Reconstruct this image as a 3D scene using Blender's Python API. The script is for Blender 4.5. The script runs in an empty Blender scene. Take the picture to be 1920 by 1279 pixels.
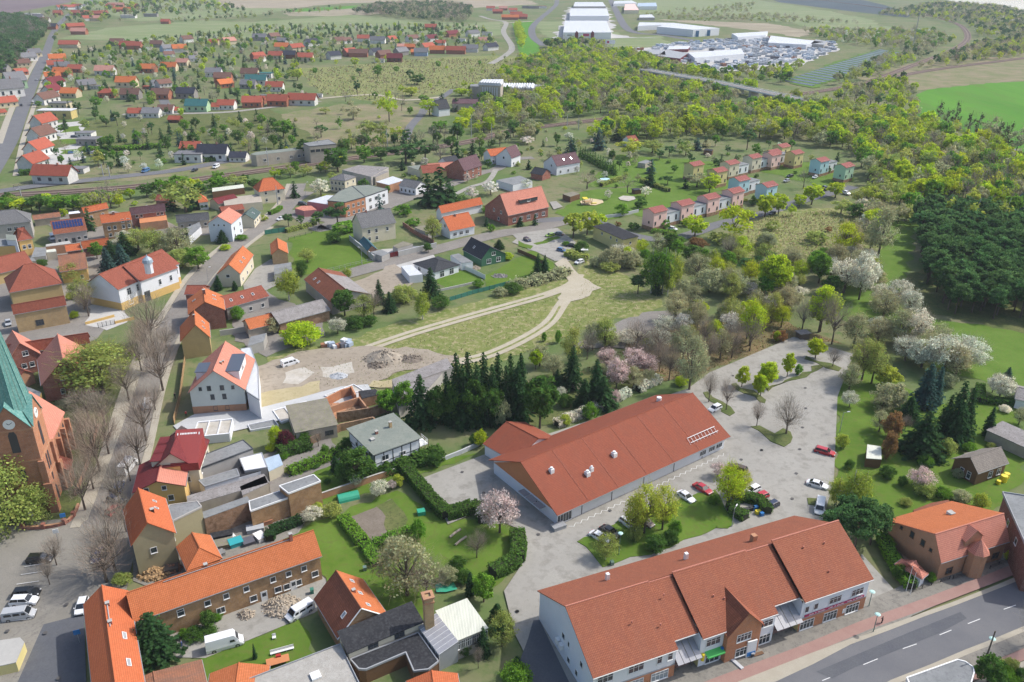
import bpy, math, random
import numpy as np
from mathutils import Vector, Matrix
SC = bpy.context.scene
COL = SC.collection
rng = random.Random(7)
nrg = np.random.default_rng(7)
# ---------------------------------------------------------------- camera
FPX, PITCH, CAMZ, ROLL = 1530.0, math.radians(25.2), 104.0, math.radians(0.6)
cF = Vector((0, math.cos(PITCH), -math.sin(PITCH)))
cR0 = Vector((1, 0, 0)); cU0 = cR0.cross(cF)
cR = cR0*math.cos(ROLL)+cU0*math.sin(ROLL)
cU = cU0*math.cos(ROLL)-cR0*math.sin(ROLL)
cam = bpy.data.cameras.new('camera'); camo = bpy.data.objects.new('camera', cam); COL.objects.link(camo)
camo.matrix_world = Matrix(((cR.x, cU.x, -cF.x, 0), (cR.y, cU.y, -cF.y, 0), (cR.z, cU.z, -cF.z, CAMZ), (0, 0, 0, 1)))
cam.sensor_width = 36.0; cam.lens = FPX/1920*36; cam.clip_start = 1; cam.clip_end = 20000
SC.camera = camo
# ---------------------------------------------------------------- sky, sun, exposure
SUN_EL, SUN_AZ = math.radians(47), math.radians(70)     # azimuth clockwise from +Y
world = bpy.data.worlds.new('World'); SC.world = world; world.use_nodes = True
wn = world.node_tree.nodes; wl = world.node_tree.links
wn.clear()
wo = wn.new('ShaderNodeOutputWorld'); wb = wn.new('ShaderNodeBackground'); ws = wn.new('ShaderNodeTexSky')
ws.sky_type = 'NISHITA'; ws.sun_disc = False; ws.sun_elevation = SUN_EL; ws.sun_rotation = SUN_AZ
ws.air_density = 1.0; ws.dust_density = 2.5; ws.ozone_density = 1.0
wb.inputs['Strength'].default_value = 0.15
wl.new(ws.outputs[0], wb.inputs[0]); wl.new(wb.outputs[0], wo.inputs[0])
sl = bpy.data.lights.new('sun', 'SUN'); sl.energy = 2.8; sl.angle = math.radians(0.7); sl.color = (1, .96, .9)
slo = bpy.data.objects.new('sun', sl); COL.objects.link(slo)
sd = Vector((math.sin(SUN_AZ)*math.cos(SUN_EL), math.cos(SUN_AZ)*math.cos(SUN_EL), math.sin(SUN_EL)))
slo.rotation_euler = sd.to_track_quat('Z', 'Y').to_euler(); slo.location = (0, 0, 300)
SC.view_settings.view_transform = 'Standard'; SC.view_settings.look = 'None'
SC.view_settings.exposure = 0.5; SC.view_settings.gamma = 1; SC.view_settings.use_curve_mapping = False
SC.cycles.max_bounces = 5; SC.cycles.diffuse_bounces = 2; SC.cycles.glossy_bounces = 2
SC.cycles.transmission_bounces = 2; SC.cycles.volume_bounces = 0; SC.cycles.transparent_max_bounces = 6
SC.cycles.use_adaptive_sampling = True; SC.cycles.adaptive_threshold = 0.02
SC.cycles.use_denoising = True
# ---------------------------------------------------------------- survey: photo point -> ground / roof point
OX = [0, 480, 960, 1420]; OY = [0, 320, 640, 946]
def px(t, x, y):
 if t == 'F': return x, y
 return OX[int(t[1])]+x/3.84, OY[int(t[0])]+y/3.84
def ray(t, x, y):
 u, v = px(t, x, y)
 return cF*FPX+cR*(u-960)-cU*(v-639.5)
def at(t, x, y, z=0.0):
 d = ray(t, x, y); k = (z-CAMZ)/d.z
 return Vector((d.x*k, d.y*k, z))
def pts(t, s, z=0.0):
 return [at(t, *map(float, q.split(',')), z) for q in s.split()]
def xy(s): return [tuple(map(float, q.split(','))) for q in s.split()]
def height(t, bx, by, tx, ty):
 """height of the point seen at t over the ground point seen at b"""
 b = at(t, bx, by); u, v = px(t, tx, ty); best = (1e9, 0)
 for i in range(0, 700):
  p = Vector((b.x, b.y, i*.1-CAMZ)); w = 639.5-FPX*p.dot(cU)/p.dot(cF)
  best = min(best, (abs(w-v), i*.1))
 return best[1]
def depth(p): return (Vector((p[0], p[1], 0))-Vector((0, 0, CAMZ))).dot(cF)
def ppm(p): return FPX/depth(p)      # photo pixels per metre at p
# ---------------------------------------------------------------- materials
MATS = {}
def newmat(name):
 m = bpy.data.materials.new(name); m.use_nodes = True
 nt = m.node_tree; b = nt.nodes['Principled BSDF']
 return m, nt, b
def N(nt, ty, **kw):
 n = nt.nodes.new(ty)
 for k, v in kw.items():
  if k in n.inputs: n.inputs[k].default_value = v
  else: setattr(n, k, v)
 return n
def mixc(nt, fac, a, b, mode='MIX'):
 n = nt.nodes.new('ShaderNodeMix'); n.data_type = 'RGBA'; n.blend_type = mode
 for sock, v in ((n.inputs[0], fac), (n.inputs[6], a), (n.inputs[7], b)):
  if hasattr(v, 'links'): nt.links.new(v, sock)
  elif isinstance(v, (int, float)): sock.default_value = v
  else: sock.default_value = (*v[:3], 1)
 return n.outputs[2]
def ramp(nt, src, stops):
 n = nt.nodes.new('ShaderNodeValToRGB'); e = n.color_ramp.elements
 while len(e) < len(stops): e.new(.5)
 for i, (p, c) in enumerate(stops):
  e[i].position = p; e[i].color = (*c[:3], 1) if not isinstance(c, (int, float)) else (c, c, c, 1)
 nt.links.new(src, n.inputs[0]); return n.outputs[0]
def coord(nt, kind='pos', scale=(1, 1, 1)):
 if kind == 'pos': s = nt.nodes.new('ShaderNodeNewGeometry').outputs['Position']
 elif kind == 'uv': s = nt.nodes.new('ShaderNodeUVMap').outputs[0]
 else: s = nt.nodes.new('ShaderNodeTexCoord').outputs['Object']
 if scale != (1, 1, 1):
  m = nt.nodes.new('ShaderNodeMapping'); m.inputs['Scale'].default_value = scale
  nt.links.new(s, m.inputs[0]); s = m.outputs[0]
 return s
def noise(nt, vec, scale, detail=4, rough=.6):
 n = N(nt, 'ShaderNodeTexNoise', Scale=scale, Detail=detail, Roughness=rough)
 nt.links.new(vec, n.inputs['Vector']); return n.outputs['Fac']
def bump(nt, b, h, strength, dist=.05):
 n = N(nt, 'ShaderNodeBump', Strength=strength, Distance=dist)
 nt.links.new(h, n.inputs['Height']); nt.links.new(n.outputs[0], b.inputs['Normal'])
def ground(name, c1, c2, c3=None, s=.15, s2=1.5, rough=.95, bs=.3, stretch=(1, 1, 1), k=(.35, .65)):
 """mottled natural or paved surface, colours by world position"""
 if name in MATS: return MATS[name]
 m, nt, b = newmat(name); v = coord(nt, 'pos', stretch)
 n1 = noise(nt, v, s, 5, .65); n2 = noise(nt, v, s2, 5, .7)
 c = mixc(nt, ramp(nt, n1, [(k[0], 0), (k[1], 1)]), c1, c2)
 if c3: c = mixc(nt, ramp(nt, n2, [(.48, 0), (.66, 1)]), c, c3)
 c = mixc(nt, .55, c, ramp(nt, n2, [(.25, .55), (.75, 1.0)]), 'MULTIPLY')
 nt.links.new(c, b.inputs['Base Color']); b.inputs['Roughness'].default_value = rough
 b.inputs['Specular IOR Level'].default_value = .08
 bump(nt, b, n2, bs, .08)
 MATS[name] = m; return m
def plaster(name, col, dirt=.25, rough=.9):
 if name in MATS: return MATS[name]
 m, nt, b = newmat(name); v = coord(nt, 'pos')
 n1 = noise(nt, v, .5, 5, .7); n2 = noise(nt, coord(nt, 'pos', (1, 1, .25)), 1.8, 4, .7)
 c = mixc(nt, ramp(nt, n1, [(.35, 0), (.75, dirt)]), col, [q*.62 for q in col])
 c = mixc(nt, ramp(nt, n2, [(.5, 0), (.85, dirt)]), c, [q*.7 for q in col])
 nt.links.new(c, b.inputs['Base Color']); b.inputs['Roughness'].default_value = rough
 bump(nt, b, n2, .15, .02); MATS[name] = m; return m
def brickm(name, c1, c2, mortar=(.35, .32, .28), blot=.5):
 if name in MATS: return MATS[name]
 m, nt, b = newmat(name); v = coord(nt, 'uv')
 t = N(nt, 'ShaderNodeTexBrick', Scale=1.0); t.inputs['Brick Width'].default_value = .26; t.inputs['Row Height'].default_value = .085
 t.inputs['Mortar Size'].default_value = .008
 t.inputs['Color1'].default_value = (*c1, 1); t.inputs['Color2'].default_value = (*c2, 1); t.inputs['Mortar'].default_value = (*mortar, 1)
 nt.links.new(v, t.inputs['Vector'])
 n1 = noise(nt, coord(nt, 'pos'), .9, 5, .7); n2 = noise(nt, coord(nt, 'pos'), .25, 3, .6)
 c = mixc(nt, ramp(nt, n1, [(.4, 0), (.7, blot)]), t.outputs[0], [q*.45 for q in c1])
 c = mixc(nt, ramp(nt, n2, [(.45, 0), (.75, .4)]), c, [min(1, q*1.35) for q in c2])
 nt.links.new(c, b.inputs['Base Color']); b.inputs['Roughness'].default_value = .92; b.inputs['Specular IOR Level'].default_value = .1
 bump(nt, b, t.outputs[1], .4, -.01); MATS[name] = m; return m
def tilem(name, c1, c2, wear=.4, wcol=None, w=.28, h=.34, rough=.75, mort=.55):
 """roof tiles in courses: each tile its own tone, dark laps, weather streaks"""
 if name in MATS: return MATS[name]
 m, nt, b = newmat(name); v = coord(nt, 'uv')
 t = N(nt, 'ShaderNodeTexBrick', Scale=1.0); t.offset = 0.0
 t.inputs['Brick Width'].default_value = w; t.inputs['Row Height'].default_value = h; t.inputs['Mortar Size'].default_value = .035
 t.inputs['Mortar Smooth'].default_value = .6
 t.inputs['Color1'].default_value = (*c1, 1); t.inputs['Color2'].default_value = (*c2, 1)
 t.inputs['Mortar'].default_value = (*[q*mort for q in c1], 1)
 nt.links.new(v, t.inputs['Vector'])
 wcol = wcol or [q*.5 for q in c1]
 n1 = noise(nt, coord(nt, 'uv', (.5, .12, 1)), 1.3, 6, .7); n2 = noise(nt, v, .35, 4, .65)
 n3 = noise(nt, v, 3.2, 3, .6)
 c = mixc(nt, ramp(nt, n1, [(.42, 0), (.72, wear)]), t.outputs[0], wcol)
 c = mixc(nt, ramp(nt, n2, [(.4, 0), (.8, wear)]), c, [q*.72 for q in c1])
 c = mixc(nt, ramp(nt, n3, [(.5, 0), (.8, wear*.5)]), c, [min(1, q*1.15) for q in c2])
 nt.links.new(c, b.inputs['Base Color']); b.inputs['Roughness'].default_value = rough; b.inputs['Specular IOR Level'].default_value = .12
 bump(nt, b, t.outputs[1], .5, -.03); MATS[name] = m; return m
def plain(name, col, rough=.6, metal=0.0, spec=.5, n=.12):
 if name in MATS: return MATS[name]
 m, nt, b = newmat(name)
 c = mixc(nt, ramp(nt, noise(nt, coord(nt, 'pos'), 2.3, 4, .7), [(.3, 0), (.8, n*2.5)]), col, [q*.6 for q in col])
 nt.links.new(c, b.inputs['Base Color'])
 b.inputs['Roughness'].default_value = rough; b.inputs['Metallic'].default_value = metal
 b.inputs['Specular IOR Level'].default_value = spec; MATS[name] = m; return m
def sheetm(name, c1, c2, period=.9, rough=.6, wear=.4):
 """corrugated or seamed sheet: ribs run up the slope"""
 if name in MATS: return MATS[name]
 m, nt, b = newmat(name); v = coord(nt, 'uv')
 w = N(nt, 'ShaderNodeTexWave', Scale=math.pi*2/period/6.283*1.0, Distortion=0.0); w.bands_direction = 'X'
 nt.links.new(v, w.inputs[0])
 c = mixc(nt, ramp(nt, w.outputs[1], [(.0, 0), (.25, 1)]), c2, c1)
 c = mixc(nt, ramp(nt, noise(nt, coord(nt, 'uv', (1, .2, 1)), 1.0, 5, .7), [(.4, 0), (.75, wear)]), c, [q*.6 for q in c1])
 nt.links.new(c, b.inputs['Base Color']); b.inputs['Roughness'].default_value = rough
 bump(nt, b, w.outputs[1], .5, .05); MATS[name] = m; return m
def paintm():
 """car paint: the colour is the object's own"""
 m, nt, b = newmat('car_paint'); o = nt.nodes.new('ShaderNodeObjectInfo')
 nt.links.new(o.outputs['Color'], b.inputs['Base Color']); b.inputs['Roughness'].default_value = .28
 b.inputs['Coat Weight'].default_value = .5; MATS['car_paint'] = m; return m
def objplaster(name='coloured_plaster'):
 m, nt, b = newmat(name); o = nt.nodes.new('ShaderNodeObjectInfo')
 n1 = noise(nt, coord(nt, 'pos'), .6, 4, .7)
 c = mixc(nt, 1, o.outputs['Color'], ramp(nt, n1, [(.3, .75), (.7, 1)]), 'MULTIPLY')
 nt.links.new(c, b.inputs['Base Color']); b.inputs['Roughness'].default_value = .85; b.inputs['Specular IOR Level'].default_value = .1; MATS[name] = m; return m
def leafm(name='leaves', src='obj', trans=.5):
 """foliage: the tree's own colour, lighter and darker leaf clumps, some light through the leaves"""
 m = bpy.data.materials.new(name); m.use_nodes = True; nt = m.node_tree; nt.nodes.clear()
 out = nt.nodes.new('ShaderNodeOutputMaterial'); a = nt.nodes.new('ShaderNodeAttribute'); a.attribute_name = 'tint'
 if src == 'obj': c0 = nt.nodes.new('ShaderNodeObjectInfo').outputs['Color']
 else:
  q = nt.nodes.new('ShaderNodeAttribute'); q.attribute_name = 'hue'; c0 = q.outputs['Color']
 c = mixc(nt, 1, c0, a.outputs['Color'], 'MULTIPLY')
 d = nt.nodes.new('ShaderNodeBsdfDiffuse'); t = nt.nodes.new('ShaderNodeBsdfTranslucent'); mx = nt.nodes.new('ShaderNodeMixShader')
 mx.inputs[0].default_value = trans
 nt.links.new(c, d.inputs[0]); nt.links.new(c, t.inputs[0]); nt.links.new(d.outputs[0], mx.inputs[1]); nt.links.new(t.outputs[0], mx.inputs[2])
 nt.links.new(mx.outputs[0], out.inputs[0]); MATS[name] = m; return m
# ---------------------------------------------------------------- mesh building
class G:
 """collects faces, builds ONE mesh object; uv = metres along the horizontal and up the slope"""
 def __init__(s): s.v = []; s.f = []; s.m = []
 def face(s, ps, m=0):
  i = len(s.v); s.v += [tuple(p) for p in ps]; s.f.append(tuple(range(i, i+len(ps)))); s.m.append(m)
 def prism(s, base, top, m=0, cap=True, bottom=False):
  n = len(base)
  for i in range(n):
   j = (i+1) % n; s.face([base[i], base[j], top[j], top[i]], m)
  if cap: s.face(top, m)
  if bottom: s.face(base[::-1], m)
 def box(s, x0, x1, y0, y1, z0, z1, m=0, bottom=True):
  b = [(x0, y0, z0), (x1, y0, z0), (x1, y1, z0), (x0, y1, z0)]; t = [(p[0], p[1], z1) for p in b]
  s.prism(b, t, m, True, bottom)
 def fbox(s, W, x0, x1, y0, y1, z0, z1, m=0):
  """box in a frame W(u,v,z)"""
  c = [(x0, y0), (x1, y0), (x1, y1), (x0, y1)]
  s.prism([W(a, b, z0) for a, b in c], [W(a, b, z1) for a, b in c], m, True, True)
 def cyl(s, c, r, h, n=8, r2=None, m=0, ax=None):
  r2 = r if r2 is None else r2
  z = Vector(ax).normalized() if ax is not None else Vector((0, 0, 1))
  x = z.orthogonal().normalized(); y = z.cross(x); c = Vector(c)
  a = [c+(x*math.cos(2*math.pi*i/n)+y*math.sin(2*math.pi*i/n))*r for i in range(n)]
  b = [c+z*h+(x*math.cos(2*math.pi*i/n)+y*math.sin(2*math.pi*i/n))*r2 for i in range(n)]
  s.prism(a, b, m, True, True)
 def tube(s, p, q, r, n=6, m=0, r2=None):
  p = Vector(p); q = Vector(q); s.cyl(p, r, (q-p).length, n, r2, m, q-p)
 def mesh(s, name, mats):
  me = bpy.data.meshes.new(name); me.from_pydata(s.v, [], s.f)
  for m in (mats if isinstance(mats, (list, tuple)) else [mats]): me.materials.append(MATS[m] if isinstance(m, str) else m)
  if any(s.m): me.polygons.foreach_set('material_index', s.m)
  uv = me.uv_layers.new(name='UVMap'); buf = []
  for f in s.f:
   a = Vector(s.v[f[0]]); n = Vector((0, 0, 0))
   for i in range(1, len(f)-1): n += (Vector(s.v[f[i]])-a).cross(Vector(s.v[f[i+1]])-a)
   if n.length < 1e-12: n = Vector((0, 0, 1))
   n.normalize()
   u = Vector((0, 0, 1)).cross(n)
   u = Vector((1, 0, 0)) if u.length < .02 else u.normalized()
   w = n.cross(u)
   for k in f:
    p = Vector(s.v[k]); buf += [p.dot(u), p.dot(w)]
  uv.data.foreach_set('uv', buf); me.update(); return me
 def obj(s, name, mats, parent=None, loc=None):
  return link(name, s.mesh(name, mats), parent, loc)
def link(name, data, parent=None, loc=None, rz=None):
 o = bpy.data.objects.new(name, data); COL.objects.link(o)
 if parent is not None: o.parent = parent
 if loc is not None: o.location = loc
 if rz is not None: o.rotation_euler = (0, 0, rz)
 return o
def empty(name, loc, label=None, cat=None, group=None, rz=0):
 o = bpy.data.objects.new(name, None); o.empty_display_size = .5; COL.objects.link(o)
 o.location = loc; o.rotation_euler = (0, 0, rz); return tag(o, label, cat, group)
def tag(o, label=None, cat=None, group=None, kind=None):
 if label: o['label'] = label
 if cat: o['category'] = cat
 if group: o['group'] = group
 if kind: o['kind'] = kind
 return o
KIDS = {}
def copy_tree(o, parent=None, color=None):
 c = o.copy(); COL.objects.link(c)
 if parent is not None: c.parent = parent
 if color is not None: c.color = color
 for ch in KIDS.get(o, None) or list(o.children): copy_tree(ch, c, color)
 return c
LAY = [0.0]
OBST = []
NATURAL = set('lawn garden meadow dry_grass scrub leaf_litter field_pale field_tan sand_track dirt dirt_yellow dirt_pale soil lawn_bright asphalt_old yard_pale'.split())
def ragged(ps):
 """natural ground does not end on a ruled line"""
 out = []; n = len(ps)
 for i in range(n):
  a, b = Vector(ps[i]), Vector(ps[(i+1) % n]); L = (b-a).length; st = max(1.5, depth(a)*.012); k = max(1, min(24, int(L/st))); d = (b-a)/max(L, 1e-6); nn = Vector((-d.y, d.x, 0))
  out.append(a)
  for j in range(1, k): out.append(a.lerp(b, j/k)+nn*rng.uniform(-.42, .42)*st)
 return out
def sheet(name, ps, m, z=None, kind='structure', parent=None, kerb=0):
 """a flat surface laid a little above the ones before it"""
 if z is None: LAY[0] += .0025; z = LAY[0]
 if m in NATURAL: ps = ragged(ps)
 c = sum((Vector((p[0], p[1], 0)) for p in ps), Vector())/len(ps)
 g = G(); q = [(p[0]-c.x, p[1]-c.y, z+kerb) for p in ps]
 area = sum(q[i][0]*q[(i+1) % len(q)][1]-q[(i+1) % len(q)][0]*q[i][1] for i in range(len(q)))
 if area < 0: q = q[::-1]
 g.face(q)
 if kerb:
  for i in range(len(q)):
   a, b = q[i], q[(i+1) % len(q)]
   g.face([(a[0], a[1], 0), (b[0], b[1], 0), b, a], 0)
 o = g.obj(name, m, parent, (c.x, c.y, 0)); return tag(o, kind=kind)
def smooth(ps, n=6):
 """Catmull-Rom through world points"""
 if len(ps) < 3: return ps
 out = []; q = [ps[0]]+list(ps)+[ps[-1]]
 for i in range(1, len(q)-2):
  for k in range(n):
   t = k/n
   out.append(.5*((2*q[i])+(q[i+1]-q[i-1])*t+(2*q[i-1]-5*q[i]+4*q[i+1]-q[i+2])*t*t+(3*q[i]-q[i-1]-3*q[i+1]+q[i+2])*t**3))
 out.append(ps[-1]); return out
def offset(ps, d):
 out = []
 for i, p in enumerate(ps):
  a = ps[max(0, i-1)]; b = ps[min(len(ps)-1, i+1)]; t = (b-a); t.z = 0; t.normalize()
  out.append(Vector((p.x-t.y*d, p.y+t.x*d, p.z)))
 return out
def ribbon(name, ps, w, m, z=None, w2=None, off=0, kerb=0, kind='structure', sm=True):
 if z is None: LAY[0] += .0025; z = LAY[0]
 ps = smooth(ps) if sm else ps; n = len(ps); g = G()
 if name in ('street', 'track_bed', 'road', 'pavement', 'track'):
  for i in range(n-1):
   q = ps[i+1]-ps[i]; k = max(1, int(q.length/4)); OBST.extend((ps[i].x+q.x*j/k, ps[i].y+q.y*j/k, w/2+1.2+abs(off)*.5) for j in range(k)); OBST.extend((ps[i].x+q.x*j/k, ps[i].y+q.y*j/k-11, 7) for j in range(k) if name == 'track_bed')
 L = [offset(ps, off+((w if w2 is None else w+(w2-w)*i/(n-1))/2))[i] for i in range(n)]
 R = [offset(ps, off-((w if w2 is None else w+(w2-w)*i/(n-1))/2))[i] for i in range(n)]
 c = ps[n//2]
 P = lambda p, zz: (p.x-c.x, p.y-c.y, zz)
 for i in range(n-1):
  g.face([P(R[i], z+kerb), P(R[i+1], z+kerb), P(L[i+1], z+kerb), P(L[i], z+kerb)])
  if kerb:
   g.face([P(R[i], 0), P(R[i+1], 0), P(R[i+1], z+kerb), P(R[i], z+kerb)])
   g.face([P(L[i], 0), P(L[i+1], 0), P(L[i+1], z+kerb), P(L[i], z+kerb)])
 return tag(g.obj(name, m, None, (c.x, c.y, 0)), kind=kind)
def inside(p, poly):
 r = False; n = len(poly); j = n-1
 for i in range(n):
  a, b = poly[i], poly[j]
  if (a[1] > p[1]) != (b[1] > p[1]) and p[0] < (b[0]-a[0])*(p[1]-a[1])/(b[1]-a[1])+a[0]: r = not r
  j = i
 return r
def scatter(poly, spacing, r=rng, jitter=.9, keep=1.0, avoid=None):
 """points spread through a world polygon, about SPACING apart"""
 xs = [p[0] for p in poly]; ys = [p[1] for p in poly]; out = []
 y = min(ys); row = 0
 while y < max(ys):
  x = min(xs)+(row % 2)*spacing/2
  while x < max(xs):
   q = (x+(r.random()-.5)*spacing*jitter, y+(r.random()-.5)*spacing*jitter)
   if r.random() < keep and inside(q, poly) and not (avoid and avoid(q)): out.append(q)
   x += spacing
  y += spacing*.87; row += 1
 return out
# ---------------------------------------------------------------- plants
leafm('leaves'); leafm('far_leaves', 'attr'); leafm('twigs', 'obj', .05)
plain('bark', (.10, .075, .055), .95, n=.3); plain('birch_bark', (.55, .52, .48), .9, n=.5)
def quads(c, nrm, size, asp=1.0):
 """square-ish leaves at points c with normals nrm"""
 n = len(c); r = nrg.normal(size=(n, 3)); u = np.cross(nrm, r); u /= np.linalg.norm(u, axis=1)[:, None]+1e-9
 w = np.cross(nrm, u); w /= np.linalg.norm(w, axis=1)[:, None]+1e-9
 s = (size*nrg.uniform(.6, 1.35, n))[:, None]*.5
 u = u*s*asp; w = w*s
 return np.stack([c-u-w, c+u-w*.6, c+u+w, c-u*.6+w], 1).reshape(-1, 3)
def leafmesh(name, V, tint, mat, extra=None, tmat='bark', hue=None):
 """V: 4 verts per leaf; extra: G with woody parts, joined after"""
 nq = len(V)//4; ev = np.array(extra.v, dtype=float).reshape(-1, 3) if extra and extra.v else np.zeros((0, 3))
 me = bpy.data.meshes.new(name); nv = len(V)+len(ev)
 me.vertices.add(nv); me.vertices.foreach_set('co', np.concatenate([V, ev]).astype(np.float32).ravel())
 ef = extra.f if extra else []; el = [k+len(V) for f in ef for k in f]
 me.loops.add(nq*4+len(el)); me.loops.foreach_set('vertex_index', np.concatenate([np.arange(nq*4), np.array(el, dtype=int)]).astype(np.int32))
 st = list(range(0, nq*4, 4)); p = nq*4
 for f in ef: st.append(p); p += len(f)
 me.polygons.add(len(st)); me.polygons.foreach_set('loop_start', np.array(st, dtype=np.int32))
 me.materials.append(MATS[mat])
 if ef:
  me.materials.append(MATS[tmat]); me.polygons.foreach_set('material_index', np.array([0]*nq+[1]*len(ef), dtype=np.int32))
 me.update(calc_edges=True)
 at_ = me.color_attributes.new('tint', 'FLOAT_COLOR', 'POINT'); t = np.ones((nv, 4), dtype=np.float32)
 t[:len(V), :3] = np.repeat(tint, 4, axis=0); at_.data.foreach_set('color', t.ravel())
 if hue is not None:
  h_ = me.color_attributes.new('hue', 'FLOAT_COLOR', 'POINT'); t = np.ones((nv, 4), dtype=np.float32)*.1
  t[:len(V), :3] = np.repeat(hue, 4, axis=0); h_.data.foreach_set('color', t.ravel())
 return me
def unit(n, up=0.0):
 v = nrg.normal(size=(n, 3)); v /= np.linalg.norm(v, axis=1)[:, None]; v[:, 2] += up
 return v/np.linalg.norm(v, axis=1)[:, None]
def limb(g, a, b, r0, r1, bend=.12, seg=3):
 a = Vector(a); b = Vector(b); L = (b-a).length; p = a
 o = Vector((rng.uniform(-1, 1), rng.uniform(-1, 1), rng.uniform(-.6, .2)))*L*bend
 for i in range(1, seg+1):
  t = i/seg; q = a.lerp(b, t)+o*math.sin(math.pi*t); g.tube(p, q, r0+(r1-r0)*(i-1)/seg, 4 if r0 < .12 else 6, 0, r0+(r1-r0)*i/seg); p = q
def tint_for(n, base, var=.18):
 t = np.clip(nrg.normal(1, var, (n, 1)), .55, 1.5)*np.ones((1, 3))
 t[:, 0] *= nrg.uniform(.9, 1.12, n); return t*base
def crown_ell(h, w, lo, K, M, size, spread=.20, flat=1.0, droop=0, twig=0, top=1.0, shell=.55):
 """clumps of leaves through an uneven ellipsoid; returns leaf verts, tints, clump centres"""
 cz = h*(lo+1)/2; rz = h*(1-lo)/2; C = []
 while len(C) < K:
  d = unit(1)[0]; r = shell+(1-shell)*nrg.random()**.5
  p = d*r*np.array([w/2, w/2, rz])*.86
  if p[2] > 0: p[:2] *= (1-.35*(p[2]/rz)*top)
  p *= nrg.uniform(.82, 1.1)
  C.append(p+np.array([0, 0, cz]))
 C = np.array(C); V = []; T = []
 for c in C:
  m = max(2, int(M*nrg.uniform(.6, 1.35))); rr = spread*w*nrg.uniform(.7, 1.25)
  q = unit(m)*(nrg.random((m, 1))**.45)*rr*np.array([1, 1, .75*flat])
  out = c-np.array([0, 0, cz]); out /= np.linalg.norm(out)+1e-9
  nm = unit(m)+out*.6+np.array([0, 0, .35]); nm /= np.linalg.norm(nm, axis=1)[:, None]
  P = c+q
  if droop: P[:, 2] -= nrg.random(m)*droop
  V.append(quads(P, nm, size)); T.append(tint_for(m, nrg.uniform(.72, 1.22) if size < .45 else nrg.uniform(.86, 1.14), .18 if size < .45 else .12))
 return np.concatenate(V), np.concatenate(T), C
def twigs(C, n, length, width, cz, updraft=.5, spread=.9):
 """fine twigs as thin blades around limb ends"""
 V = []; T = []
 for c in C:
  out = c-np.array([0, 0, cz]); out /= np.linalg.norm(out)+1e-9
  d = unit(n)*.85+out*.75+np.array([0, 0, updraft]); d /= np.linalg.norm(d, axis=1)[:, None]
  s = c+nrg.normal(size=(n, 3))*length*spread*.45; L = (length*nrg.uniform(.5, 1.3, n))[:, None]
  u = np.cross(d, unit(n)); u /= np.linalg.norm(u, axis=1)[:, None]; u *= width/2
  V.append(np.stack([s-u, s+u, s+d*L+u*.4, s+d*L-u*.4], 1).reshape(-1, 3)); T.append(tint_for(n, 1.0, .15))
 return np.concatenate(V), np.concatenate(T)
PROTO = {}
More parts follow.
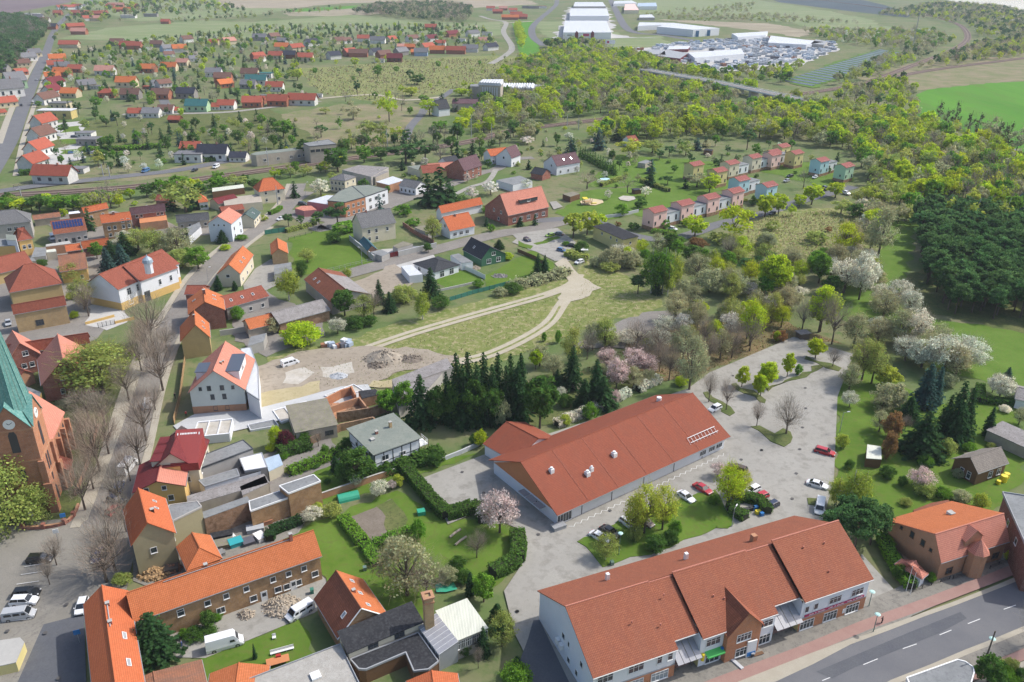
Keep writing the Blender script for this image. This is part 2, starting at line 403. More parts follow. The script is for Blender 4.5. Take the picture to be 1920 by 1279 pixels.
def proto(kind, v, far=False):
 """one modelled tree of a kind: (trunk mesh, crown mesh) or, for far ones, (None, one mesh); unit height H0"""
 key = (kind, v, far)
 if key in PROTO: return PROTO[key]
 g = G(); bark = 'bark'; mat = 'leaves'; H = 10.0
 k = (lambda a, b: b) if far else (lambda a, b: a)
 if kind in ('leafy', 'blossom', 'budding', 'shrub'):
  w = {'leafy': 8.0, 'blossom': 8.5, 'budding': 7.5, 'shrub': 13}[kind]*nrg.uniform(.92, 1.08); lo = {'leafy': .2, 'blossom': .18, 'budding': .16, 'shrub': .02}[kind]
  K, M, S = {'leafy': (k(75, 34), k(62, 19), k(.33, .76)), 'blossom': (k(80, 34), k(48, 15), k(.25, .62)),
                   'budding': (k(64, 32), k(36, 18), k(.25, .54)), 'shrub': (k(80, 30), k(48, 14), k(.46, 1.1))}[kind]
  V, T, C = crown_ell(H, w, lo, K, M, S, .13 if kind != 'budding' else .15, shell=.5)
  if kind in ('budding', 'blossom'):
   V2, T2 = twigs(C, k(20, 5), 1.3, k(.035, .12), H*.5); V = np.concatenate([V, V2])
   T = np.concatenate([T, T2*(np.array([[.85, .72, .66]]) if kind == 'budding' else np.array([[.38, .35, .32]]))])
 elif kind == 'bare':
  w = 8.5; lo = .24
  _, _, C = crown_ell(H, w, lo, k(85, 26), 2, .1, shell=.3, top=.6)
  V, T = twigs(C, k(20, 8), 1.7, k(.03, .10), H*.45, .7); mat = 'twigs'
 elif kind == 'birch':
  V, T, C = crown_ell(H, 4.6, .14, k(70, 26), k(34, 8), k(.22, .6), .12, droop=1.2, shell=.2); bark = 'birch_bark'
  V2, T2 = twigs(C, k(16, 4), 1.2, .03, H*.5, -.3); V = np.concatenate([V, V2]); T = np.concatenate([T, T2*.6])
 elif kind == 'poplar':
  _, _, C = crown_ell(H, 3.6, .15, k(60, 20), 2, .1, shell=.2, top=.2)
  V, T = twigs(C, k(34, 8), .9, k(.03, .08), H*.45, 1.2); mat = 'twigs'
  for c in C[:k(12, 10)]:                       # mistletoe
   m = k(26, 8); V2 = quads(c+unit(m)*.5, unit(m), k(.25, .55)); V = np.concatenate([V, V2]); T = np.concatenate([T, np.ones((m, 3))*np.array([[.35, .42, .22]])])
 elif kind in ('spruce', 'column'):
  V = []; T = []; C = []; rows = k(30, 13); col = kind == 'column'
  for i in range(rows):
   t = i/rows; z = H*(.05+.94*t); R = (1.15*(1-t**2.5)+.12) if col else (2.75*(1-t)**.68+.1)*nrg.uniform(.72, 1.18)
   nb = max(4, int(k(15, 6)*(1-.5*t)))
   for j in range(nb):
    a = 2*math.pi*(j+nrg.random()*.8)/nb; L = R*nrg.uniform(.6, 1.2); m = max(2, int(L*k(4.2, 1.6))+1)
    s = np.linspace(.25, 1, m)[:, None]
    d = np.array([math.cos(a), math.sin(a), 0]); P = d*s*L+np.array([0, 0, z])
    P[:, 2:] -= (s**1.5)*L*(.0 if col else .38); P += nrg.normal(size=P.shape)*.06
    nm = np.array([d[0]*.5, d[1]*.5, 1])+nrg.normal(size=(m, 3))*.45; nm /= np.linalg.norm(nm, axis=1)[:, None]
    V.append(quads(P, nm, k(.46, 1.15)*(1.15-.5*t), .75)); T.append(tint_for(m, nrg.uniform(.7, 1.25)))
  V = np.concatenate(V); T = np.concatenate(T)
 elif kind == 'pine':
  V, T, C = crown_ell(H, 6.4, .32, k(48, 22), k(60, 13), k(.3, .85), .15, flat=.7, shell=.35)
 elif kind == 'willow':
  V, T, C = crown_ell(H, 8.5, .1, k(80, 30), k(44, 9), k(.22, .65), .13, droop=2.2, shell=.5)
 wood = G()
 if kind not in ('spruce', 'column', 'shrub'):
  th = {'birch': .95, 'pine': .8, 'poplar': .97}.get(kind, .45); r0 = {'birch': .13, 'pine': .2, 'poplar': .16}.get(kind, .24)
  wood.cyl((0, 0, -.1), r0*1.15, H*th*.5, 7, r0*.85); limb(wood, (0, 0, H*th*.5-.1), (nrg.normal()*.2, nrg.normal()*.2, H*th), r0*.85, r0*.35, .03)
  nb = 6 if far else (30 if kind in ('bare', 'blossom', 'budding') else 16)
  for c in C[:nb]:
   z = min(c[2]-.4, H*th*nrg.uniform(.55, .98)); limb(wood, (0, 0, max(1.2, z)), tuple(c), r0*.38, .03, .12, 2 if far else 3)
 elif kind in ('spruce', 'column'):
  wood.cyl((0, 0, -.1), .2, H*.9, 6, .04)
 else:
  for c in C[:6 if far else 12]: limb(wood, (0, 0, 0), tuple(c), .09, .02, .1, 2)
 if far: r = (None, leafmesh(kind+'_tree', V, T, mat, wood, bark))
 else: r = (wood.mesh('trunk', bark), leafmesh('crown', V, T, mat))
 PROTO[key] = r; return r
TREENAME = {'leafy': 'leafy_tree', 'blossom': 'blossoming_tree', 'budding': 'budding_tree', 'shrub': 'shrub', 'bare': 'bare_tree',
   'birch': 'birch_tree', 'poplar': 'poplar_tree', 'spruce': 'spruce_tree', 'column': 'columnar_conifer', 'pine': 'pine_tree', 'willow': 'willow_tree'}
WIDTH = {'leafy': 8, 'blossom': 8.5, 'budding': 7.5, 'shrub': 13, 'bare': 9.5, 'birch': 5, 'poplar': 4, 'spruce': 5.2, 'column': 2.4, 'pine': 6.8, 'willow': 9}
HUE = {'leafy': (.30, .42, .045), 'lime': (.46, .58, .035), 'deep': (.10, .20, .04), 'olive': (.38, .45, .12), 'yellow': (.47, .54, .08), 'bare': (.32, .27, .21),
       'white': (.80, .78, .70), 'cream': (.78, .79, .64), 'pink': (.78, .66, .62), 'spruce': (.05, .115, .04), 'pine': (.10, .20, .065), 'blue': (.07, .14, .12),
       'birch': (.40, .49, .08), 'grey': (.42, .44, .25), 'plum': (.15, .04, .05), 'rust': (.32, .19, .08), 'green': (.17, .34, .04), 'poplar': (.27, .27, .17)}
def hue(c, var=.1):
 c = HUE[c] if isinstance(c, str) else c
 k = 1+rng.uniform(-var, var); return (c[0]*k*(1+rng.uniform(-var, var)*.6), c[1]*k, c[2]*k, 1)
ALLTREES = []
def tree(kind, p, h, w=None, col='leafy', label=None, group=None, far=None, cat=None, name=None, var=.1):
 """a plant of height h and crown width w (metres) standing at p"""
 d = depth(p); far = d > 330 if far is None else far
 tm, cm = proto(kind, rng.randrange(2 if far else 3), far)
 n = name or TREENAME[kind]; c = hue(col, var); s = h/10.0; sw = (w/WIDTH[kind]) if w else s
 cat = cat or ('shrub' if kind == 'shrub' else 'tree')
 if far:
  o = link(n, cm, None, (p[0], p[1], 0), rng.uniform(0, 6.28)); o.scale = (sw, sw, s); o.color = c; tag(o, label, cat, group)
 else:
  o = empty(n, (p[0], p[1], 0), label, cat, group, rng.uniform(0, 6.28)); o.scale = (sw, sw, s)
  if tm: t = link('trunk' if kind != 'shrub' else 'stem', tm, o)
  k = link('crown' if kind != 'shrub' else 'foliage', cm, o); k.color = c
 ALLTREES.append((p[0], p[1])); return o
def px_h(t, x, y, ty):
 """height of something standing at (x, y) whose top is seen at picture row ty"""
 b = at(t, x, y); v = px(t, 0, ty)[1]; n, w = 0.0, 60.0
 for _ in range(22):
  m = (n+w)/2; p = Vector((b.x, b.y, m-CAMZ)); s = 639.5-FPX*p.dot(cU)/p.dot(cF)
  if s > v: n = m
  else: w = m
 return b, (n+w)/2
def trees(t, rows, group=None, cat=None):
 """rows: kind colour footx,footy topy width label - all read off the photo"""
 for r in rows.strip().split('\n'):
  f = r.split(None, 5); x, y = map(float, f[2].split(','))
  b, h = px_h(t, x, y, float(f[3])); k = 1 if t == 'F' else 3.84
  tree(f[0], b, h*1.03, float(f[4])/k/ppm(b)*1.05, f[1], f[5] if len(f) > 5 else None, group, cat=cat)
def far_wood(name, places, label=None):
 """many trees too far or too many to count, ONE mesh; places: (x, y, h, w, kind, colour)"""
 vs = []; ts = []; hs = []
 for (x, y, h, w, kind, c) in places:
  _, me = proto(kind, rng.randrange(2), True)
  if me not in FARV:
   n = len(me.vertices); co = np.empty(n*3, np.float32); me.vertices.foreach_get('co', co)
   tt = np.empty(n*4, np.float32); me.color_attributes['tint'].data.foreach_get('color', tt)
   nl = sum(1 for p in me.polygons if p.material_index == 0)*4
   FARV[me] = (co.reshape(-1, 3)[:nl], tt.reshape(-1, 4)[:nl, :3])
  co, tt = FARV[me]; a = rng.uniform(0, 6.28); ca, sa = math.cos(a), math.sin(a); s = h/10; sw = w/WIDTH[kind]
  q = np.stack([(co[:, 0]*ca-co[:, 1]*sa)*sw+x, (co[:, 0]*sa+co[:, 1]*ca)*sw+y, co[:, 2]*s], 1)
  vs.append(q); ts.append(tt[::4]); hs.append(np.tile(np.array([hue(c, .14)[:3]]), (len(q)//4, 1)))
 if not vs: return
 V = np.concatenate(vs); c = V.mean(0); c[2] = 0
 me = leafmesh(name, V-c, np.concatenate(ts), 'far_leaves', hue=np.concatenate(hs))
 o = link(name, me, None, tuple(c)); tag(o, label, None, None, 'stuff'); return o
FARV = {}
def hedge(ps, w, h, col='green', label='clipped green hedge', group=None, name='hedge', size=.28, dens=26, rough=.12, sm=False):
 """clipped hedge along a world path: leafy skin over a dark body"""
 if sm: ps = smooth(ps, 4)
 g = G(); V = []; T = []; c0 = ps[0]
 for i in range(len(ps)-1):
  a, b = ps[i]-c0, ps[i+1]-c0; a.z = b.z = 0; L = (b-a).length
  if L < .05: continue
  t = (b-a)/L; n = Vector((-t.y, t.x, 0))
  W = lambda u, v, z: tuple(a+t*u+n*v+Vector((0, 0, z)))
  g.fbox(W, 0, L, -w/2+.12, w/2-.12, 0, h-.12)
  for (area, fn) in ((L*w, 'top'), (L*h, 'l'), (L*h, 'r')):
   m = int(area*dens)+2; u = nrg.uniform(-.1, L+.1, m)
   if fn == 'top': P = np.stack([u, nrg.uniform(-w/2, w/2, m), np.full(m, h)], 1); nm = np.array([0, 0, 1.0])
   else:
    sgn = 1 if fn == 'l' else -1; P = np.stack([u, np.full(m, sgn*w/2), nrg.uniform(0, h, m)], 1); nm = np.array([0, sgn, .3])
   wob = np.sin(P[:, 0]*1.7+P[:, 2])*.5+np.sin(P[:, 0]*.6)*.6
   P += nrg.normal(size=P.shape)*rough*.5+(wob*rough)[:, None]*nm
   Mx = np.array([[t.x, t.y, 0], [n.x, n.y, 0], [0, 0, 1.0]])
   P = P@Mx+np.array(a); nn = (unit(m)*.6+nm)@Mx; nn /= np.linalg.norm(nn, axis=1)[:, None]
   V.append(quads(P, nn, size)); T.append(tint_for(m, 1.0, .2))
 me = leafmesh(name, np.concatenate(V), np.concatenate(T), 'leaves')
 o = link(name, me, None, tuple(c0)); o.color = hue(col); tag(o, label, 'hedge', group)
 g.obj('stem', 'hedge_core', o); return o
plain('hedge_core', (.03, .035, .015), 1)
def tufts(name, poly, n, size, cols, h=.5, label=None, avoid=None):
 """rough grass, dead stalks or ground cover over a world polygon"""
 xs = [p[0] for p in poly]; ys = [p[1] for p in poly]; P = []
 while len(P) < n:
  q = (rng.uniform(min(xs), max(xs)), rng.uniform(min(ys), max(ys)))
  if inside(q, poly) and not (avoid and avoid(q)): P.append((q[0], q[1], .02))
  else: n -= .3
 P = np.array(P); c = P.mean(0); P = P-c; m = len(P)
 d = unit(m); d[:, 2] = np.abs(d[:, 2])+1.2; d /= np.linalg.norm(d, axis=1)[:, None]
 u = np.cross(d, unit(m)); u /= np.linalg.norm(u, axis=1)[:, None]; s = size*nrg.uniform(.5, 1.5, m)[:, None]
 L = d*h*nrg.uniform(.5, 1.4, m)[:, None]
 V = np.stack([P-u*s*.5, P+u*s*.5, P+u*s*.35+L, P-u*s*.35+L], 1).reshape(-1, 3)
 cl = np.array([HUE[q] if isinstance(q, str) else q for q in cols])[nrg.integers(0, len(cols), m)]
 o = link(name, leafmesh(name, V, tint_for(m, 1.0, .2), 'far_leaves', hue=cl), None, tuple(c)); return tag(o, label, kind='stuff')
# ---------------------------------------------------------------- buildings
plain('white_frame', (.75, .75, .73), .5); plain('glass', (.035, .045, .055), .12, 0, .7, .05); plain('dark_metal', (.06, .065, .07), .5)
plain('gutter_metal', (.33, .34, .35), .45); plain('wood_brown', (.16, .08, .035), .75, n=.3); plain('door_brown', (.12, .05, .03), .6)
plain('curtain_glass', (.30, .34, .36), .15, 0, .7, .3); plain('white_paint', (.78, .78, .76), .5); plain('black_metal', (.02, .02, .022), .5)
tilem('tile_orange', (.50, .155, .06), (.57, .19, .08), .25)
tilem('tile_bright', (.50, .135, .055), (.56, .165, .07), .2)
tilem('tile_red', (.275, .085, .055), (.35, .115, .075), .4)
tilem('tile_market', (.275, .078, .045), (.315, .095, .052), .38, (.17, .075, .055), w=.3, h=.34)
tilem('tile_shop', (.30, .10, .058), (.36, .13, .072), .38, (.19, .085, .06))
tilem('tile_brown', (0.237, 0.0902, 0.0522), (0.314, 0.114, 0.0665), .55)
tilem('tile_wine', (0.162, 0.0285, 0.0304), (0.209, 0.0399, 0.0399), .2, rough=.45)
tilem('tile_rose', (.30, .10, .085), (.34, .12, .10), .2)
tilem('tile_pink', (0.57, 0.228, 0.162), (0.627, 0.266, 0.19), .25)
tilem('tile_old', (0.285, 0.133, 0.0808), (0.399, 0.171, 0.095), .75, (.13, .10, .085))
tilem('tile_grey', (0.152, 0.152, 0.157), (0.209, 0.209, 0.209), .3)
tilem('tile_dark', (0.0475, 0.0503, 0.057), (0.0712, 0.0741, 0.0808), .25)
tilem('tile_green', (0.0808, 0.123, 0.114), (0.114, 0.152, 0.142), .3)
tilem('tile_purple', (0.142, 0.0808, 0.0902), (0.18, 0.104, 0.114), .4)
tilem('wood_shingle', (0.247, 0.218, 0.19), (0.314, 0.275, 0.237), .5)
ground('felt_grey', (.23, .24, .24), (.30, .31, .31), (.18, .185, .19), .3, 1.5)
ground('felt_dark', (.035, .036, .04), (.05, .052, .056), (.065, .065, .07), .5, 2.0)
ground('felt_green', (.22, .25, .22), (.28, .30, .26), (.18, .2, .17), .4, 2)
ground('roof_gravel', (.40, .38, .34), (.5, .48, .44), (.3, .29, .26), 1.0, 6, bs=.8)
ground('old_felt', (.22, .20, .17), (.30, .27, .22), (.2, .21, .1), .6, 2.5)
ground('eternit', (.27, .25, .24), (.36, .34, .33), (.16, .15, .14), .5, 2.5)
sheetm('sheet_white', (.62, .64, .66), (.42, .44, .46), 1.0); sheetm('sheet_cream', (.66, .67, .56), (.48, .49, .4), .8, wear=.5)
sheetm('sheet_blue', (.42, .52, .62), (.30, .38, .46), .5); sheetm('sheet_grey', (.34, .35, .36), (.2, .21, .22), .7)
sheetm('sheet_red', (.30, .035, .03), (.16, .02, .02), .45); sheetm('sheet_green', (.05, .22, .16), (.03, .14, .1), .5)
plaster('plaster_white', (.70, .71, .73), .12); plaster('plaster_cream', (.62, .56, .42), .25); plaster('plaster_grey', (.40, .38, .35), .4)
plaster('plaster_ochre', (.48, .35, .16), .3); plaster('plaster_olive', (.36, .32, .19), .35); plaster('plaster_yellow', (.62, .54, .24), .2)
plaster('plaster_pink', (.78, .52, .46), .12); plaster('plaster_rose', (.5, .2, .2), .3); plaster('plaster_blue', (.42, .62, .66), .15)
plaster('plaster_green', (.42, .62, .42), .15); plaster('plaster_old', (.42, .37, .30), .6); plaster('plaster_orange', (.55, .22, .09), .25)
plaster('plaster_sage', (.56, .60, .56), .15); plaster('concrete', (.42, .41, .38), .4); plaster('concrete_light', (.52, .53, .54), .25)
plaster('plaster_lilac', (.62, .66, .72), .15); plaster('plaster_mustard', (.60, .40, .14), .2)
brickm('brick_red', (.26, .085, .055), (.34, .12, .08)); brickm('brick_orange', (.46, .17, .07), (.52, .21, .09), blot=.25)
brickm('brick_ochre', (.33, .19, .085), (.40, .24, .11), blot=.6); brickm('brick_church', (.38, .15, .075), (.46, .20, .10), blot=.4)
brickm('brick_dark', (.17, .07, .05), (.22, .09, .065)); brickm('brick_clay', (.42, .20, .10), (.46, .23, .12), blot=.2)
brickm('brick_rough', (.30, .17, .09), (.36, .22, .13), blot=.9); brickm('brick_yellow', (.42, .28, .13), (.48, .33, .16), blot=.35)
objplaster()
WIN = {}
def winmesh(w, h, style='w'):
 k = (round(w, 2), round(h, 2), style)
 if k in WIN: return WIN[k]
 fr = {'w': 'white_frame', 'd': 'dark_metal', 'c': 'white_frame', 'b': 'wood_brown'}[style[0]]
 g = G(); t = .09 if w > .7 else .07; d = .07
 g.box(-w/2-t, w/2+t, 0, d, -t, 0); g.box(-w/2-t, w/2+t, 0, d, h, h+t); g.box(-w/2-t, -w/2, 0, d, 0, h); g.box(w/2, w/2+t, 0, d, 0, h)
 nb = max(0, int(round(w/.75))-1)
 for i in range(nb):
  x = -w/2+w*(i+1)/(nb+1); g.box(x-.035, x+.035, 0, d-.01, 0, h)
 if h > 1.25 and w < 3.2: g.box(-w/2, w/2, 0, d-.012, h*.68-.03, h*.68+.03)
 g.box(-w/2-.12, w/2+.12, 0, d+.1, -t-.05, -t-.002)          # sill
 p = G(); p.box(-w/2, w/2, -.02, .025, 0, h)
 a = g.mesh('window', fr); b = p.mesh('pane', 'curtain_glass' if style.endswith('c') and style != 'c' else 'glass')
 WIN[k] = (a, b); return WIN[k]
DOOR = {}
def doormesh(w, h, style):
 k = (round(w, 2), round(h, 2), style)
 if k not in DOOR:
  g = G(); g.box(-w/2-.08, w/2+.08, 0, .06, h, h+.1); g.box(-w/2-.08, -w/2, 0, .06, 0, h); g.box(w/2, w/2+.08, 0, .06, 0, h); g.box(-w/2, w/2, 0, .035, 0, h)
  q = G(); q.box(-w/2+.15, w/2-.15, .035, .05, h*.5, h*.88)
  DOOR[k] = (g.mesh('door', {'D': 'door_brown', 'W': 'white_frame', 'K': 'dark_metal', 'G': 'gutter_metal'}[style]), q.mesh('pane', 'glass'))
 return DOOR[k]
class House:
 """local frame: u along the eave E0->E1, v across towards E2; ridge runs along u"""
 def __init__(s, t, E, he, r=None, hr=None, W=None, ov=.35, name='house', label=None, cat='house', group=None, L=None):
  e = xy(E); z = he
  if isinstance(he, tuple): z = height(t, he[0], he[1], *e[1])
  s.he = z; A = at(t, *e[0], z); B = at(t, *e[1], z); s.X = (B-A); s.X.z = 0; s.L = s.X.length; s.X.normalize()
  if L: A = B-s.X*L; s.L = L
  Y = Vector((-s.X.y, s.X.x, 0))
  if len(e) > 2: C = at(t, *e[2], z); sg = 1 if (C-B).dot(Y) > 0 else -1; s.W = abs((C-B).dot(Y))
  else: sg = 1 if Y.dot(Vector((B.x, B.y, 0))) > 0 else -1; s.W = None
  s.Y = Y*sg; s.frac = .5; s.hr = hr
  if r:
   d = ray(t, *r); k = (B-Vector((0, 0, CAMZ))).dot(s.X)/d.dot(s.X); q = Vector((0, 0, CAMZ))+d*k
   v = (q-B).dot(s.Y); s.hr = q.z if hr is None else hr
   if s.W is None: s.W = W or min(max(2*v, 4.5), 17)
   s.hr = min(max(s.hr, s.he+s.W*.2), s.he+s.W*.62)
   s.frac = min(.8, max(.2, v/s.W))
  if W: s.W = W
  s.O = Vector((A.x, A.y, 0)); s.ov = ov
  if s.hr is None: s.hr = s.he+s.W*.5*.75
  s.O += s.X*0+s.Y*0
  c = s.O+s.X*s.L/2+s.Y*s.W/2
  for i in range(5): q = s.O+s.X*s.L*(i+.5)/5+s.Y*s.W/2; OBST.append((q.x, q.y, s.W*.5+1.2))
  s.c = c; s.root = empty(name, (c.x, c.y, 0), label, cat, group)
 def Wd(s, u, v, z): p = s.O+s.X*u+s.Y*v-s.c; return (p.x, p.y, z)
 def roofz(s, v):
  f = s.frac*s.W
  return s.he+(s.hr-s.he)*(v/f if v < f else (s.W-v)/(s.W-f))
 def face(s, f):
  """wall face: origin point, direction along it, outward normal, length"""
  o = s.ov; L, W = s.L, s.W
  return {'a': (s.O+s.X*o+s.Y*o, s.X, -s.Y, L-2*o), 'c': (s.O+s.X*o+s.Y*(W-o), s.X, s.Y, L-2*o),
    'g': (s.O+s.X*(L-o)+s.Y*o, s.Y, s.X, W-2*o), 'h': (s.O+s.X*o+s.Y*o, s.Y, -s.X, W-2*o)}[f]
 def walls(s, mat, gable=True, z0=0.0, top=None):
  o = s.ov; L, W = s.L, s.W; g = G(); R = lambda v: s.roofz(v)-.05
  f = s.frac*W
  if top is not None: R = lambda v: top; gable = False
  for (u, flag) in ((o, 0), (L-o, 1)):
   if gable: g.face([s.Wd(u, o, z0), s.Wd(u, W-o, z0), s.Wd(u, W-o, R(W-o)), s.Wd(u, f, s.hr-.05), s.Wd(u, o, R(o))])
   else: g.face([s.Wd(u, o, z0), s.Wd(u, W-o, z0), s.Wd(u, W-o, R(W-o) if top is not None else s.he), s.Wd(u, o, R(o) if top is not None else s.he)])
  zz = (lambda v: R(v)) if (gable or top is not None) else (lambda v: s.he)
  for v in (o, W-o): g.face([s.Wd(o, v, z0), s.Wd(L-o, v, z0), s.Wd(L-o, v, zz(v)), s.Wd(o, v, zz(v))])
  return g.obj('wall', mat, s.root)
 def gable_roof(s, mat, t=.16, hipg=0, hiph=0, cap=None):
  L, W, f = s.L, s.W, s.frac*s.W; g = G(); he, hr = s.he, s.hr
  a, b = hiph, L-hipg
  A0, A1, C0, C1 = s.Wd(0, 0, he), s.Wd(L, 0, he), s.Wd(0, W, he), s.Wd(L, W, he); R0, R1 = s.Wd(a, f, hr), s.Wd(b, f, hr)
  dn = lambda p: (p[0], p[1], p[2]-t)
  F = [[A0, A1, R1, R0], [C1, C0, R0, R1]]
  if hipg: F.append([A1, C1, R1])
  if hiph: F.append([C0, A0, R0])
  for q in F: g.face(q); g.face([dn(p) for p in q][::-1])
  ed = [(A0, A1), (C1, C0)]
  ed += [(A1, C1)] if hipg else [(A1, R1), (R1, C1)]
  ed += [(C0, A0)] if hiph else [(C0, R0), (R0, A0)]
  for p, q in ed: g.face([dn(p), dn(q), q, p])
  o = g.obj('roof', mat, s.root)
  r = G(); r.tube(R0, R1, .13, 6)
  if hipg: r.tube(R1, A1, .11, 5); r.tube(R1, C1, .11, 5)
  if hiph: r.tube(R0, A0, .11, 5); r.tube(R0, C0, .11, 5)
  r.obj('ridge_cap', cap or mat, s.root)
  return o
 def gutters(s):
  for v in (-.08, s.W+.02):
   g = G(); g.fbox(s.Wd, 0, s.L, v, v+.1, s.he-.2, s.he-.08); g.obj('gutter', 'gutter_metal', s.root)
 def flat_roof(s, mat, par=.25, pm='gutter_metal'):
  g = G(); L, W, z = s.L, s.W, s.he; g.fbox(s.Wd, .12, L-.12, .12, W-.12, z-.15, z)
  g.obj('roof', mat, s.root)
  e = G(); e.fbox(s.Wd, 0, L, 0, .119, z-.3, z+par); e.fbox(s.Wd, 0, L, W-.119, W, z-.3, z+par)
  e.fbox(s.Wd, 0, .119, .12, W-.12, z-.3, z+par-.003); e.fbox(s.Wd, L-.119, L, .12, W-.12, z-.3, z+par-.003); e.obj('roof_edge', pm, s.root)
 def mono_roof(s, mat, rise, t=.15):
  g = G(); L, W, z = s.L, s.W, s.he
  a = [s.Wd(0, 0, z), s.Wd(L, 0, z), s.Wd(L, W, z+rise), s.Wd(0, W, z+rise)]; g.prism([(p[0], p[1], p[2]-t) for p in a], a, 0, True, True)
  g.obj('roof', mat, s.root)
  o = s.ov; w = G(); R = lambda v: z+rise*v/W-t
  for u in (o, L-o): w.face([s.Wd(u, o, 0), s.Wd(u, W-o, 0), s.Wd(u, W-o, R(W-o)), s.Wd(u, o, R(o))])
  for v in (o, W-o): w.face([s.Wd(o, v, 0), s.Wd(L-o, v, 0), s.Wd(L-o, v, R(v)), s.Wd(o, v, R(v))])
  return w
 def put(s, meshes, f, u, z, name='window', out=0.0):
  """u: metres along the face"""
  O, D, Nn, L = s.face(f); p = O+D*u+Nn*(.004+out)-s.c
  ang = math.atan2(Nn.y, Nn.x)-math.pi/2
  o = link(name, meshes[0], s.root, (p.x, p.y, z), ang); link('pane', meshes[1], o); return o
 def wins(s, spec):
  """'a:5@1.1:1.2x1.3w; g:.3,.7@4:1x1.2'"""
  for part in spec.split(';'):
   part = part.strip()
   if not part: continue
   f, rest = part.split(':', 1); pos, rest = rest.split('@'); z, dim = rest.split(':')
   st = ''.join(ch for ch in dim if ch.isalpha() and ch != 'x') or 'w'; w, h = map(float, ''.join(ch for ch in dim if not ch.isalpha() or ch == 'x').split('x'))
   L = s.face(f[0])[3]
   us = [(i+.5)/int(pos) for i in range(int(pos))] if '.' not in pos else [float(q) for q in pos.split(',')]
   for q in us:
    if st in 'DWKG': s.put(doormesh(w, h, st), f[0], q*L, float(z), 'door')
    else: s.put(winmesh(w, h, st), f[0], q*L, float(z))
 def slope(s, side):
  f = s.frac*s.W
  return ((f, lambda q: q*f) if side == 'a' else (s.W-f, lambda q: s.W-q*(s.W-f)))
 def sky(s, side, us, q, w=.8, h=1.2, mat='glass'):
  """roof windows at fraction q up the slope"""
  run, vf = s.slope(side); rise = s.hr-s.he; ln = math.hypot(run, rise); sg = 1 if side == 'a' else -1
  up = (s.Y*sg*run+Vector((0, 0, rise))).normalized(); n = s.X.cross(up); n = n if n.z > 0 else -n
  for u in us:
   c = Vector(s.Wd(u*s.L, vf(q), s.he+rise*q))+n*.02
   g = G(); P = lambda a, b, d: tuple(c+s.X*a+up*b+n*d)
   def bx(G_, a0, a1, b0, b1, d0, d1): G_.prism([P(a0, b0, d0), P(a1, b0, d0), P(a1, b1, d0), P(a0, b1, d0)], [P(a0, b0, d1), P(a1, b0, d1), P(a1, b1, d1), P(a0, b1, d1)])
   bx(g, -w/2, w/2, -h/2, -h/2+.1, 0, .12); bx(g, -w/2, w/2, h/2-.1, h/2, 0, .12); bx(g, -w/2, -w/2+.09, -h/2+.1, h/2-.1, 0, .12); bx(g, w/2-.09, w/2, -h/2+.1, h/2-.1, 0, .12)
   o = g.obj('skylight', 'white_frame', s.root)
   k = G(); bx(k, -w/2+.09, w/2-.09, -h/2+.1, h/2-.1, 0, .07); k.obj('pane', mat, o)
 def panel(s, side, u0, u1, q0, q1, mat, name='solar_panel', d=.12, nx=1, ny=1, gap=.04):
  run, vf = s.slope(side); rise = s.hr-s.he; sg = 1 if side == 'a' else -1
  up = (s.Y*sg*run+Vector((0, 0, rise))).normalized(); n = s.X.cross(up); n = n if n.z > 0 else -n
  for i in range(nx):
   for j in range(ny):
    g = G(); a0, a1 = u0+(u1-u0)*i/nx, u0+(u1-u0)*(i+1)/nx; b0, b1 = q0+(q1-q0)*j/ny, q0+(q1-q0)*(j+1)/ny
    a0, a1 = a0*s.L+gap, a1*s.L-gap; e = gap/math.hypot(run, rise)
    c = [Vector(s.Wd(a, vf(b), s.he+rise*b)) for a, b in ((a0, b0+e), (a1, b0+e), (a1, b1-e), (a0, b1-e))]
    g.prism([tuple(p+n*.03) for p in c], [tuple(p+n*d) for p in c], 0, True, True); g.obj(name, mat, s.root)
 def chimney(s, u, v, up=1.0, w=.55, mat='brick_red'):
  """u,v fractions; top rises UP above the ridge side of the roof there"""
  z = s.roofz(v*s.W) if s.hr > s.he else s.he; g = G(); g.fbox(s.Wd, u*s.L-w/2, u*s.L+w/2, v*s.W-w/2, v*s.W+w/2, z-.4, z+up); ch = g.obj('chimney', mat, s.root)
  g = G(); g.fbox(s.Wd, u*s.L-w/2-.06, u*s.L+w/2+.06, v*s.W-w/2-.06, v*s.W+w/2+.06, z+up+.001, z+up+.1); g.obj('chimney_cap', 'concrete', ch)
 def band(s, mat, z1, faces='acgh', z0=0.0, d=.03):
  for f in faces:
   O, D, Nn, L = s.face(f); O = O-s.c; g = G(); W = lambda a, b, z: tuple(O+D*a+Nn*b+Vector((0, 0, z)))
   g.fbox(W, 0, L, .002, d, z0, z1); g.obj('wall_base' if z0 == 0 else 'wall_band', mat, s.root)
 def dormer(s, side, u, q, w, h, mat, wmat='plaster_white', kind='shed', win=True, depthm=None, name='dormer'):
  """box dormer whose front stands at fraction q up the slope"""
  run, vf = s.slope(side); rise = s.hr-s.he; tan = rise/run; v0 = vf(q); z0 = s.he+rise*q; sg = 1 if side == 'a' else -1
  dep = depthm or min(run*(1-q), h/tan); U = u*s.L
  W = lambda a, b, z: s.Wd(U+a, v0+sg*b, z)
  g = G()
  g.face([W(-w/2, 0, z0-.1), W(w/2, 0, z0-.1), W(w/2, 0, z0+h), W(-w/2, 0, z0+h)])
  for x in (-w/2, w/2): g.face([W(x, 0, z0-.1), W(x, dep, z0+dep*tan-.1), W(x, dep, max(z0+dep*tan, z0+h)), W(x, 0, z0+h)])
  d = g.obj(name, wmat, s.root)
  g = G(); zt = max(z0+dep*tan+.02, z0+h)
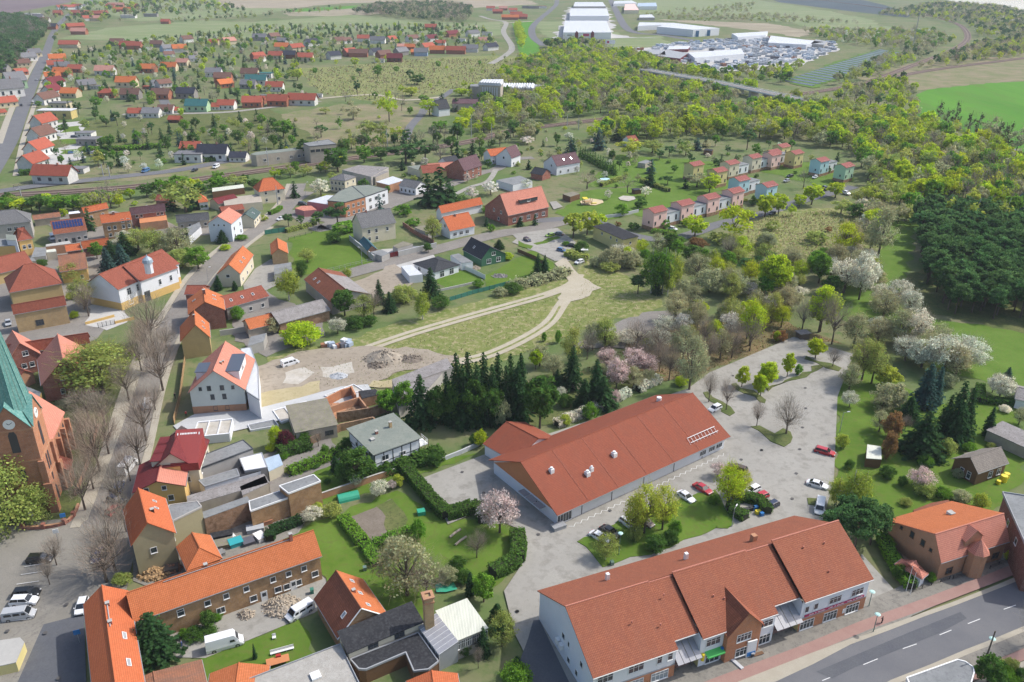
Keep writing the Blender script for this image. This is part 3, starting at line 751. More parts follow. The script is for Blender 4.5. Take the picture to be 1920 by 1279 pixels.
  if kind == 'shed':
   g.prism([W(-w/2-.2, -.25, z0+h), W(w/2+.2, -.25, z0+h), W(w/2+.2, dep+.1, zt), W(-w/2-.2, dep+.1, zt)], [W(-w/2-.2, -.25, z0+h+.12), W(w/2+.2, -.25, z0+h+.12), W(w/2+.2, dep+.1, zt+.12), W(-w/2-.2, dep+.1, zt+.12)], 0, True, True)
  else:
   rz = z0+h+w*.45; db = (rz-z0)/tan; db = min(db, run*(1-q)+.3); ds = min(h/tan, db)
   a, b, c = W(-w/2-.2, -.25, z0+h-.05), W(0, -.25, rz), W(w/2+.2, -.25, z0+h-.05); a2, b2, c2 = W(-w/2-.2, ds, z0+h-.05), W(0, db, rz), W(w/2+.2, ds, z0+h-.05)
   g.face([a, b, b2, a2]); g.face([b, c, c2, b2]); dn = lambda p: (p[0], p[1], p[2]-.12)
   g.face([dn(a), dn(b), b, a]); g.face([dn(b), dn(c), c, b]); g.face([dn(a), dn(a2), a2, a]); g.face([dn(c), dn(c2), c2, c])
   k = G(); k.face([W(-w/2, 0, z0+h-.04), W(w/2, 0, z0+h-.04), W(0, 0, rz-.12)]); k.obj('gable_wall', wmat, d)
  g.obj('dormer_roof', mat, d)
  if win:
   fm = winmesh(min(w*.6, 1.6), min(h*.65, 1.3)); n = -s.Y*sg; p = Vector(W(0, 0, z0+h*.2))+n*.004
   o = link('window', fm[0], d, p, math.atan2(n.y, n.x)-math.pi/2); link('pane', fm[1], o)
  return d
def house(label, t, E, he, r=None, hr=None, roof='tile_red', wall='plaster_white', win='', kind='gable', hip='', chim=(), sky=(), base=None, gut=True, rise=.5, par=.25, pm='gutter_metal', **kw):
 s = House(t, E, he, r, hr, label=label, **kw)
 if kind == 'gable':
  hg = hh = 0
  if 'g' in hip: hg = s.W*.42
  if 'h' in hip: hh = s.W*.42
  s.walls(wall, not hip); s.gable_roof(roof, hipg=hg, hiph=hh)
  if hip == 'g' or hip == 'h':   # one true gable left: close it
   u = s.ov if hip == 'g' else s.L-s.ov; g = G(); f = s.frac*s.W
   g.face([s.Wd(u, s.ov, s.he-.2), s.Wd(u, s.W-s.ov, s.he-.2), s.Wd(u, f, s.hr-.1)]); g.obj('gable_wall', wall, s.root)
  if gut and depth(s.c) < 400: s.gutters()
 elif kind == 'flat': s.hr = s.he; s.walls(wall, top=s.he-.12); s.flat_roof(roof, par, pm)
 elif kind == 'mono': w = s.mono_roof(roof, rise); w.obj('wall', wall, s.root); s.hr = s.he
 if base: s.band(*base)
 if win: s.wins(win)
 for c in chim: s.chimney(*c)
 for k in sky: s.sky(*k)
 return s
def block(label, P, z0, z1, top, side, name='shed', cat='shed', group=None, edge=None, rootname=None):
 """flat-topped body over a world polygon"""
 c = sum((Vector((p.x, p.y, 0)) for p in P), Vector())/len(P); r = empty(name, (c.x, c.y, 0), label, cat, group)
 q = [(p.x-c.x, p.y-c.y) for p in P]; g = G(); n = len(q)
 OBST.append((c.x, c.y, max(Vector(a).length for a in q)*.75+.5))
 for i in range(n): a, b = q[i], q[(i+1) % n]; g.face([(*a, z0), (*b, z0), (*b, z1), (*a, z1)])
 g.obj('wall', side, r); g = G(); g.prism([(*a, z1+.002) for a in q], [(*a, z1+.12) for a in q], 0, True, True); g.obj('roof', top, r)
 if edge:
  e = G()
  for i in range(n):
   a, b = Vector((*q[i], 0)), Vector((*q[(i+1) % n], 0)); d = (b-a).normalized(); nn = Vector((-d.y, d.x, 0))
   W = lambda u, v, z: tuple(a+d*u+nn*v+Vector((0, 0, z))); e.fbox(W, 0, (b-a).length, -.1, .1, z1-.15, z1+.22+.002*i)
  e.obj('roof_edge', edge, r)
 return r, c
def wallrun(label, P, h, w, mat, name='garden_wall', cat='wall', cap=None, group=None, gap=None):
 c = P[0]; r = empty(name, (c.x, c.y, 0), label, cat, group)
 for i in range(len(P)-1):
  a, b = P[i]-c, P[i+1]-c; a.z = b.z = 0; d = (b-a); L = d.length; d.normalize(); n = Vector((-d.y, d.x, 0))
  W = lambda u, v, z: tuple(a+d*u+n*v+Vector((0, 0, z)))
  g = G(); g.fbox(W, -w/2, L-w/2 if i < len(P)-2 else L, -w/2, w/2, 0, h+.001*i); g.obj('wall', mat, r)
  if cap: g = G(); g.fbox(W, -w/2-.05, L, -w/2-.05, w/2+.05, h+.003+.001*i, h+.08+.001*i); g.obj('wall_cap', cap, r)
 return r
def fence(label, P, h, mat='dark_metal', rails=2, step=2.5, solid=None, group=None, name='fence', sm=False):
 """posts as parts, rails between them; solid: a panel material for each bay"""
 if sm: P = smooth(P, 3)
 c = P[0]; r = empty(name, (c.x, c.y, 0), label, 'fence', group); post = G(); post.box(-.05, .05, -.05, .05, 0, h+.08); pm = post.mesh('post', mat)
 for i in range(len(P)-1):
  a, b = P[i]-c, P[i+1]-c; a.z = b.z = 0; d = b-a; L = d.length; d.normalize(); n = Vector((-d.y, d.x, 0)); k = max(1, round(L/step))
  for j in range(k):
   link('post', pm, r, a+d*(L*j/k))
   A = a+d*(L*j/k); W = lambda u, v, z: tuple(A+d*u+n*v+Vector((0, 0, z)))
   g = G()
   if solid: g.fbox(W, .06, L/k-.06, -.02, .02, .08, h)
   else:
    for q in range(rails): z = h*(q+1)/rails-.08; g.fbox(W, .05, L/k-.05, -.02, .02, z, z+.06)
   g.obj('panel' if solid else 'rail', solid or mat, r)
 link('post', pm, r, P[-1]-c); return r
# ---------------------------------------------------------------- vehicles
paintm(); plain('tyre', (.02, .02, .02), .9); plain('rim', (.35, .36, .37), .35, .6); plain('lamp_red', (.35, .01, .01), .3); plain('lamp_clear', (.7, .7, .68), .15)
plain('car_glass', (.018, .022, .028), .08, 0, .8, .02); plain('plastic_black', (.025, .025, .027), .6)
def carproto(kind):
 """length, width, height, then side profile of body and cabin"""
 L, Wd, H, belt, hood, c0, c1, r0, r1 = {
  'hatch': (4.0, 1.72, 1.46, .93, .86, .24, .985, .42, .90), 'sedan': (4.6, 1.8, 1.44, .92, .84, .27, .88, .42, .72),
  'estate': (4.65, 1.8, 1.5, .95, .88, .26, .985, .40, .92), 'suv': (4.5, 1.85, 1.66, 1.06, 1.0, .24, .98, .38, .90),
  'van': (5.1, 1.95, 1.95, 1.15, 1.02, .13, .995, .27, .975), 'boxvan': (6.0, 2.05, 2.6, 1.35, 1.15, .12, .998, .24, .985)}[kind]
 r = empty('car', (0, 0, 0)); hw = Wd/2
 X = lambda q: -L/2+L*q          # front at -x
 st = [(0, .35, .62, .84), (.03, .22, .70, .93), (.12, .2, hood-.03, 1), (c0, .2, hood+.03, 1), (r0, .2, belt, 1), (.75, .2, belt+.01, 1), (c1, .22, belt-.02, .98), (1, .35, belt-.18, .90)]
 def loft(secs, caps=True):
  g = G()
  for i in range(len(secs)-1):
   a, b = secs[i], secs[i+1]; n = len(a)
   for j in range(n): k = (j+1) % n; g.face([a[j], b[j], b[k], a[k]])
  if caps: g.face(secs[0][::-1]); g.face(secs[-1])
  return g
 S = []
 for q, zb, zt, wf in st:
  x = X(q); w = hw*wf; zm = zb+(zt-zb)*.55
  S.append([(x, -w*.94, zb), (x, w*.94, zb), (x, w, zm), (x, w*.93, zt), (x, -w*.93, zt), (x, -w, zm)])
 loft(S).obj('body', 'car_paint', r)
 wl, wt = hw*.90, hw*.72
 g = G(); B = [(X(c0), belt-.05), (X(c1), belt-.05)]; T = [(X(r0), H-.05), (X(r1), H-.05)]
 b = [(B[0][0], -wl, belt-.05), (B[1][0], -wl, belt-.05), (B[1][0], wl, belt-.05), (B[0][0], wl, belt-.05)]; t = [(T[0][0], -wt, H-.05), (T[1][0], -wt, H-.05), (T[1][0], wt, H-.05), (T[0][0], wt, H-.05)]
 if kind in ('van', 'boxvan'):
  b2 = [(p[0], p[1]*1.04, p[2]) for p in b]; t2 = [(p[0], p[1]*1.15, p[2]+.03) for p in t]; g.prism(b2, t2, 0, True); g.obj('cargo_body', 'car_paint', r)
  xm = X(c0)+.02
  g = G(); f = lambda u, v, e=.03: tuple(Vector(b2[0]).lerp(Vector(b2[3]), u).lerp(Vector(t2[0]).lerp(Vector(t2[3]), u), v)+Vector((-e, 0, e*.6)))
  g.face([f(.06, .08), f(.94, .08), f(.94, .62 if kind == 'boxvan' else .9), f(.06, .62 if kind == 'boxvan' else .9)]); g.obj('windscreen', 'car_glass', r)
  for sg in (-1, 1):
   g = G(); w = wl*1.04+.03; z0, z1 = belt+.05, belt+.5
   for a0, a1 in ((.22, .36),)+(((.40, .62), (.66, .9)) if kind == 'van' else ()): g.face([(X(a0), sg*w, z0), (X(a1), sg*w, z0), (X(a1), sg*w*.975, z1), (X(a0)+.15, sg*w*.975, z1)])
   g.obj('side_window', 'car_glass', r)
 else:
  g.prism(b, t, 0, False); g.obj('windows', 'car_glass', r)
  g = G(); e = .03; tt = [(p[0]*1.0, p[1]*1.04, H-.06) for p in t]; g.prism(tt, [(p[0]*.96+.02, p[1]*.86, H) for p in tt], 0, True);
  for (i, w_) in ((0, .04), (3, .04), (1, .05), (2, .05)): g.tube(b[i], tt[i], .035, 4)
  for sg in (-1, 1): xm = X((c0+c1)/2+.03); g.tube((xm, sg*wl, belt-.05), (xm, sg*wt*1.03, H-.05), .04, 4)
  g.obj('roof', 'car_paint', r)
 wr = .33 if kind != 'boxvan' else .36
 w = G(); w.cyl((0, -.1, 0), wr, .2, 14, ax=(0, 1, 0)); wm = w.mesh('wheel', 'tyre'); w = G(); w.cyl((0, -.115, 0), wr*.62, .23, 10, ax=(0, 1, 0)); rm = w.mesh('rim', 'rim')
 for q in (.185, .80):
  for sg in (-1, 1): o = link('wheel', wm, r, (X(q), sg*(hw-.1), wr)); link('rim', rm, o)
 for nm, q, m in (('headlight', .012, 'lamp_clear'), ('tail_light', .99, 'lamp_red')):
  for sg in (-1, 1): g = G(); x = X(q); g.box(x-.09, x+.08, sg*hw*.68-.16, sg*hw*.68+.16, .6, .76) if kind[-3:] != 'van' or q < .5 else g.box(x-.05, x+.06, sg*hw*.84-.08, sg*hw*.84+.08, .9, 1.3); g.obj(nm, m, r)
 for q, nm in ((-.0, 'bumper'), (.985, 'bumper')): g = G(); x = X(q); g.box(x-.05, x+.12, -hw*.8, hw*.8, .3, .46); g.obj('bumper', 'plastic_black', r)
 for sg in (-1, 1): g = G(); x = X(c0+.06); g.box(x-.1, x+.08, sg*(hw+.09)-.09, sg*(hw+.09)+.09, belt, belt+.14); g.obj('mirror', 'car_paint', r)
 return r
CARP = {}
CARCOL = {'white': (.75, .76, .77, 1), 'black': (.012, .013, .015, 1), 'red': (.42, .012, .02, 1), 'silver': (.40, .41, .42, 1), 'blue': (.02, .045, .12, 1), 'darkblue': (.012, .02, .05, 1),
          'grey': (.10, .105, .11, 1), 'green': (.25, .40, .02, 1), 'brown': (.07, .035, .02, 1), 'lightblue': (.06, .16, .32, 1), 'paleblue': (.45, .52, .60, 1)}
# ---------------------------------------------------------------- street furniture
def lamp(t, x, y, h, style='disc', label='street lamp', group=None, face=0):
 p = at(t, x, y); r = empty('street_lamp', p, label, 'street lamp', group)
 g = G(); g.cyl((0, 0, 0), .09, h, 8, .05); g.obj('pole', 'lamp_green' if style == 'disc' else 'gutter_metal', r)
 if style == 'disc': g = G(); g.cyl((0, 0, h), .5, .12, 12, .3); g.cyl((0, 0, h-.16), .16, .15, 8, .2); g.obj('lamp_head', 'lamp_glassgreen', r)
 else: g = G(); c, s_ = math.cos(face), math.sin(face); g.tube((0, 0, h), (c*.9, s_*.9, h+.25), .04, 5); g.obj('arm', 'gutter_metal', r); g = G(); g.tube((c*.8, s_*.8, h+.25), (c*1.5, s_*1.5, h+.3), .13, 6); g.obj('lamp_head', 'white_paint', r)
 return r
plain('lamp_green', (.12, .2, .17), .5); plain('lamp_glassgreen', (.45, .68, .62), .3); plain('wood_post', (.14, .11, .085), .9, n=.4)
def post(t, x, y, h, label, name='wooden_pole', mat='wood_post', r=.14, cat='pole', group=None):
 p = at(t, x, y); e = G(); e.cyl((0, 0, 0), r, h, 8, r*.75); o = e.obj(name, mat, None, p); return tag(o, label, cat, group)
def boxes(name, cat, rows, t, group=None):
 """rows of (x,y, w,d,h, angle, material, label): small upright things"""
 for (x, y, w, d, h, a, m, lab) in rows:
  g = G(); g.box(-w/2, w/2, -d/2, d/2, 0, h); g.box(-w/2-.03, w/2+.03, -d/2-.03, d/2+.03, h+.002, h+.07)
  o = g.obj(name, m, None, at(t, x, y)); o.rotation_euler = (0, 0, a); tag(o, lab, cat, group)
def heap(label, t, x, y, r, h, m, name='rubble_heap', cat='heap', n=90, s=.35):
 """a pile of loose pieces: a low mound with lumps lying on it"""
 p = at(t, x, y); g = G(); K = 14
 for i in range(K):
  for j in range(5):
   f = lambda a, b: (math.cos(2*math.pi*a/K)*r*(b/5), math.sin(2*math.pi*a/K)*r*.8*(b/5), h*(1-(b/5)**1.6)*(1+.18*math.sin(a*2.3)))
   g.face([f(i, j), f(i, j+1), f((i+1) % K, j+1), f((i+1) % K, j)])
 for i in range(n):
  a = rng.uniform(0, 6.28); q = rng.random()**.6; z = h*(1-q**1.6); c = Vector((math.cos(a)*r*q, math.sin(a)*r*.8*q, z)); w = s*rng.uniform(.4, 1.2)
  g.cyl(c, w*.5, w*rng.uniform(.3, .9), 4, w*.35, ax=(rng.uniform(-1, 1), rng.uniform(-1, 1), 1))
 return tag(g.obj(name, m, None, p), label, cat, None)
def kit(p, rz, parts, name, label, cat, group=None):
 """small made thing from boxes: parts = (name, material, [boxes])"""
 r = empty(name, p, label, cat, group, rz)
 for nm, m, bs in parts:
  g = G()
  for b in bs: g.box(*b)
  g.obj(nm, m, r)
 return r
def text(body, size, loc, rot, mat, parent, name='lettering', ex=.01):
 c = bpy.data.curves.new(name, 'FONT'); c.body = body; c.size = size; c.extrude = ex; c.align_x = 'CENTER'; c.align_y = 'CENTER'
 o = bpy.data.objects.new(name, c); COL.objects.link(o); o.data.materials.append(MATS[mat]); o.parent = parent; o.matrix_basis = Matrix.Translation(loc) @ rot; return o
# ---------------------------------------------------------------- ground, fields, roads
ground('land', (.125, .185, .06), (.23, .215, .12), (.10, .15, .05), .02, .22, k=(.38, .62))
ground('lawn', (.095, .175, .022), (.14, .225, .035), (.12, .155, .035), .10, .7)
ground('lawn_bright', (.10, .19, .025), (.14, .235, .04), (.12, .16, .035), .15, 1.2)
ground('garden', (0.104, 0.146, 0.0427), (0.183, 0.189, 0.0732), (0.0732, 0.0854, 0.0366), .18, 1.6)
ground('meadow', (.10, .19, .025), (.13, .23, .035), (.08, .15, .025), .03, .5)
ground('dry_grass', (.235, .255, .085), (.15, .20, .05), (.36, .31, .18), .05, .5, k=(.35, .65))
ground('scrub', (0.305, 0.256, 0.159), (0.171, 0.207, 0.0732), (0.244, 0.183, 0.146), .05, .45, k=(.35, .6))
ground('leaf_litter', (0.268, 0.183, 0.104), (0.183, 0.159, 0.0732), (0.122, 0.146, 0.0488), .15, 1.3)
ground('field_green', (.075, .225, .02), (.115, .29, .03), (.10, .20, .03), .012, .06, stretch=(1, .2, 1))
ground('field_pale', (.19, .25, .10), (.23, .28, .13), (.27, .27, .16), .006, .05, stretch=(.3, 1, 1))
ground('field_tan', (.36, .30, .22), (.30, .27, .18), (.42, .36, .26), .004, .05, stretch=(.3, 1, 1))
ground('field_plough', (.16, .12, .13), (.20, .155, .15), None, .004, .05)
ground('field_dark', (.06, .085, .10), (.08, .11, .11), None, .004, .05)
ground('asphalt', (.165, .168, .178), (.20, .20, .205), (.145, .148, .158), .12, 3.5, bs=.1)
ground('asphalt_new', (.115, .12, .135), (.135, .14, .15), None, .2, 3, bs=.1)
ground('asphalt_old', (.24, .225, .20), (.30, .28, .25), (.19, .17, .16), .1, 1.2)
ground('paving', (.33, .315, .28), (.41, .395, .355), (.25, .238, .21), .05, .35, bs=.15, k=(.3, .7))
ground('cobbles', (.25, .235, .20), (.31, .29, .25), (.20, .185, .165), .12, 4.5, bs=.6)
ground('footpath_slabs', (.42, .38, .30), (.47, .43, .35), (.36, .33, .27), .4, 3)
ground('red_paving', (.36, .22, .19), (.40, .26, .22), (.32, .2, .17), .4, 3)
ground('dark_paving', (.25, .235, .205), (.31, .29, .25), (.17, .16, .14), .25, 1.5)
ground('brick_paving', (.42, .25, .16), (.48, .30, .2), (.36, .2, .13), .5, 3)
ground('sand_track', (.46, .41, .31), (.52, .47, .37), (.38, .34, .25), .2, 1.2)
ground('dirt', (.33, .28, .215), (.42, .37, .30), (.25, .21, .165), .08, .6, k=(.3, .7))
ground('dirt_yellow', (.44, .37, .22), (.50, .43, .27), (.34, .30, .16), .2, 1)
ground('dirt_pale', (.56, .53, .48), (.46, .42, .35), None, .3, 1)
ground('soil', (.21, .175, .14), (.26, .22, .18), (.15, .13, .10), .4, 3, bs=.8)
ground('ballast', (.23, .17, .135), (.29, .225, .18), (.17, .14, .13), .08, 1.0)
ground('concrete_slab', (.50, .51, .51), (.56, .57, .57), (.45, .45, .44), .2, 1.5)
ground('play_sand', (.62, .50, .30), (.66, .55, .35), None, .3, 2)
ground('yard_pale', (.50, .49, .46), (.58, .57, .54), (.38, .37, .35), .03, .3)
plain('line_white', (.72, .72, .7), .8, n=.2); plain('rail_rust', (.16, .10, .075), .6); plain('lake_water', (.45, .5, .55), .08, 0, 1, 0)
def S(name, m, t, s, **k): return sheet(name, pts(t, s), m, **k)
g = G(); n = 24; X0, X1, Y0, Y1 = -7000, 7000, -600, 9000
g.face([(X0, Y0, 0), (X1, Y0, 0), (X1, Y1, 0), (X0, Y1, 0)]); tag(g.obj('ground', 'land'), kind='structure')
F = 'F'
# far fields
LAY[0] = .02
S('field', 'field_plough', F, '0,-40 150,-30 132,4 60,18 0,28')
S('field', 'field_pale', F, '140,-10 560,-18 540,18 470,30 260,40 150,12')
S('field', 'field_tan', F, '400,-28 960,-36 1000,-20 980,2 640,6 540,16 420,14')
S('field', 'field_green', F, '536,18 740,6 700,14 545,24')
S('field', 'field_tan', F, '536,24 720,12 980,-2 1010,8 900,14 660,30 540,30')
S('field', 'field_pale', F, '200,52 380,38 470,42 660,28 700,30 880,44 940,40 950,64 900,72 700,58 560,66 330,80 110,72')
S('field', 'field_pale', F, '1000,40 1110,40 1180,75 1110,80 1030,78')
S('field', 'field_green', F, '960,44 1004,38 992,62 1012,88 1012,104 975,106')
S('field', 'field_pale', F, '1040,78 1240,66 1260,84 1150,95 1060,92')
S('field', 'field_pale', F, '1160,0 1420,0 1560,22 1640,38 1640,52 1500,44 1350,30 1180,26')
S('field', 'field_dark', F, '1400,-16 1560,-14 1660,10 1712,28 1700,33 1600,22 1460,4')
S('field', 'field_pale', F, '1440,30 1560,34 1640,46 1700,56 1640,60 1520,52')
S('field', 'field_tan', F, '1230,36 1440,44 1530,60 1500,70 1400,55 1300,44')
S('meadow', 'dry_grass', F, '560,128 640,124 760,112 900,105 985,104 1060,108 1040,135 980,155 900,165 800,180 700,190 600,175 575,150')
S('meadow', 'scrub', F, '0,352 240,340 480,312 640,290 760,255 800,200 640,195 520,215 450,250 460,290 380,305 300,320 0,362')
S('field', 'field_green', F, '1718,178 1740,168 1850,156 1990,150 2040,340 1960,300 1840,262 1770,238 1718,226')
S('meadow', 'scrub', F, '1700,120 1960,96 1990,150 1850,156 1740,168 1640,175 1600,140')
S('meadow', 'lawn_bright', F, '1672,418 1720,412 1712,440 1702,520 1712,580 1760,600 1990,620 1990,760 1860,720 1760,690 1700,640 1640,600 1630,520 1650,460')
S('meadow', 'lawn_bright', F, '1560,530 1630,470 1650,560 1640,640 1580,600')
S('meadow', 'dry_grass', F, '1360,470 1420,400 1560,390 1640,420 1650,470 1590,500 1480,500 1400,500')
S('meadow', 'dry_grass', F, '500,670 640,640 800,590 960,545 1070,520 1100,490 1180,520 1240,560 1230,590 1140,600 1020,650 900,690 760,700 740,720 600,730 500,700')
S('woodland_floor', 'leaf_litter', F, '1180,640 1290,600 1460,600 1600,650 1490,632 1320,700 1250,715 1160,700')
S('woodland_floor', 'garden', F, '1700,520 1740,500 1960,520 1990,640 1800,600 1720,580')
# gardens and lawns
for s in ('542,446 640,424 670,442 702,492 610,512 558,518 546,480', '560,500 640,490 665,500 720,490 590,520'):
 S('lawn', 'lawn', F, s)
S('lawn', 'lawn_bright', F, '820,525 875,505 905,525 830,545'); S('lawn', 'lawn', F, '900,520 1000,470 1040,500 985,540 920,545')
S('lawn', 'lawn', F, '510,1010 605,975 745,920 800,960 880,975 950,975 985,1010 980,1060 930,1100 700,1085 640,1060 600,1060')
S('lawn', 'lawn', F, '500,900 640,850 720,870 900,850 760,900 600,950')
S('lawn', 'lawn_bright', F, '1040,400 1090,360 1200,350 1260,340 1300,330 1420,330 1300,380 1220,410 1180,400 1090,430')
S('lawn', 'lawn_bright', F, '1160,290 1300,300 1400,310 1560,300 1600,340 1540,350 1420,320 1250,350 1100,350')
S('lawn', 'lawn', F, '1570,700 1640,690 1760,760 1900,750 1920,900 1860,960 1700,1010 1620,960 1565,900')
S('lawn', 'lawn', F, '376,1235 560,1160 592,1230 460,1279 420,1300 380,1300')
S('churchyard_grass', 'garden', F, '0,720 160,640 240,650 215,820 160,930 130,985 0,985')
S('lawn', 'garden', F, '0,300 200,290 300,270 480,290 620,280 500,200 0,240')
S('soil_bed', 'soil', F, '648,972 732,936 765,1000 730,1010 700,1022')
S('soil_bed', 'garden', F, '705,950 735,936 765,975 765,1000 735,1005')
# yards between the houses
for m, s in (('asphalt_old', '-10,470 200,452 218,535 230,600 160,645 60,640 -10,650'), ('yard_pale', '165,575 228,560 238,605 200,620 160,610'), ('asphalt_old', '430,560 500,545 600,600 610,630 500,670 440,640'), ('asphalt_old', '345,905 500,850 620,820 640,860 560,900 480,965 350,965'), ('paving', '262,1165 600,1062 640,1110 590,1150 385,1235 270,1232'),
             ('asphalt_old', '565,405 760,345 770,372 620,425'), ('yard_pale', '700,472 790,462 835,500 800,515 740,520'), ('dark_paving', '250,1000 330,985 400,1000 560,930 600,935 560,1000 300,1110 250,1090'), ('asphalt_old', '100,395 250,400 330,425 420,420 400,440 240,440 90,470'), ('garden', '760,800 920,800 1010,800 1250,705 1160,690 1040,700 840,760'), ('brick_paving', '1675,990 1730,985 1745,1030 1700,1060 1680,1020'),
             ('asphalt', '1710,1020 1760,1060 1860,1060 1770,1095 1715,1085')):
 S('yard', m, F, s)
# square, streets
S('square', 'cobbles', F, '-60,990 140,972 170,975 240,965 262,1000 245,1070 235,1120 150,1150 60,1300 -80,1310')
S('street', 'asphalt_new', F, '82,1172 158,1152 163,1310 20,1310')
S('footpath', 'dark_paving', F, '20,1200 100,1040 130,1045 78,1180 20,1310')
cs = pts(F, '190,985 235,860 270,730 300,650 335,590 378,520 430,470 490,425 528,398 548,372 560,345')
ribbon('street', cs, 7.6, 'asphalt_old'); ribbon('pavement', cs, 1.9, 'footpath_slabs', off=4.9, kerb=.08); ribbon('pavement', cs[:8], 1.6, 'footpath_slabs', off=-4.7, kerb=.08)
S('pavement', 'footpath_slabs', F, '150,985 165,975 212,850 258,720 278,650 300,600 280,600 262,650 240,720 196,850 140,970', kerb=.06)
ribbon('street', pts(F, '548,395 600,430 620,420 680,405 760,375 830,352 900,325 930,318 960,300 1000,296'), 6.6, 'asphalt_old')
ribbon('street', pts(F, '500,420 540,388 560,372 580,360'), 6, 'asphalt_old')
ribbon('street', pts(F, '630,520 740,490 820,468 930,440 1000,430 1060,415 1090,415'), 8.5, 'asphalt_old')
ribbon('street', pts(F, '1000,415 1090,410 1130,420 1180,440 1245,450 1300,438 1350,420 1440,398 1500,378 1560,362 1600,350'), 6.2, 'asphalt')
ribbon('footpath', pts(F, '930,318 915,340 880,352 840,372'), 3, 'paving')
S('parking_lot', 'paving', F, '960,440 1045,428 1080,455 1060,488 1030,480 990,468')
S('lawn', 'lawn', F, '972,452 1000,462 995,468 972,462', kerb=.05); S('lawn', 'lawn', F, '1000,457 1046,444 1052,447 1006,460', kerb=.05)
S('yard', 'dirt', F, '660,530 740,496 790,520 760,545 700,560')
S('yard', 'paving', F, '478,505 515,482 545,500 548,520 500,545 462,560 456,535')
S('street', 'paving', F, '960,455 1000,470 1040,490 1070,490 1030,478 970,447')
# east-west road by the railway, and the long street to the north west
ribbon('street', pts(F, '-20,362 60,350 150,340 240,330 330,320 430,302 520,290 640,285'), 8, 'asphalt')
ribbon('street', pts(F, '-20,330 20,262 42,205 70,135 88,95 100,62 118,38 140,20 175,0'), 9, 'asphalt')
ribbon('pavement', pts(F, '30,330 44,262 62,205 84,140 96,100'), 3, 'footpath_slabs')
ribbon('pavement', pts(F, '-2,270 22,205 52,140 72,105'), 4, 'footpath_slabs')
ribbon('street', pts(F, '762,262 768,240 790,215 800,200 830,182 850,168'), 6, 'asphalt'); ribbon('track', pts(F, '600,185 700,178 760,188 830,182'), 5, 'sand_track')
ribbon('street', pts(F, '1135,-30 1058,-12 1042,10 1012,36 998,52 1000,70 1020,86'), 11, 'asphalt')
ribbon('street', pts(F, '900,30 918,36 948,42 944,60 960,88 948,104 920,120'), 8, 'paving')
ribbon('street', pts(F, '1140,-10 1155,20 1172,50 1195,62 1240,66 1300,76'), 14, 'asphalt')
ribbon('track', pts(F, '1000,40 940,44'), 8, 'sand_track')
for s in ('40,330 100,280 150,270 155,300 60,322', '100,232 150,228 160,262 110,262'): S('parking_lot', 'yard_pale', F, s)
for s in ('112,240 150,236 152,246 112,250', '112,262 150,260 152,268 114,272', '112,282 150,280 150,288 112,290'): S('lawn', 'lawn', F, s)
ribbon('street', pts(F, '285,150 300,175 320,215'), 7, 'asphalt'); ribbon('street', pts(F, '230,215 400,212 480,205 600,190'), 6, 'paving')
# sand tracks
ribbon('track', pts(F, '660,665 760,630 860,600 960,572 1020,555 1070,535 1085,515'), 4.2, 'sand_track')
ribbon('track', pts(F, '860,680 920,665 985,635 1030,605 1055,570 1075,545'), 4.2, 'sand_track')
for s in ('660,665 760,630 860,600 960,572 1020,555', '870,677 920,665 985,635 1030,605 1050,575'): ribbon('track_verge', pts(F, s), .8, 'dry_grass')
S('track', 'sand_track', F, '1040,495 1062,482 1075,505 1128,541 1090,562 1058,572 1045,560 1068,530 1065,512')
S('old_slab', 'asphalt_old', F, '1060,655 1128,615 1220,585 1262,582 1285,592 1230,610 1170,655', )
S('building_site', 'dirt', F, '478,690 545,665 600,655 700,650 780,655 860,668 840,690 740,700 690,728 610,740 500,760 478,745')
S('building_site', 'dirt_yellow', F, '470,745 600,715 600,735 520,765 480,790 420,785'); S('building_site', 'dirt_pale', F, '535,700 570,690 590,700 560,722 530,720')
S('building_site', 'dirt_pale', F, '600,690 660,680 665,700 630,712 605,708'); S('building_site', 'dirt_yellow', F, '700,715 740,712 735,728 690,726')
S('concrete_yard', 'concrete_slab', F, '325,800 365,778 480,768 560,748 640,726 690,722 700,738 650,755 545,785 440,810 350,825')
# market and shop parking
S('parking_lot', 'paving', F, '795,897 905,855 1290,730 1330,700 1488,633 1600,665 1570,745 1563,905 1540,985 1620,1080 1500,1200 1000,1330 940,1330 985,1230 965,1190 945,1110 985,1050 985,1000 900,960 840,985')
S('driveway', 'paving', F, '1615,1040 1705,1140 1735,1140 1660,1190 1560,1180')
S('parking_lot', 'asphalt_new', F, '1000,1165 1012,1165 1090,1330 960,1330 975,1240 990,1200')
for s in ('1082,1018 1205,960 1340,920 1375,985 1255,1030 1130,1066',):
 S('grass_island', 'lawn', F, s, kerb=.1)
for s in ('1371,722 1380,720 1436,752 1434,758 1424,756', '1436,730 1537,686 1543,690 1440,736', '1511,669 1578,692 1572,698 1508,675', '1318,738 1328,736 1378,776 1368,782', '1407,802 1424,800 1452,815 1468,805 1482,812 1482,832 1470,840 1445,830', '1513,936 1545,938 1540,952 1515,948'):
 S('grass_island', 'garden', F, s, kerb=.1)
S('lawn', 'lawn', F, '770,1240 820,1100 860,1100 700,1020 600,1060 640,1140', )
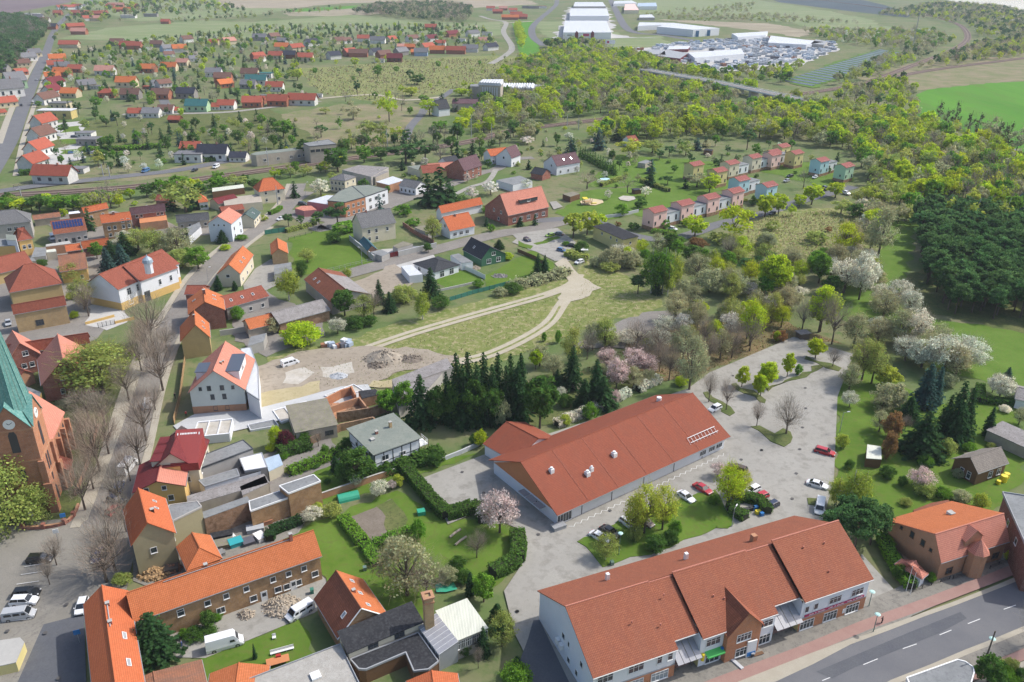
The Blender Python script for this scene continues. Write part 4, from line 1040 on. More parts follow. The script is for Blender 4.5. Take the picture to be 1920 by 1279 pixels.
# main road at the bottom right
mr = pts(F, '1390,1340 1500,1275 1620,1228 1760,1168 1850,1132 2010,1065')
mrx = pts(F, '1300,1345 1420,1290 1560,1232 1700,1172 1860,1110 2030,1040')
ribbon('pavement', pts(F, '1150,1340 1300,1275 1450,1222 1600,1170 1700,1128 1800,1085 2000,1000'), 6.2, 'dark_paving', sm=False)
ribbon('cycle_path', pts(F, '1200,1340 1380,1270 1500,1225 1620,1175 1745,1130 1850,1090 2010,1025'), 2.1, 'red_paving', sm=False)
ribbon('pavement', pts(F, '1232,1340 1400,1273 1520,1226 1640,1182 1760,1140 1870,1097 2020,1032'), 2.2, 'footpath_slabs', sm=False, off=-1.2)
rd = pts(F, '1430,1375 1527,1300 1665,1240 1790,1190 1880,1158 2020,1100'); rd = pts(F, '1400,1360 1560,1282 1631,1243 1705,1215 1771,1188 1825,1168 1892,1141 2040,1080')
ribbon('road', rd, 8.4, 'asphalt', sm=False); ribbon('kerb_strip', rd, .8, 'footpath_slabs', off=4.5, kerb=.02, sm=False); ribbon('kerb_strip', rd, .9, 'footpath_slabs', off=-4.6, kerb=.02, sm=False)
ribbon('pavement', rd, 2.5, 'dark_paving', off=-6.3, sm=False); ribbon('cycle_path', rd, 1.8, 'red_paving', off=-8.5, sm=False); ribbon('pavement', rd, 3.0, 'footpath_slabs', off=-11, sm=False)
for a, b in (('1881,1145', '1904,1137'), ('1814,1172', '1837,1163'), ('1761,1193', '1783,1184'), ('1692,1219', '1718,1210'), ('1618,1249', '1645,1238'), ('1541,1279', '1566,1269')):
 ribbon('lane_line', pts(F, a+' '+b), .13, 'line_white', sm=False)
S('road_patch', 'asphalt_new', F, '1530,1262 1700,1190 1800,1150 1812,1162 1760,1190 1600,1255 1560,1275')
for x, y in ((1785, 1166), (1780, 1191), (1800, 1167)):
 p = at(F, x, y); g = G(); g.cyl((0, 0, .028), .34, .006, 14); tag(g.obj('manhole_cover', 'concrete', None, p), 'round manhole cover set in the grey main road', 'manhole cover', 'manhole covers in the main road')
# parking bay lines by the church square
for a, b in (('47,1065', '84,1059'), ('40,1080', '80,1074'), ('32,1098', '74,1092'), ('6,1168', '60,1162'), ('8,1169', '58,1163')):
 ribbon('bay_line', pts(F, a+' '+b), .12, 'line_white', sm=False)
for i in range(12):   # bays in front of the market
 pass
# railway
def track(ps, label):
 ribbon('track_bed', ps, 9.5, 'ballast')
 z = LAY[0]
 for o in (-3.0, 1.6):
  ribbon('track_bed', ps, 2.7, 'ballast_dark', off=o+.7)
  for r in (0, 1.435): ribbon('rail', ps, .12, 'rail_rust', z=z+.02, off=o+r, kerb=.14)
ground('ballast_dark', (.13, .10, .085), (.17, .135, .11), None, .3, 2)
track(pts(F, '-80,372 240,352 480,322 640,300 860,270 960,246 1100,228 1180,218 1300,205 1420,192 1500,176'), '')
track(pts(F, '1330,212 1450,185 1560,168 1660,148 1760,130 1900,112 2000,98'), '')
track(pts(F, '1640,150 1720,120 1790,92 1815,70 1800,48 1760,34 1700,22 1600,8 1440,-12'), '')
S('meadow', 'meadow', F, '1462,152 1500,142 1560,120 1645,93 1712,100 1700,108 1640,130 1524,166')
# lake far away
P = pts(F, '1748,-6 1800,6 1850,12 1932,24 2100,40 2600,-30 1700,-60')
sheet('lake', P, 'lake_water', z=.4)
# ================================================================ the near buildings
plain('solar_dark', (.075, .09, .12), .35); plain('solar_blue', (.01, .03, .12), .2, 0, .8, .02)
# --- long shop building at the main road (white ends, brick ground floor, sections stepping in and out)
def shop_building():
 t = 'F'; z = 6.4; A = at(t, 1637, 1092, z); B = at(t, 1112, 1272, z); X = (A-B); X.z = 0; Ltot = X.length; X.normalize(); Y = Vector((-X.y, X.x, 0))
 # B = front eave at the white gable end, A = front eave at the far end; Y points to the back
 C = at(t, 1013.5, 1105.5, z); W = (C-B).dot(Y); d = ray(t, 1060, 1137); k = (B-Vector((0, 0, CAMZ))).dot(X)/d.dot(X); R = Vector((0, 0, CAMZ))+d*k
 vr = (R-B).dot(Y); hr = R.z; c = B+X*Ltot/2+Y*W/2; c.z = 0
 root = empty('shop_building', c, 'long two storey shop building with red roof and brick ground floor on the main road', 'building')
 Wd = lambda u, v, zz: (B+X*u+Y*v-c).x and tuple(Vector(((B+X*u+Y*v-c).x, (B+X*u+Y*v-c).y, zz)))
 U = lambda x, y, zz=z: (at(t, x, y, zz)-B).dot(X)
 cuts = [0, U(1273.5, 1219), U(1317, 1199.6), U(1458, 1152), U(1505, 1132.5), Ltot]
 lift = [0, -.25, .35, -.0, .75]; back = [0, 1.35, 0, 1.35, 0]
 tanf = (hr-z)/vr
 for i in range(5):
  u0, u1 = cuts[i], cuts[i+1]; li = lift[i]; b = back[i]
  g = G(); P = [Wd(u0, b, z+b*tanf+li), Wd(u1, b, z+b*tanf+li), Wd(u1, vr, hr+li), Wd(u0, vr, hr+li)]
  g.face(P); dn = lambda p: (p[0], p[1], p[2]-.22)
  g.face([dn(p) for p in P][::-1])
  for k_ in range(4): g.face([dn(P[k_]), dn(P[(k_+1) % 4]), P[(k_+1) % 4], P[k_]])
  g.obj('roof', 'tile_shop', root)
  g = G(); g.tube(P[3], P[2], .14, 6); g.obj('ridge_cap', 'tile_pink', root)
  wl = G(); v = 5.65 if b else .45; zz = z+v*tanf+li-.22
  wl.face([Wd(u0+(.3 if i == 0 else 0), v, 0), Wd(u1-(.3 if i == 4 else 0), v, 0), Wd(u1-(.3 if i == 4 else 0), v, zz), Wd(u0+(.3 if i == 0 else 0), v, zz)])
  if b: wl.obj('recessed_wall', 'plaster_yellow', root)
  else: wl.obj('front_wall', 'plaster_white', root)
  g = G(); g.fbox(lambda a, b_, c_: Wd(a, b_, c_), u0, u1, b-.1, b, z+b*tanf+li-.26, z+b*tanf+li-.12); g.obj('gutter', 'white_paint', root)
 g = G(); P = [Wd(0, W, z), Wd(Ltot, W, z), Wd(Ltot, vr, hr), Wd(0, vr, hr)]; g.prism([(p[0], p[1], p[2]-.2) for p in P], P, 0, True, True); g.obj('back_roof', 'tile_shop', root)
 for u, sgn in ((.3, 1), (Ltot-.3, -1)):
  g = G(); li = 0 if sgn > 0 else .7
  g.face([Wd(u, .45, 0), Wd(u, W-.45, 0), Wd(u, W-.45, z+.25), Wd(u, vr, hr-.2), Wd(u, .45, z-.05)]); g.obj('gable_wall', 'plaster_lilac', root)
 g = G(); g.face([Wd(.3, W-.45, 0), Wd(Ltot-.3, W-.45, 0), Wd(Ltot-.3, W-.45, z), Wd(.3, W-.45, z)]); g.obj('back_wall', 'plaster_white', root)
 for u in (cuts[1], cuts[2], cuts[3], cuts[4]):       # side walls of the recesses
  g = G(); g.face([Wd(u, .45, 2.9), Wd(u, 5.7, 2.9), Wd(u, 5.7, z+5.7*tanf-.3), Wd(u, .45, z+.1)]); g.obj('recess_wall', 'plaster_lilac', root)
  g = G(); g.face([Wd(u, .45, 0), Wd(u, 5.7, 0), Wd(u, 5.7, 2.9), Wd(u, .45, 2.9)]); g.obj('recess_wall', 'plaster_yellow', root)
 def winf(u, zz, w, h, m='w', out=.0, face=-Y, v=.45):
  p = Vector(Wd(u, v, zz))+Vector(face)*(.006+out); mm = winmesh(w, h, m); o = link('window', mm[0], root, p, math.atan2(face.y, face.x)-math.pi/2); link('pane', mm[1], o)
 # brick ground floors and window rows
 for (u0, u1, m, h1) in ((.3, cuts[1], 'brick_orange', 2.75), (cuts[4], Ltot-.3, 'brick_orange', 2.9)):
  g = G(); g.fbox(lambda a, b_, c_: Wd(a, b_, c_), u0, u1, .40, .447, 0, h1); g.obj('brick_facing', m, root)
  g = G(); g.fbox(lambda a, b_, c_: Wd(a, b_, c_), u0, u1, .385, .446, h1+.004, h1+.22); g.obj('cornice', 'gutter_metal', root)
 L1 = cuts[1]; L5 = Ltot-cuts[4]
 for f in (.16, .52): winf(L1*f, 4.2, 2.6, 1.35)
 for f in (.80, .93): winf(L1*f, 4.2, .8, 1.3)
 for f, w in ((.2, 2.9), (.52, 2.9), (.82, 3.0)): winf(L1*f, .7, w, 1.6, 'wc', .05)
 for f in (.08, .21): winf(cuts[4]+L5*f, 4.2, .8, 1.2)
 for f in (.49, .82): winf(cuts[4]+L5*f, 4.2, 2.5, 1.3)
 for f in (.12, .46, .79): winf(cuts[4]+L5*f, .5, 2.8, 1.8, 'w', .05)
 g = G(); g.fbox(lambda a, b_, c_: Wd(a, b_, c_), cuts[4]+.9, Ltot-1.0, .30, .384, 3.2, 3.65); sg = g.obj('shop_sign', 'sign_pink', root)
 for f in (.24, .52, .80):
  u = cuts[4]+L5*f; g = G()
  for i in range(13):
   if i in (4, 6): continue
   x = u-1.75+i*.27; h_ = .10+.09*((i*7) % 3)/2; g.fbox(lambda a, b_, c_: Wd(a, b_, c_), x, x+.17, .285, .299, 3.34, 3.34+h_+.06)
  g.obj('lettering', 'white_paint', sg)
 g = G(); g.fbox(lambda a, b_, c_: Wd(a, b_, c_), cuts[4]+L5*.645, cuts[4]+L5*.70, .36, .399, .9, 1.9); g.obj('notice_board', 'white_paint', root)
 # middle section: white bays, brick gable with its own steep roof
 m0, m1 = cuts[2], cuts[3]; gu0, gu1 = U(1362, 1186), U(1424, 1163)
 winf(m0+(gu0-m0)*.55, 4.2, 2.6, 1.35); winf(m0+(gu0-m0)*.6, .5, 2.6, 1.8, 'w', .03); winf(gu1+(m1-gu1)*.5, 4.2, 2.6, 1.3); winf(gu1+(m1-gu1)*.45, .5, 2.9, 1.8, 'w', .03)
 gz = z+3.4; gm = (gu0+gu1)/2
 g = G(); g.face([Wd(gu0, -.5, 0), Wd(gu1, -.5, 0), Wd(gu1, -.5, z-.1), Wd(gm, -.5, gz), Wd(gu0, -.5, z-.1)])
 for u in (gu0, gu1): g.face([Wd(u, -.5, 0), Wd(u, .46, 0), Wd(u, .46, z-.1), Wd(u, -.5, z-.1)])
 g.obj('brick_gable', 'brick_orange', root)
 bk = (gz+.25-z)/tanf+.6
 for m_, (ua) in (('tile_brown', gu0), ('tile_shop', gu1)):
  s_ = -1 if ua == gu0 else 1; g = G(); P = [Wd(ua+s_*.35, -.8, z-.35), Wd(gm, -.8, gz+.2), Wd(gm, bk, gz+.2), Wd(ua+s_*.35, .3, z+.25)]
  g.prism([(p[0], p[1], p[2]-.16) for p in P], P, 0, True, True); g.obj('cross_roof', m_, root)
 p = Vector(Wd(gm, -.5, 4.0)); mm = winmesh(2.7, 1.4, 'w'); o = link('window', mm[0], root, p-Y*.006, math.atan2(-Y.y, -Y.x)-math.pi/2); link('pane', mm[1], o)
 p = Vector(Wd(gm, -.5, .7)); mm = winmesh(2.4, 1.6, 'w'); o = link('window', mm[0], root, p-Y*.006, math.atan2(-Y.y, -Y.x)-math.pi/2); link('pane', mm[1], o)
 # awning, parasol-like shop arms
 u = m0+(gu0-m0)*.6; g = G(); g.face([Wd(u-1.7, .44, 3.2), Wd(u+1.7, .44, 3.2), Wd(u+1.7, -.6, 2.75), Wd(u-1.7, -.6, 2.75)]); g.face([Wd(u-1.7, -.6, 2.75), Wd(u+1.7, -.6, 2.75), Wd(u+1.7, -.6, 2.5), Wd(u-1.7, -.6, 2.5)]); g.obj('awning', 'awning_green', root)
 for uu, m_ in ((m0+.5, 'sign_yellow'), (gu0-.3, 'sign_blue')): g = G(); g.cyl(Wd(uu, .1, 1.9), .28, 1.3, 12); g.obj('hanging_sign', m_, root)
 # glazed porches over the stairs in both recesses
 for (u0, u1) in ((cuts[1], cuts[2]), (cuts[3], cuts[4])):
  for i in range(4):
   a, b_ = u0+(u1-u0)*i/4+.05, u0+(u1-u0)*(i+1)/4-.05; g = G(); P = [Wd(a, -.5, 3.3), Wd(b_, -.5, 3.3), Wd(b_, 3.2, 5.3), Wd(a, 3.2, 5.3)]
   g.prism([(p[0], p[1], p[2]-.07) for p in P], P, 0, True, True); g.obj('porch_panel', 'porch_glass', root)
  for i in range(6):
   g = G(); g.fbox(lambda a, b_, c_: Wd(a, b_, c_), u0+.8, u1-.8, 1.2+i*.35, 1.55+i*.35, 0, .18*(i+1)); g.obj('step', 'red_paving', root)
  for uu in (u0+.75, u1-.75):
   g = G(); g.tube(Wd(uu, 1.0, 1.0), Wd(uu, 3.4, 2.1), .04, 5); g.tube(Wd(uu, 1.0, 0), Wd(uu, 1.0, 1.0), .035, 5); g.tube(Wd(uu, 3.4, 1.0), Wd(uu, 3.4, 2.1), .035, 5); g.obj('handrail', 'wood_brown', root)
 # white end: small windows, air units
 for v, zz, w in ((4.2, 4.4, .8), (5.6, 1.2, .8), (8.4, 1.2, .9), (10.5, 4.4, .9), (8.6, 4.4, .5)): winf(.3, zz, w, 1.1, 'w', 0, -X, v)
 for v in (11.8, 10.6): g = G(); g.fbox(lambda a, b_, c_: Wd(a, b_, c_), -.35, .25, v-.45, v+.45, 2.4, 3.3); g.obj('air_unit', 'white_paint', root)
 for f, v in ((.47, .72), (.72, .68), (.20, .78)):
  zz = hr-(hr-z)*((v*W-vr)/(W-vr)); g = G(); w_ = .3 if f != .72 else .45; g.fbox(lambda a, b_, c_: Wd(a, b_, c_), f*Ltot-w_, f*Ltot+w_, v*W-w_, v*W+w_, zz-.5, zz+1.3); g.obj('chimney', 'brick_clay' if f > .6 else 'white_paint', root)
 for f, q in ((.17, .5), (.25, .35), (.45, .5), (.48, .42), (.82, .75), (.86, .3), (.9, .72), (.3, .72)):
  g = G(); v = vr*q; zz = z+v*tanf+(lift[4] if f > .75 else .3); p = Wd(f*Ltot, v, zz); g.cyl(p, .12, .45, 7); g.obj('vent_pipe', 'tile_pink', root)
plain('sign_pink', (.42, .01, .09), .5); plain('awning_green', (.06, .45, .09), .7); plain('sign_yellow', (.75, .6, .02), .5); plain('sign_blue', (.03, .2, .5), .5); plain('porch_glass', (.36, .36, .38), .25, 0, .6, .2)
shop_building()
# --- market hall with its annex
H = house('large flat-walled market hall with a long red tiled roof beside the car park', 'F', '1370,818.5 1045,967 919,861', ('x', 0) and 3.6, r=(975.5, 866), roof='tile_market', wall='plaster_white', gut=True, name='market_hall', cat='building', ov=.9,
          win="a:.035,.085,.145@1.1:1.9x1.1;a:.965@.5:3.6x2.0;g:.3@1.2:1.0x1.0")
H.band('plaster_lilac', 3.0, 'g', z0=.002, d=.02)
for u in (.16, .34, .52, .70, .86):
 g = G(); g.fbox(H.Wd, H.L*u-.1, H.L*u+.1, .85, .88, 0, 3.3); g.obj('downpipe', 'dark_metal', H.root)
g = G(); o_ = H.ov
g.face([H.Wd(H.L-o_+.04, o_, 3.1), H.Wd(H.L-o_+.04, H.W-o_, 3.1), H.Wd(H.L-o_+.04, H.frac*H.W, H.hr-.3)]); g.obj('gable_wall', 'plaster_orange', H.root)
for u, v, w_ in ((.77, .2, .5), (.74, .22, .35), (.905, .34, .45), (.6, .26, .5)):
 z_ = H.roofz(v*H.W); g = G(); g.fbox(H.Wd, u*H.L-w_, u*H.L+w_, v*H.W-w_, v*H.W+w_, z_-.3, z_+.8); g.cyl(H.Wd(u*H.L, v*H.W, z_+.8), w_*.7, .35, 8); g.obj('roof_vent', 'white_paint', H.root)
v = .72; z_ = H.roofz(v*H.W); g = G(); g.cyl(H.Wd(.12*H.L, v*H.W, z_-.3), .6, 1.3, 12); g.obj('roof_vent', 'white_paint', H.root)
for i in range(2):
 g = G(); g.tube(H.Wd(.045*H.L, 2.0+i*1.2, H.roofz(2.0+i*1.2)+.45), H.Wd(.22*H.L, 2.0+i*1.2, H.roofz(2.0+i*1.2)+.45), .08, 5); g.obj('guard_rail', 'white_paint', H.root)
for i in range(9):
 u = H.L*(.05+.17*i/8); g = G(); g.tube(H.Wd(u, 1.9, H.roofz(1.9)), H.Wd(u, 3.3, H.roofz(3.3)+.45), .05, 4); g.obj('rail_bracket', 'white_paint', H.root)
for i in range(5):      # lightning conductors: pale lines down the front slope
 u = H.L*(.2+i*.16); g = G(); g.tube(H.Wd(u, .2, H.roofz(.2)+.06), H.Wd(u, H.frac*H.W, H.hr+.06), .035, 4); g.obj('roof_seam', 'tile_pink', H.root)
for i in range(3):      # rooflights over the loading side
 c0 = at('F', 976+i*12, 922+i*10, 0); g = G(); W_ = lambda a, b, z: H.Wd(H.L-o_+a, 10.0-i*2.6+b, z); g.fbox(W_, .02, 1.6, 0, 2.3, 2.5, 2.62); g.obj('loading_canopy', 'sheet_grey', H.root)
for i in range(26):     # bumper bars painted white along the front
 u = H.L*(.05+.9*i/26)
 k = G(); k.tube(H.Wd(u, -.6, .25), H.Wd(u+1.0, -1.3, .25), .06, 4); k.tube(H.Wd(u+1.0, -1.3, .25), H.Wd(u+1.85, -.6, .25), .06, 4); k.obj('trolley_rail', 'white_paint', H.root)
house('low annex with hipped red roof joined to the market hall', 'F', '965,866 905,832 992,795', 3.3, r=(949, 792), roof='tile_market', wall='plaster_white', hip='', name='annex', cat='building')
kit(at('F', 1047, 992), .5, [('box', 'gutter_metal', [(-1.4, 1.4, -.8, .8, .05, 1.0)]), ('lid', 'sheet_grey', [(-1.45, 1.45, -.85, .85, 1.002, 1.1)])], 'metal_cage', 'grey metal cage box at the corner of the market hall', 'container')
# --- courtyard group, bottom of the picture
H = house('long ochre brick courtyard house with bright orange tiled roof', 'F', '250,1167 603.7,1042.4', 5.6, r=(588, 994), roof='tile_orange', wall='brick_ochre', cat='house',
          win="a:.22@3.3:1.0x1.3;a:.36@3.4:.9x1.0;a:.46,.57,.72,.81,.90@3.5:.85x1.0;a:.42@.9:1.3x1.1;a:.60,.74@.9:1.1x1.1;a:.66@0:1.0x2.1W;a:.79,.86@.8:1.0x1.1;a:.83@0:1.0x2.1W;a:.96@1.4:1.1x1.1", ov=.3)
for u, v, up in ((.40, .52, .5), (.865, .47, 1.3)): H.chimney(u, v, up)
H.panel('a', .18, .86, .93, .965, 'gutter_metal', 'snow_guard', .2)
H = house('street house with bright orange gabled roof at the corner of the cobbled square', 'F', '178,1345 156,1133 241,1108', 5.8, r=(191, 1097), roof='tile_bright', wall='brick_ochre', chim=((.62, .54, .5), (.80, .54, .5)), sky=(('c', (.28, .52), .45, 1.6, .7, 'sheet_grey'),), cat='house')
H.panel('c', .58, .80, .9, .95, 'gutter_metal', 'snow_guard', .2)
house('small hipped orange tiled house in the courtyard corner', 'F', '350,1071 329.5,1025.4 393,1000.5', 4.2, r=(360, 998), roof='tile_orange', wall='brick_ochre', hip='h', cat='house')
H = house('three storey olive plastered house with orange roof and one white gable window', 'F', '230,956 245,1024 320,966', 7.5, r=(276, 980), roof='tile_bright', wall='plaster_olive', chim=((.6, .62, .6, .6, 'black_metal'),), sky=(('c', (.45, .25), .5, .5, .9),), win='g:.45@4.4:1.0x1.1;c:2@4:1x1.2', cat='house')
block('olive plastered firewall block with flat roof terrace', [at('F', 276, 1001, 7.2), at('F', 378, 951, 7.2), at('F', 370, 941, 7.2), at('F', 318, 948, 7.2), at('F', 300, 975, 7.2)], 0, 7.2, 'felt_grey', 'plaster_olive', 'firewall_block', 'building', edge='concrete')
block('long rough brick firewall with flat felt roof', [at('F', 383, 973, 4.6), at('F', 470, 941, 4.6), at('F', 464, 931, 4.6), at('F', 376, 962, 4.6)], 0, 4.6, 'felt_grey', 'brick_rough', 'outbuilding', 'building')
block('ochre brick outbuilding with lower flat roof', [at('F', 470, 959, 4.6), at('F', 541, 934, 4.6), at('F', 530, 920, 4.6), at('F', 467, 941, 4.6)], 0, 4.6, 'felt_grey', 'brick_ochre', 'outbuilding', 'building', edge='white_paint')
block('ochre brick outbuilding with higher flat roof', [at('F', 541, 926, 6.0), at('F', 601, 903, 6.0), at('F', 588, 891, 6.0), at('F', 524, 912, 6.0)], 0, 6.0, 'felt_grey', 'brick_ochre', 'outbuilding', 'building', edge='white_paint')
H = house('steep roofed house with brown and orange slopes and three white skylights', 'F', '588,1123 633.6,1199 724,1148', 3.4, r=(677.5, 1141.5), roof='tile_brown', wall='brick_ochre', chim=((.55, .56, .6, .5),), sky=(('c', (.2, .52, .82), .6, .8, .9, 'curtain_glass'), ('a', (.78,), .5, .7, 1.2, 'curtain_glass')), cat='house')
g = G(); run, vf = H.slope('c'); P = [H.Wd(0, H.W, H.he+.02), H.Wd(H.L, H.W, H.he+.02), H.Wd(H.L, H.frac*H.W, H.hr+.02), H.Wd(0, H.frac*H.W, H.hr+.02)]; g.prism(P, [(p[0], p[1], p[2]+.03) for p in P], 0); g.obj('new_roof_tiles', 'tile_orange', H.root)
for v0, v1 in ((0, H.frac*H.W), (H.W, H.frac*H.W)): g = G(); g.tube(H.Wd(H.L-.05, v0, H.he), H.Wd(H.L-.05, v1, H.hr), .12, 4); g.obj('bargeboard', 'white_paint', H.root)
H = house('long low building with black felt roof and white upper wall', 'F', '795,1166 652,1226 636,1189', 4.4, roof='felt_dark', wall='plaster_cream', kind='mono', rise=.8, ov=.25, name='hall', cat='building', win='a:.32,.68@3.2:1.6x.7d')
block('low L shaped lean-to with black felt roof and brown board front', [at('F', *p, 2.9) for p in ((657, 1237), (784, 1187), (822, 1241), (803, 1256), (776, 1259), (761, 1224), (686, 1256), (673, 1255))], 0, 2.9, 'felt_dark', 'wood_brown', 'lean_to', 'building', edge='gutter_metal')
H = house('glazed winter garden hall with cream corrugated roof', 'F', '816,1145 854,1203 920,1184', 4.4, r=None, roof='sheet_cream', wall='plaster_old', kind='mono', rise=.1, ov=.2, name='winter_garden', cat='building', win='g:.12,.3,.48,.66,.84@2.3:1.9x1.5w')
H = house('grey glass lean-to greenhouse beside the brick chimney', 'F', '783,1174 823,1228 854,1203', 3.6, roof='porch_glass', wall='gutter_metal', kind='mono', rise=.9, ov=.1, name='greenhouse', cat='greenhouse')
for i in range(7): g = G(); g.fbox(H.Wd, H.L*i/6-.05, H.L*i/6+.05, 0, .05, 0, 3.6); g.obj('glazing_bar', 'white_paint', H.root)
for i in range(8): g = G(); g.tube(H.Wd(H.L*i/7, 0, 3.65), H.Wd(H.L*i/7, H.W, 4.55), .04, 4); g.obj('roof_bar', 'white_paint', H.root)
p = at('F', 806, 1171, 0); q = at('F', 808, 1222, 0)
p = at('F', 806, 1206, 0); g = G(); g.box(-.75, .75, -.75, .75, 0, 10.2); r_ = empty('brick_chimney', p, 'tall square yellow brick chimney stack rising over the black roof', 'chimney', None, .35); g.obj('shaft', 'brick_yellow', r_)
g = G(); g.box(-.88, .88, -.88, .88, 9.2, 9.5); g.box(-.95, .95, -.95, -.45, 10.2, 10.5); g.box(-.95, .95, .45, .95, 10.2, 10.5); g.box(-.95, -.45, -.449, .449, 10.2, 10.498); g.box(.45, .95, -.449, .449, 10.2, 10.498); g.obj('chimney_cap', 'brick_clay', r_)
H = house('flat gravel roofed garage with two white rooflights', 'F', '668,1269 638,1208 526,1250', 3.4, roof='roof_gravel', wall='plaster_grey', kind='flat', name='garage', cat='garage', L=13, W=15.5)
for u, v in ((.66, .35), (.66, .70)): g = G(); g.fbox(H.Wd, u*H.L-.75, u*H.L+.75, v*H.W-.75, v*H.W+.75, 3.45, 3.75); g.obj('rooflight', 'white_paint', H.root)
house('orange tiled lean-to roof at the bottom edge between lawn and garage', 'F', '500,1310 506,1247 430,1275', 2.8, hr=4.2, roof='tile_orange', wall='plaster_grey', name='outbuilding', cat='shed', W=9)
house('old brown tiled barn roof at the edge of the courtyard lawn', 'F', '398,1320 378,1236 330,1252', 3.2, hr=4.0, roof='tile_old', wall='brick_ochre', name='barn', cat='barn', W=14)
house('small orange tiled roof at the bottom edge beside the glass canopy', 'F', '870,1330 858,1262 800,1280', 2.8, hr=4.2, roof='tile_bright', wall='plaster_grey', name='outbuilding', cat='shed', W=8)
# --- red roofed inn group at the church street
def inn():
 H = House('F', '300,832 276,888 346,884', 6.0, hr=10.5, label='inn with wine red tiled roof and white lettering on its red metal roof', cat='inn', name='inn', W=10.5)
 H.frac = .5; H.walls('plaster_cream'); H.gable_roof('tile_wine', hiph=2.5); H.wins('c:.2,.4,.6,.8@3.6:.9x1.2;c:.3,.7@1:.9x1.2;g:2@3:1x1.2')
 P = [(.28*H.L, .46*H.W, H.hr+.6), (.28*H.L, .99*H.W, H.hr+.6), (H.L, .99*H.W, H.he+1.7), (H.L, .46*H.W, H.he+1.7)]
 g = G(); T = [H.Wd(*p) for p in P]; g.prism([(p[0], p[1], H.he-.1) for p in T], T, 0, True, True); d = g.obj('metal_dormer', 'sheet_red', H.root)
 n = 15; f = lambda uu, vv: Vector(H.Wd(uu, vv, H.hr+.6-(uu-.28*H.L)*((H.hr-H.he-1.1)/(.72*H.L))+.04))
 for i in range(n):
  if i in (1, 13): continue
  v = (.50+.45*i/n)*H.W; w = .45*H.W/n*.66; u = .36*H.L; h_ = .42 if i not in (0, 14) else .6
  g = G(); g.face([f(u, v), f(u, v+w), f(u+h_, v+w), f(u+h_, v)]); g.obj('letter', 'white_paint', d)
 H.sky('c', (.12,), .45, .6, 1.3)
 for u in (.25, .52, .80): H.dormer('a', u, .18, 3.0 if u != .52 else 3.6, 1.5, 'tile_wine', 'plaster_blue' if u == .52 else 'plaster_cream')
 return H
inn()
H = house('orange plastered house with wine red roof and a small side dormer', 'F', '261,872 247,925 346,924', 5.6, r=(293, 904), roof='tile_wine', wall='plaster_mustard', cat='house', win='g:.25,.6@5.2:.8x.9;g:.3,.7@2.5:1x1.2')
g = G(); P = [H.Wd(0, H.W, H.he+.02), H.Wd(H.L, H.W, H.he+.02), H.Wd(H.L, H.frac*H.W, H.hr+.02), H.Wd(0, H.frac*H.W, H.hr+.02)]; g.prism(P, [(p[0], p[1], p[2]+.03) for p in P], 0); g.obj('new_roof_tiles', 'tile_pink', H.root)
H.dormer('c', .35, .25, 3.2, 1.3, 'tile_wine', 'plaster_mustard')
# halls and sheds behind the inn
def FB(label, s, z, top, side, name='outbuilding', cat='shed', edge=None, z0=0, t='F', group=None): return block(label, [at(t, *p, z) for p in xy(s)], z0, z, top, side, name, cat, group, edge=edge)
FB('long workshop hall with grey green felt roof', '345,890 474,842 456,826 346,868', 4.6, 'felt_grey', 'plaster_grey', 'workshop_hall', 'hall', 'dark_metal')
FB('grey felt roofed shed with black canopy front', '384,913 449,893 444,880 373,902', 3.2, 'felt_grey', 'plaster_white', edge='gutter_metal')
FB('white roofed shed with a brown plank on the roof', '459,884 501,877 491,850 449,860', 3.4, 'plaster_white', 'plaster_grey', edge='gutter_metal')
FB('dark grey flat roofed lean-to behind the workshop hall', '449,895 501,880 459,873 415,890', 2.8, 'felt_dark', 'plaster_white')
FB('small shed with pale blue corrugated roof', '504,885 531,872 523,852 496,861', 2.6, 'sheet_blue', 'plaster_cream')
FB('long low shed with weathered corrugated cement roof', '352,950 505,905 495,889 350,931', 3.0, 'eternit', 'plaster_old')
FB('bare brick yard building with flat eternit roof', '455,930 503,907 497,893 450,913', 3.0, 'eternit', 'plaster_old')
def bays(label, s, n, mat='dirt_pale', z=.55):
 P = [at('F', *p, z) for p in xy(s)]; c = sum(P, Vector())/4; c.z = 0; r = empty('foundation_frame', c, label, 'foundation')
 L = lambda a, b: P[0].lerp(P[1], a).lerp(P[3].lerp(P[2], a), b)-c
 g = G()
 for e in ((0, 1, -.03, .03), (0, 1, .97, 1.03)): g.prism([tuple(L(e[0], e[2])-Vector((0, 0, z-.01))), tuple(L(e[1], e[2])-Vector((0, 0, z-.01))), tuple(L(e[1], e[3])-Vector((0, 0, z-.01))), tuple(L(e[0], e[3])-Vector((0, 0, z-.01)))], [tuple(L(e[0], e[2])), tuple(L(e[1], e[2])), tuple(L(e[1], e[3])), tuple(L(e[0], e[3]))])
 g.obj('wall', 'plaster_white', r)
 for i in range(n+1):
  a = i/n; g = G(); q = [L(a-.012, .03), L(a+.012, .03), L(a+.012, .97), L(a-.012, .97)]; g.prism([tuple(p-Vector((0, 0, z-.01))) for p in q], [tuple(p+Vector((0, 0, .004))) for p in q]); g.obj('cross_wall', 'plaster_white', r)
 for i in range(n):
  g = G(); q = [L(i/n+.012, .03), L((i+1)/n-.012, .03), L((i+1)/n-.012, .97), L(i/n+.012, .97)]; g.face([tuple(p-Vector((0, 0, .25))) for p in q]); g.obj('gravel_fill', mat, r)
bays('raised white garage frame with three pale gravel bays by the street', '361,819 430,812 436,785 371,791', 3, z=2.2)
bays('low foundation frame with three gravel bays beside the ruined roof', '527,791 590,768 575,752 512,769', 3)
bays('low foundation frame with three gravel bays at the far end of the concrete yard', '620,745 682,732 663,720 608,741', 3)
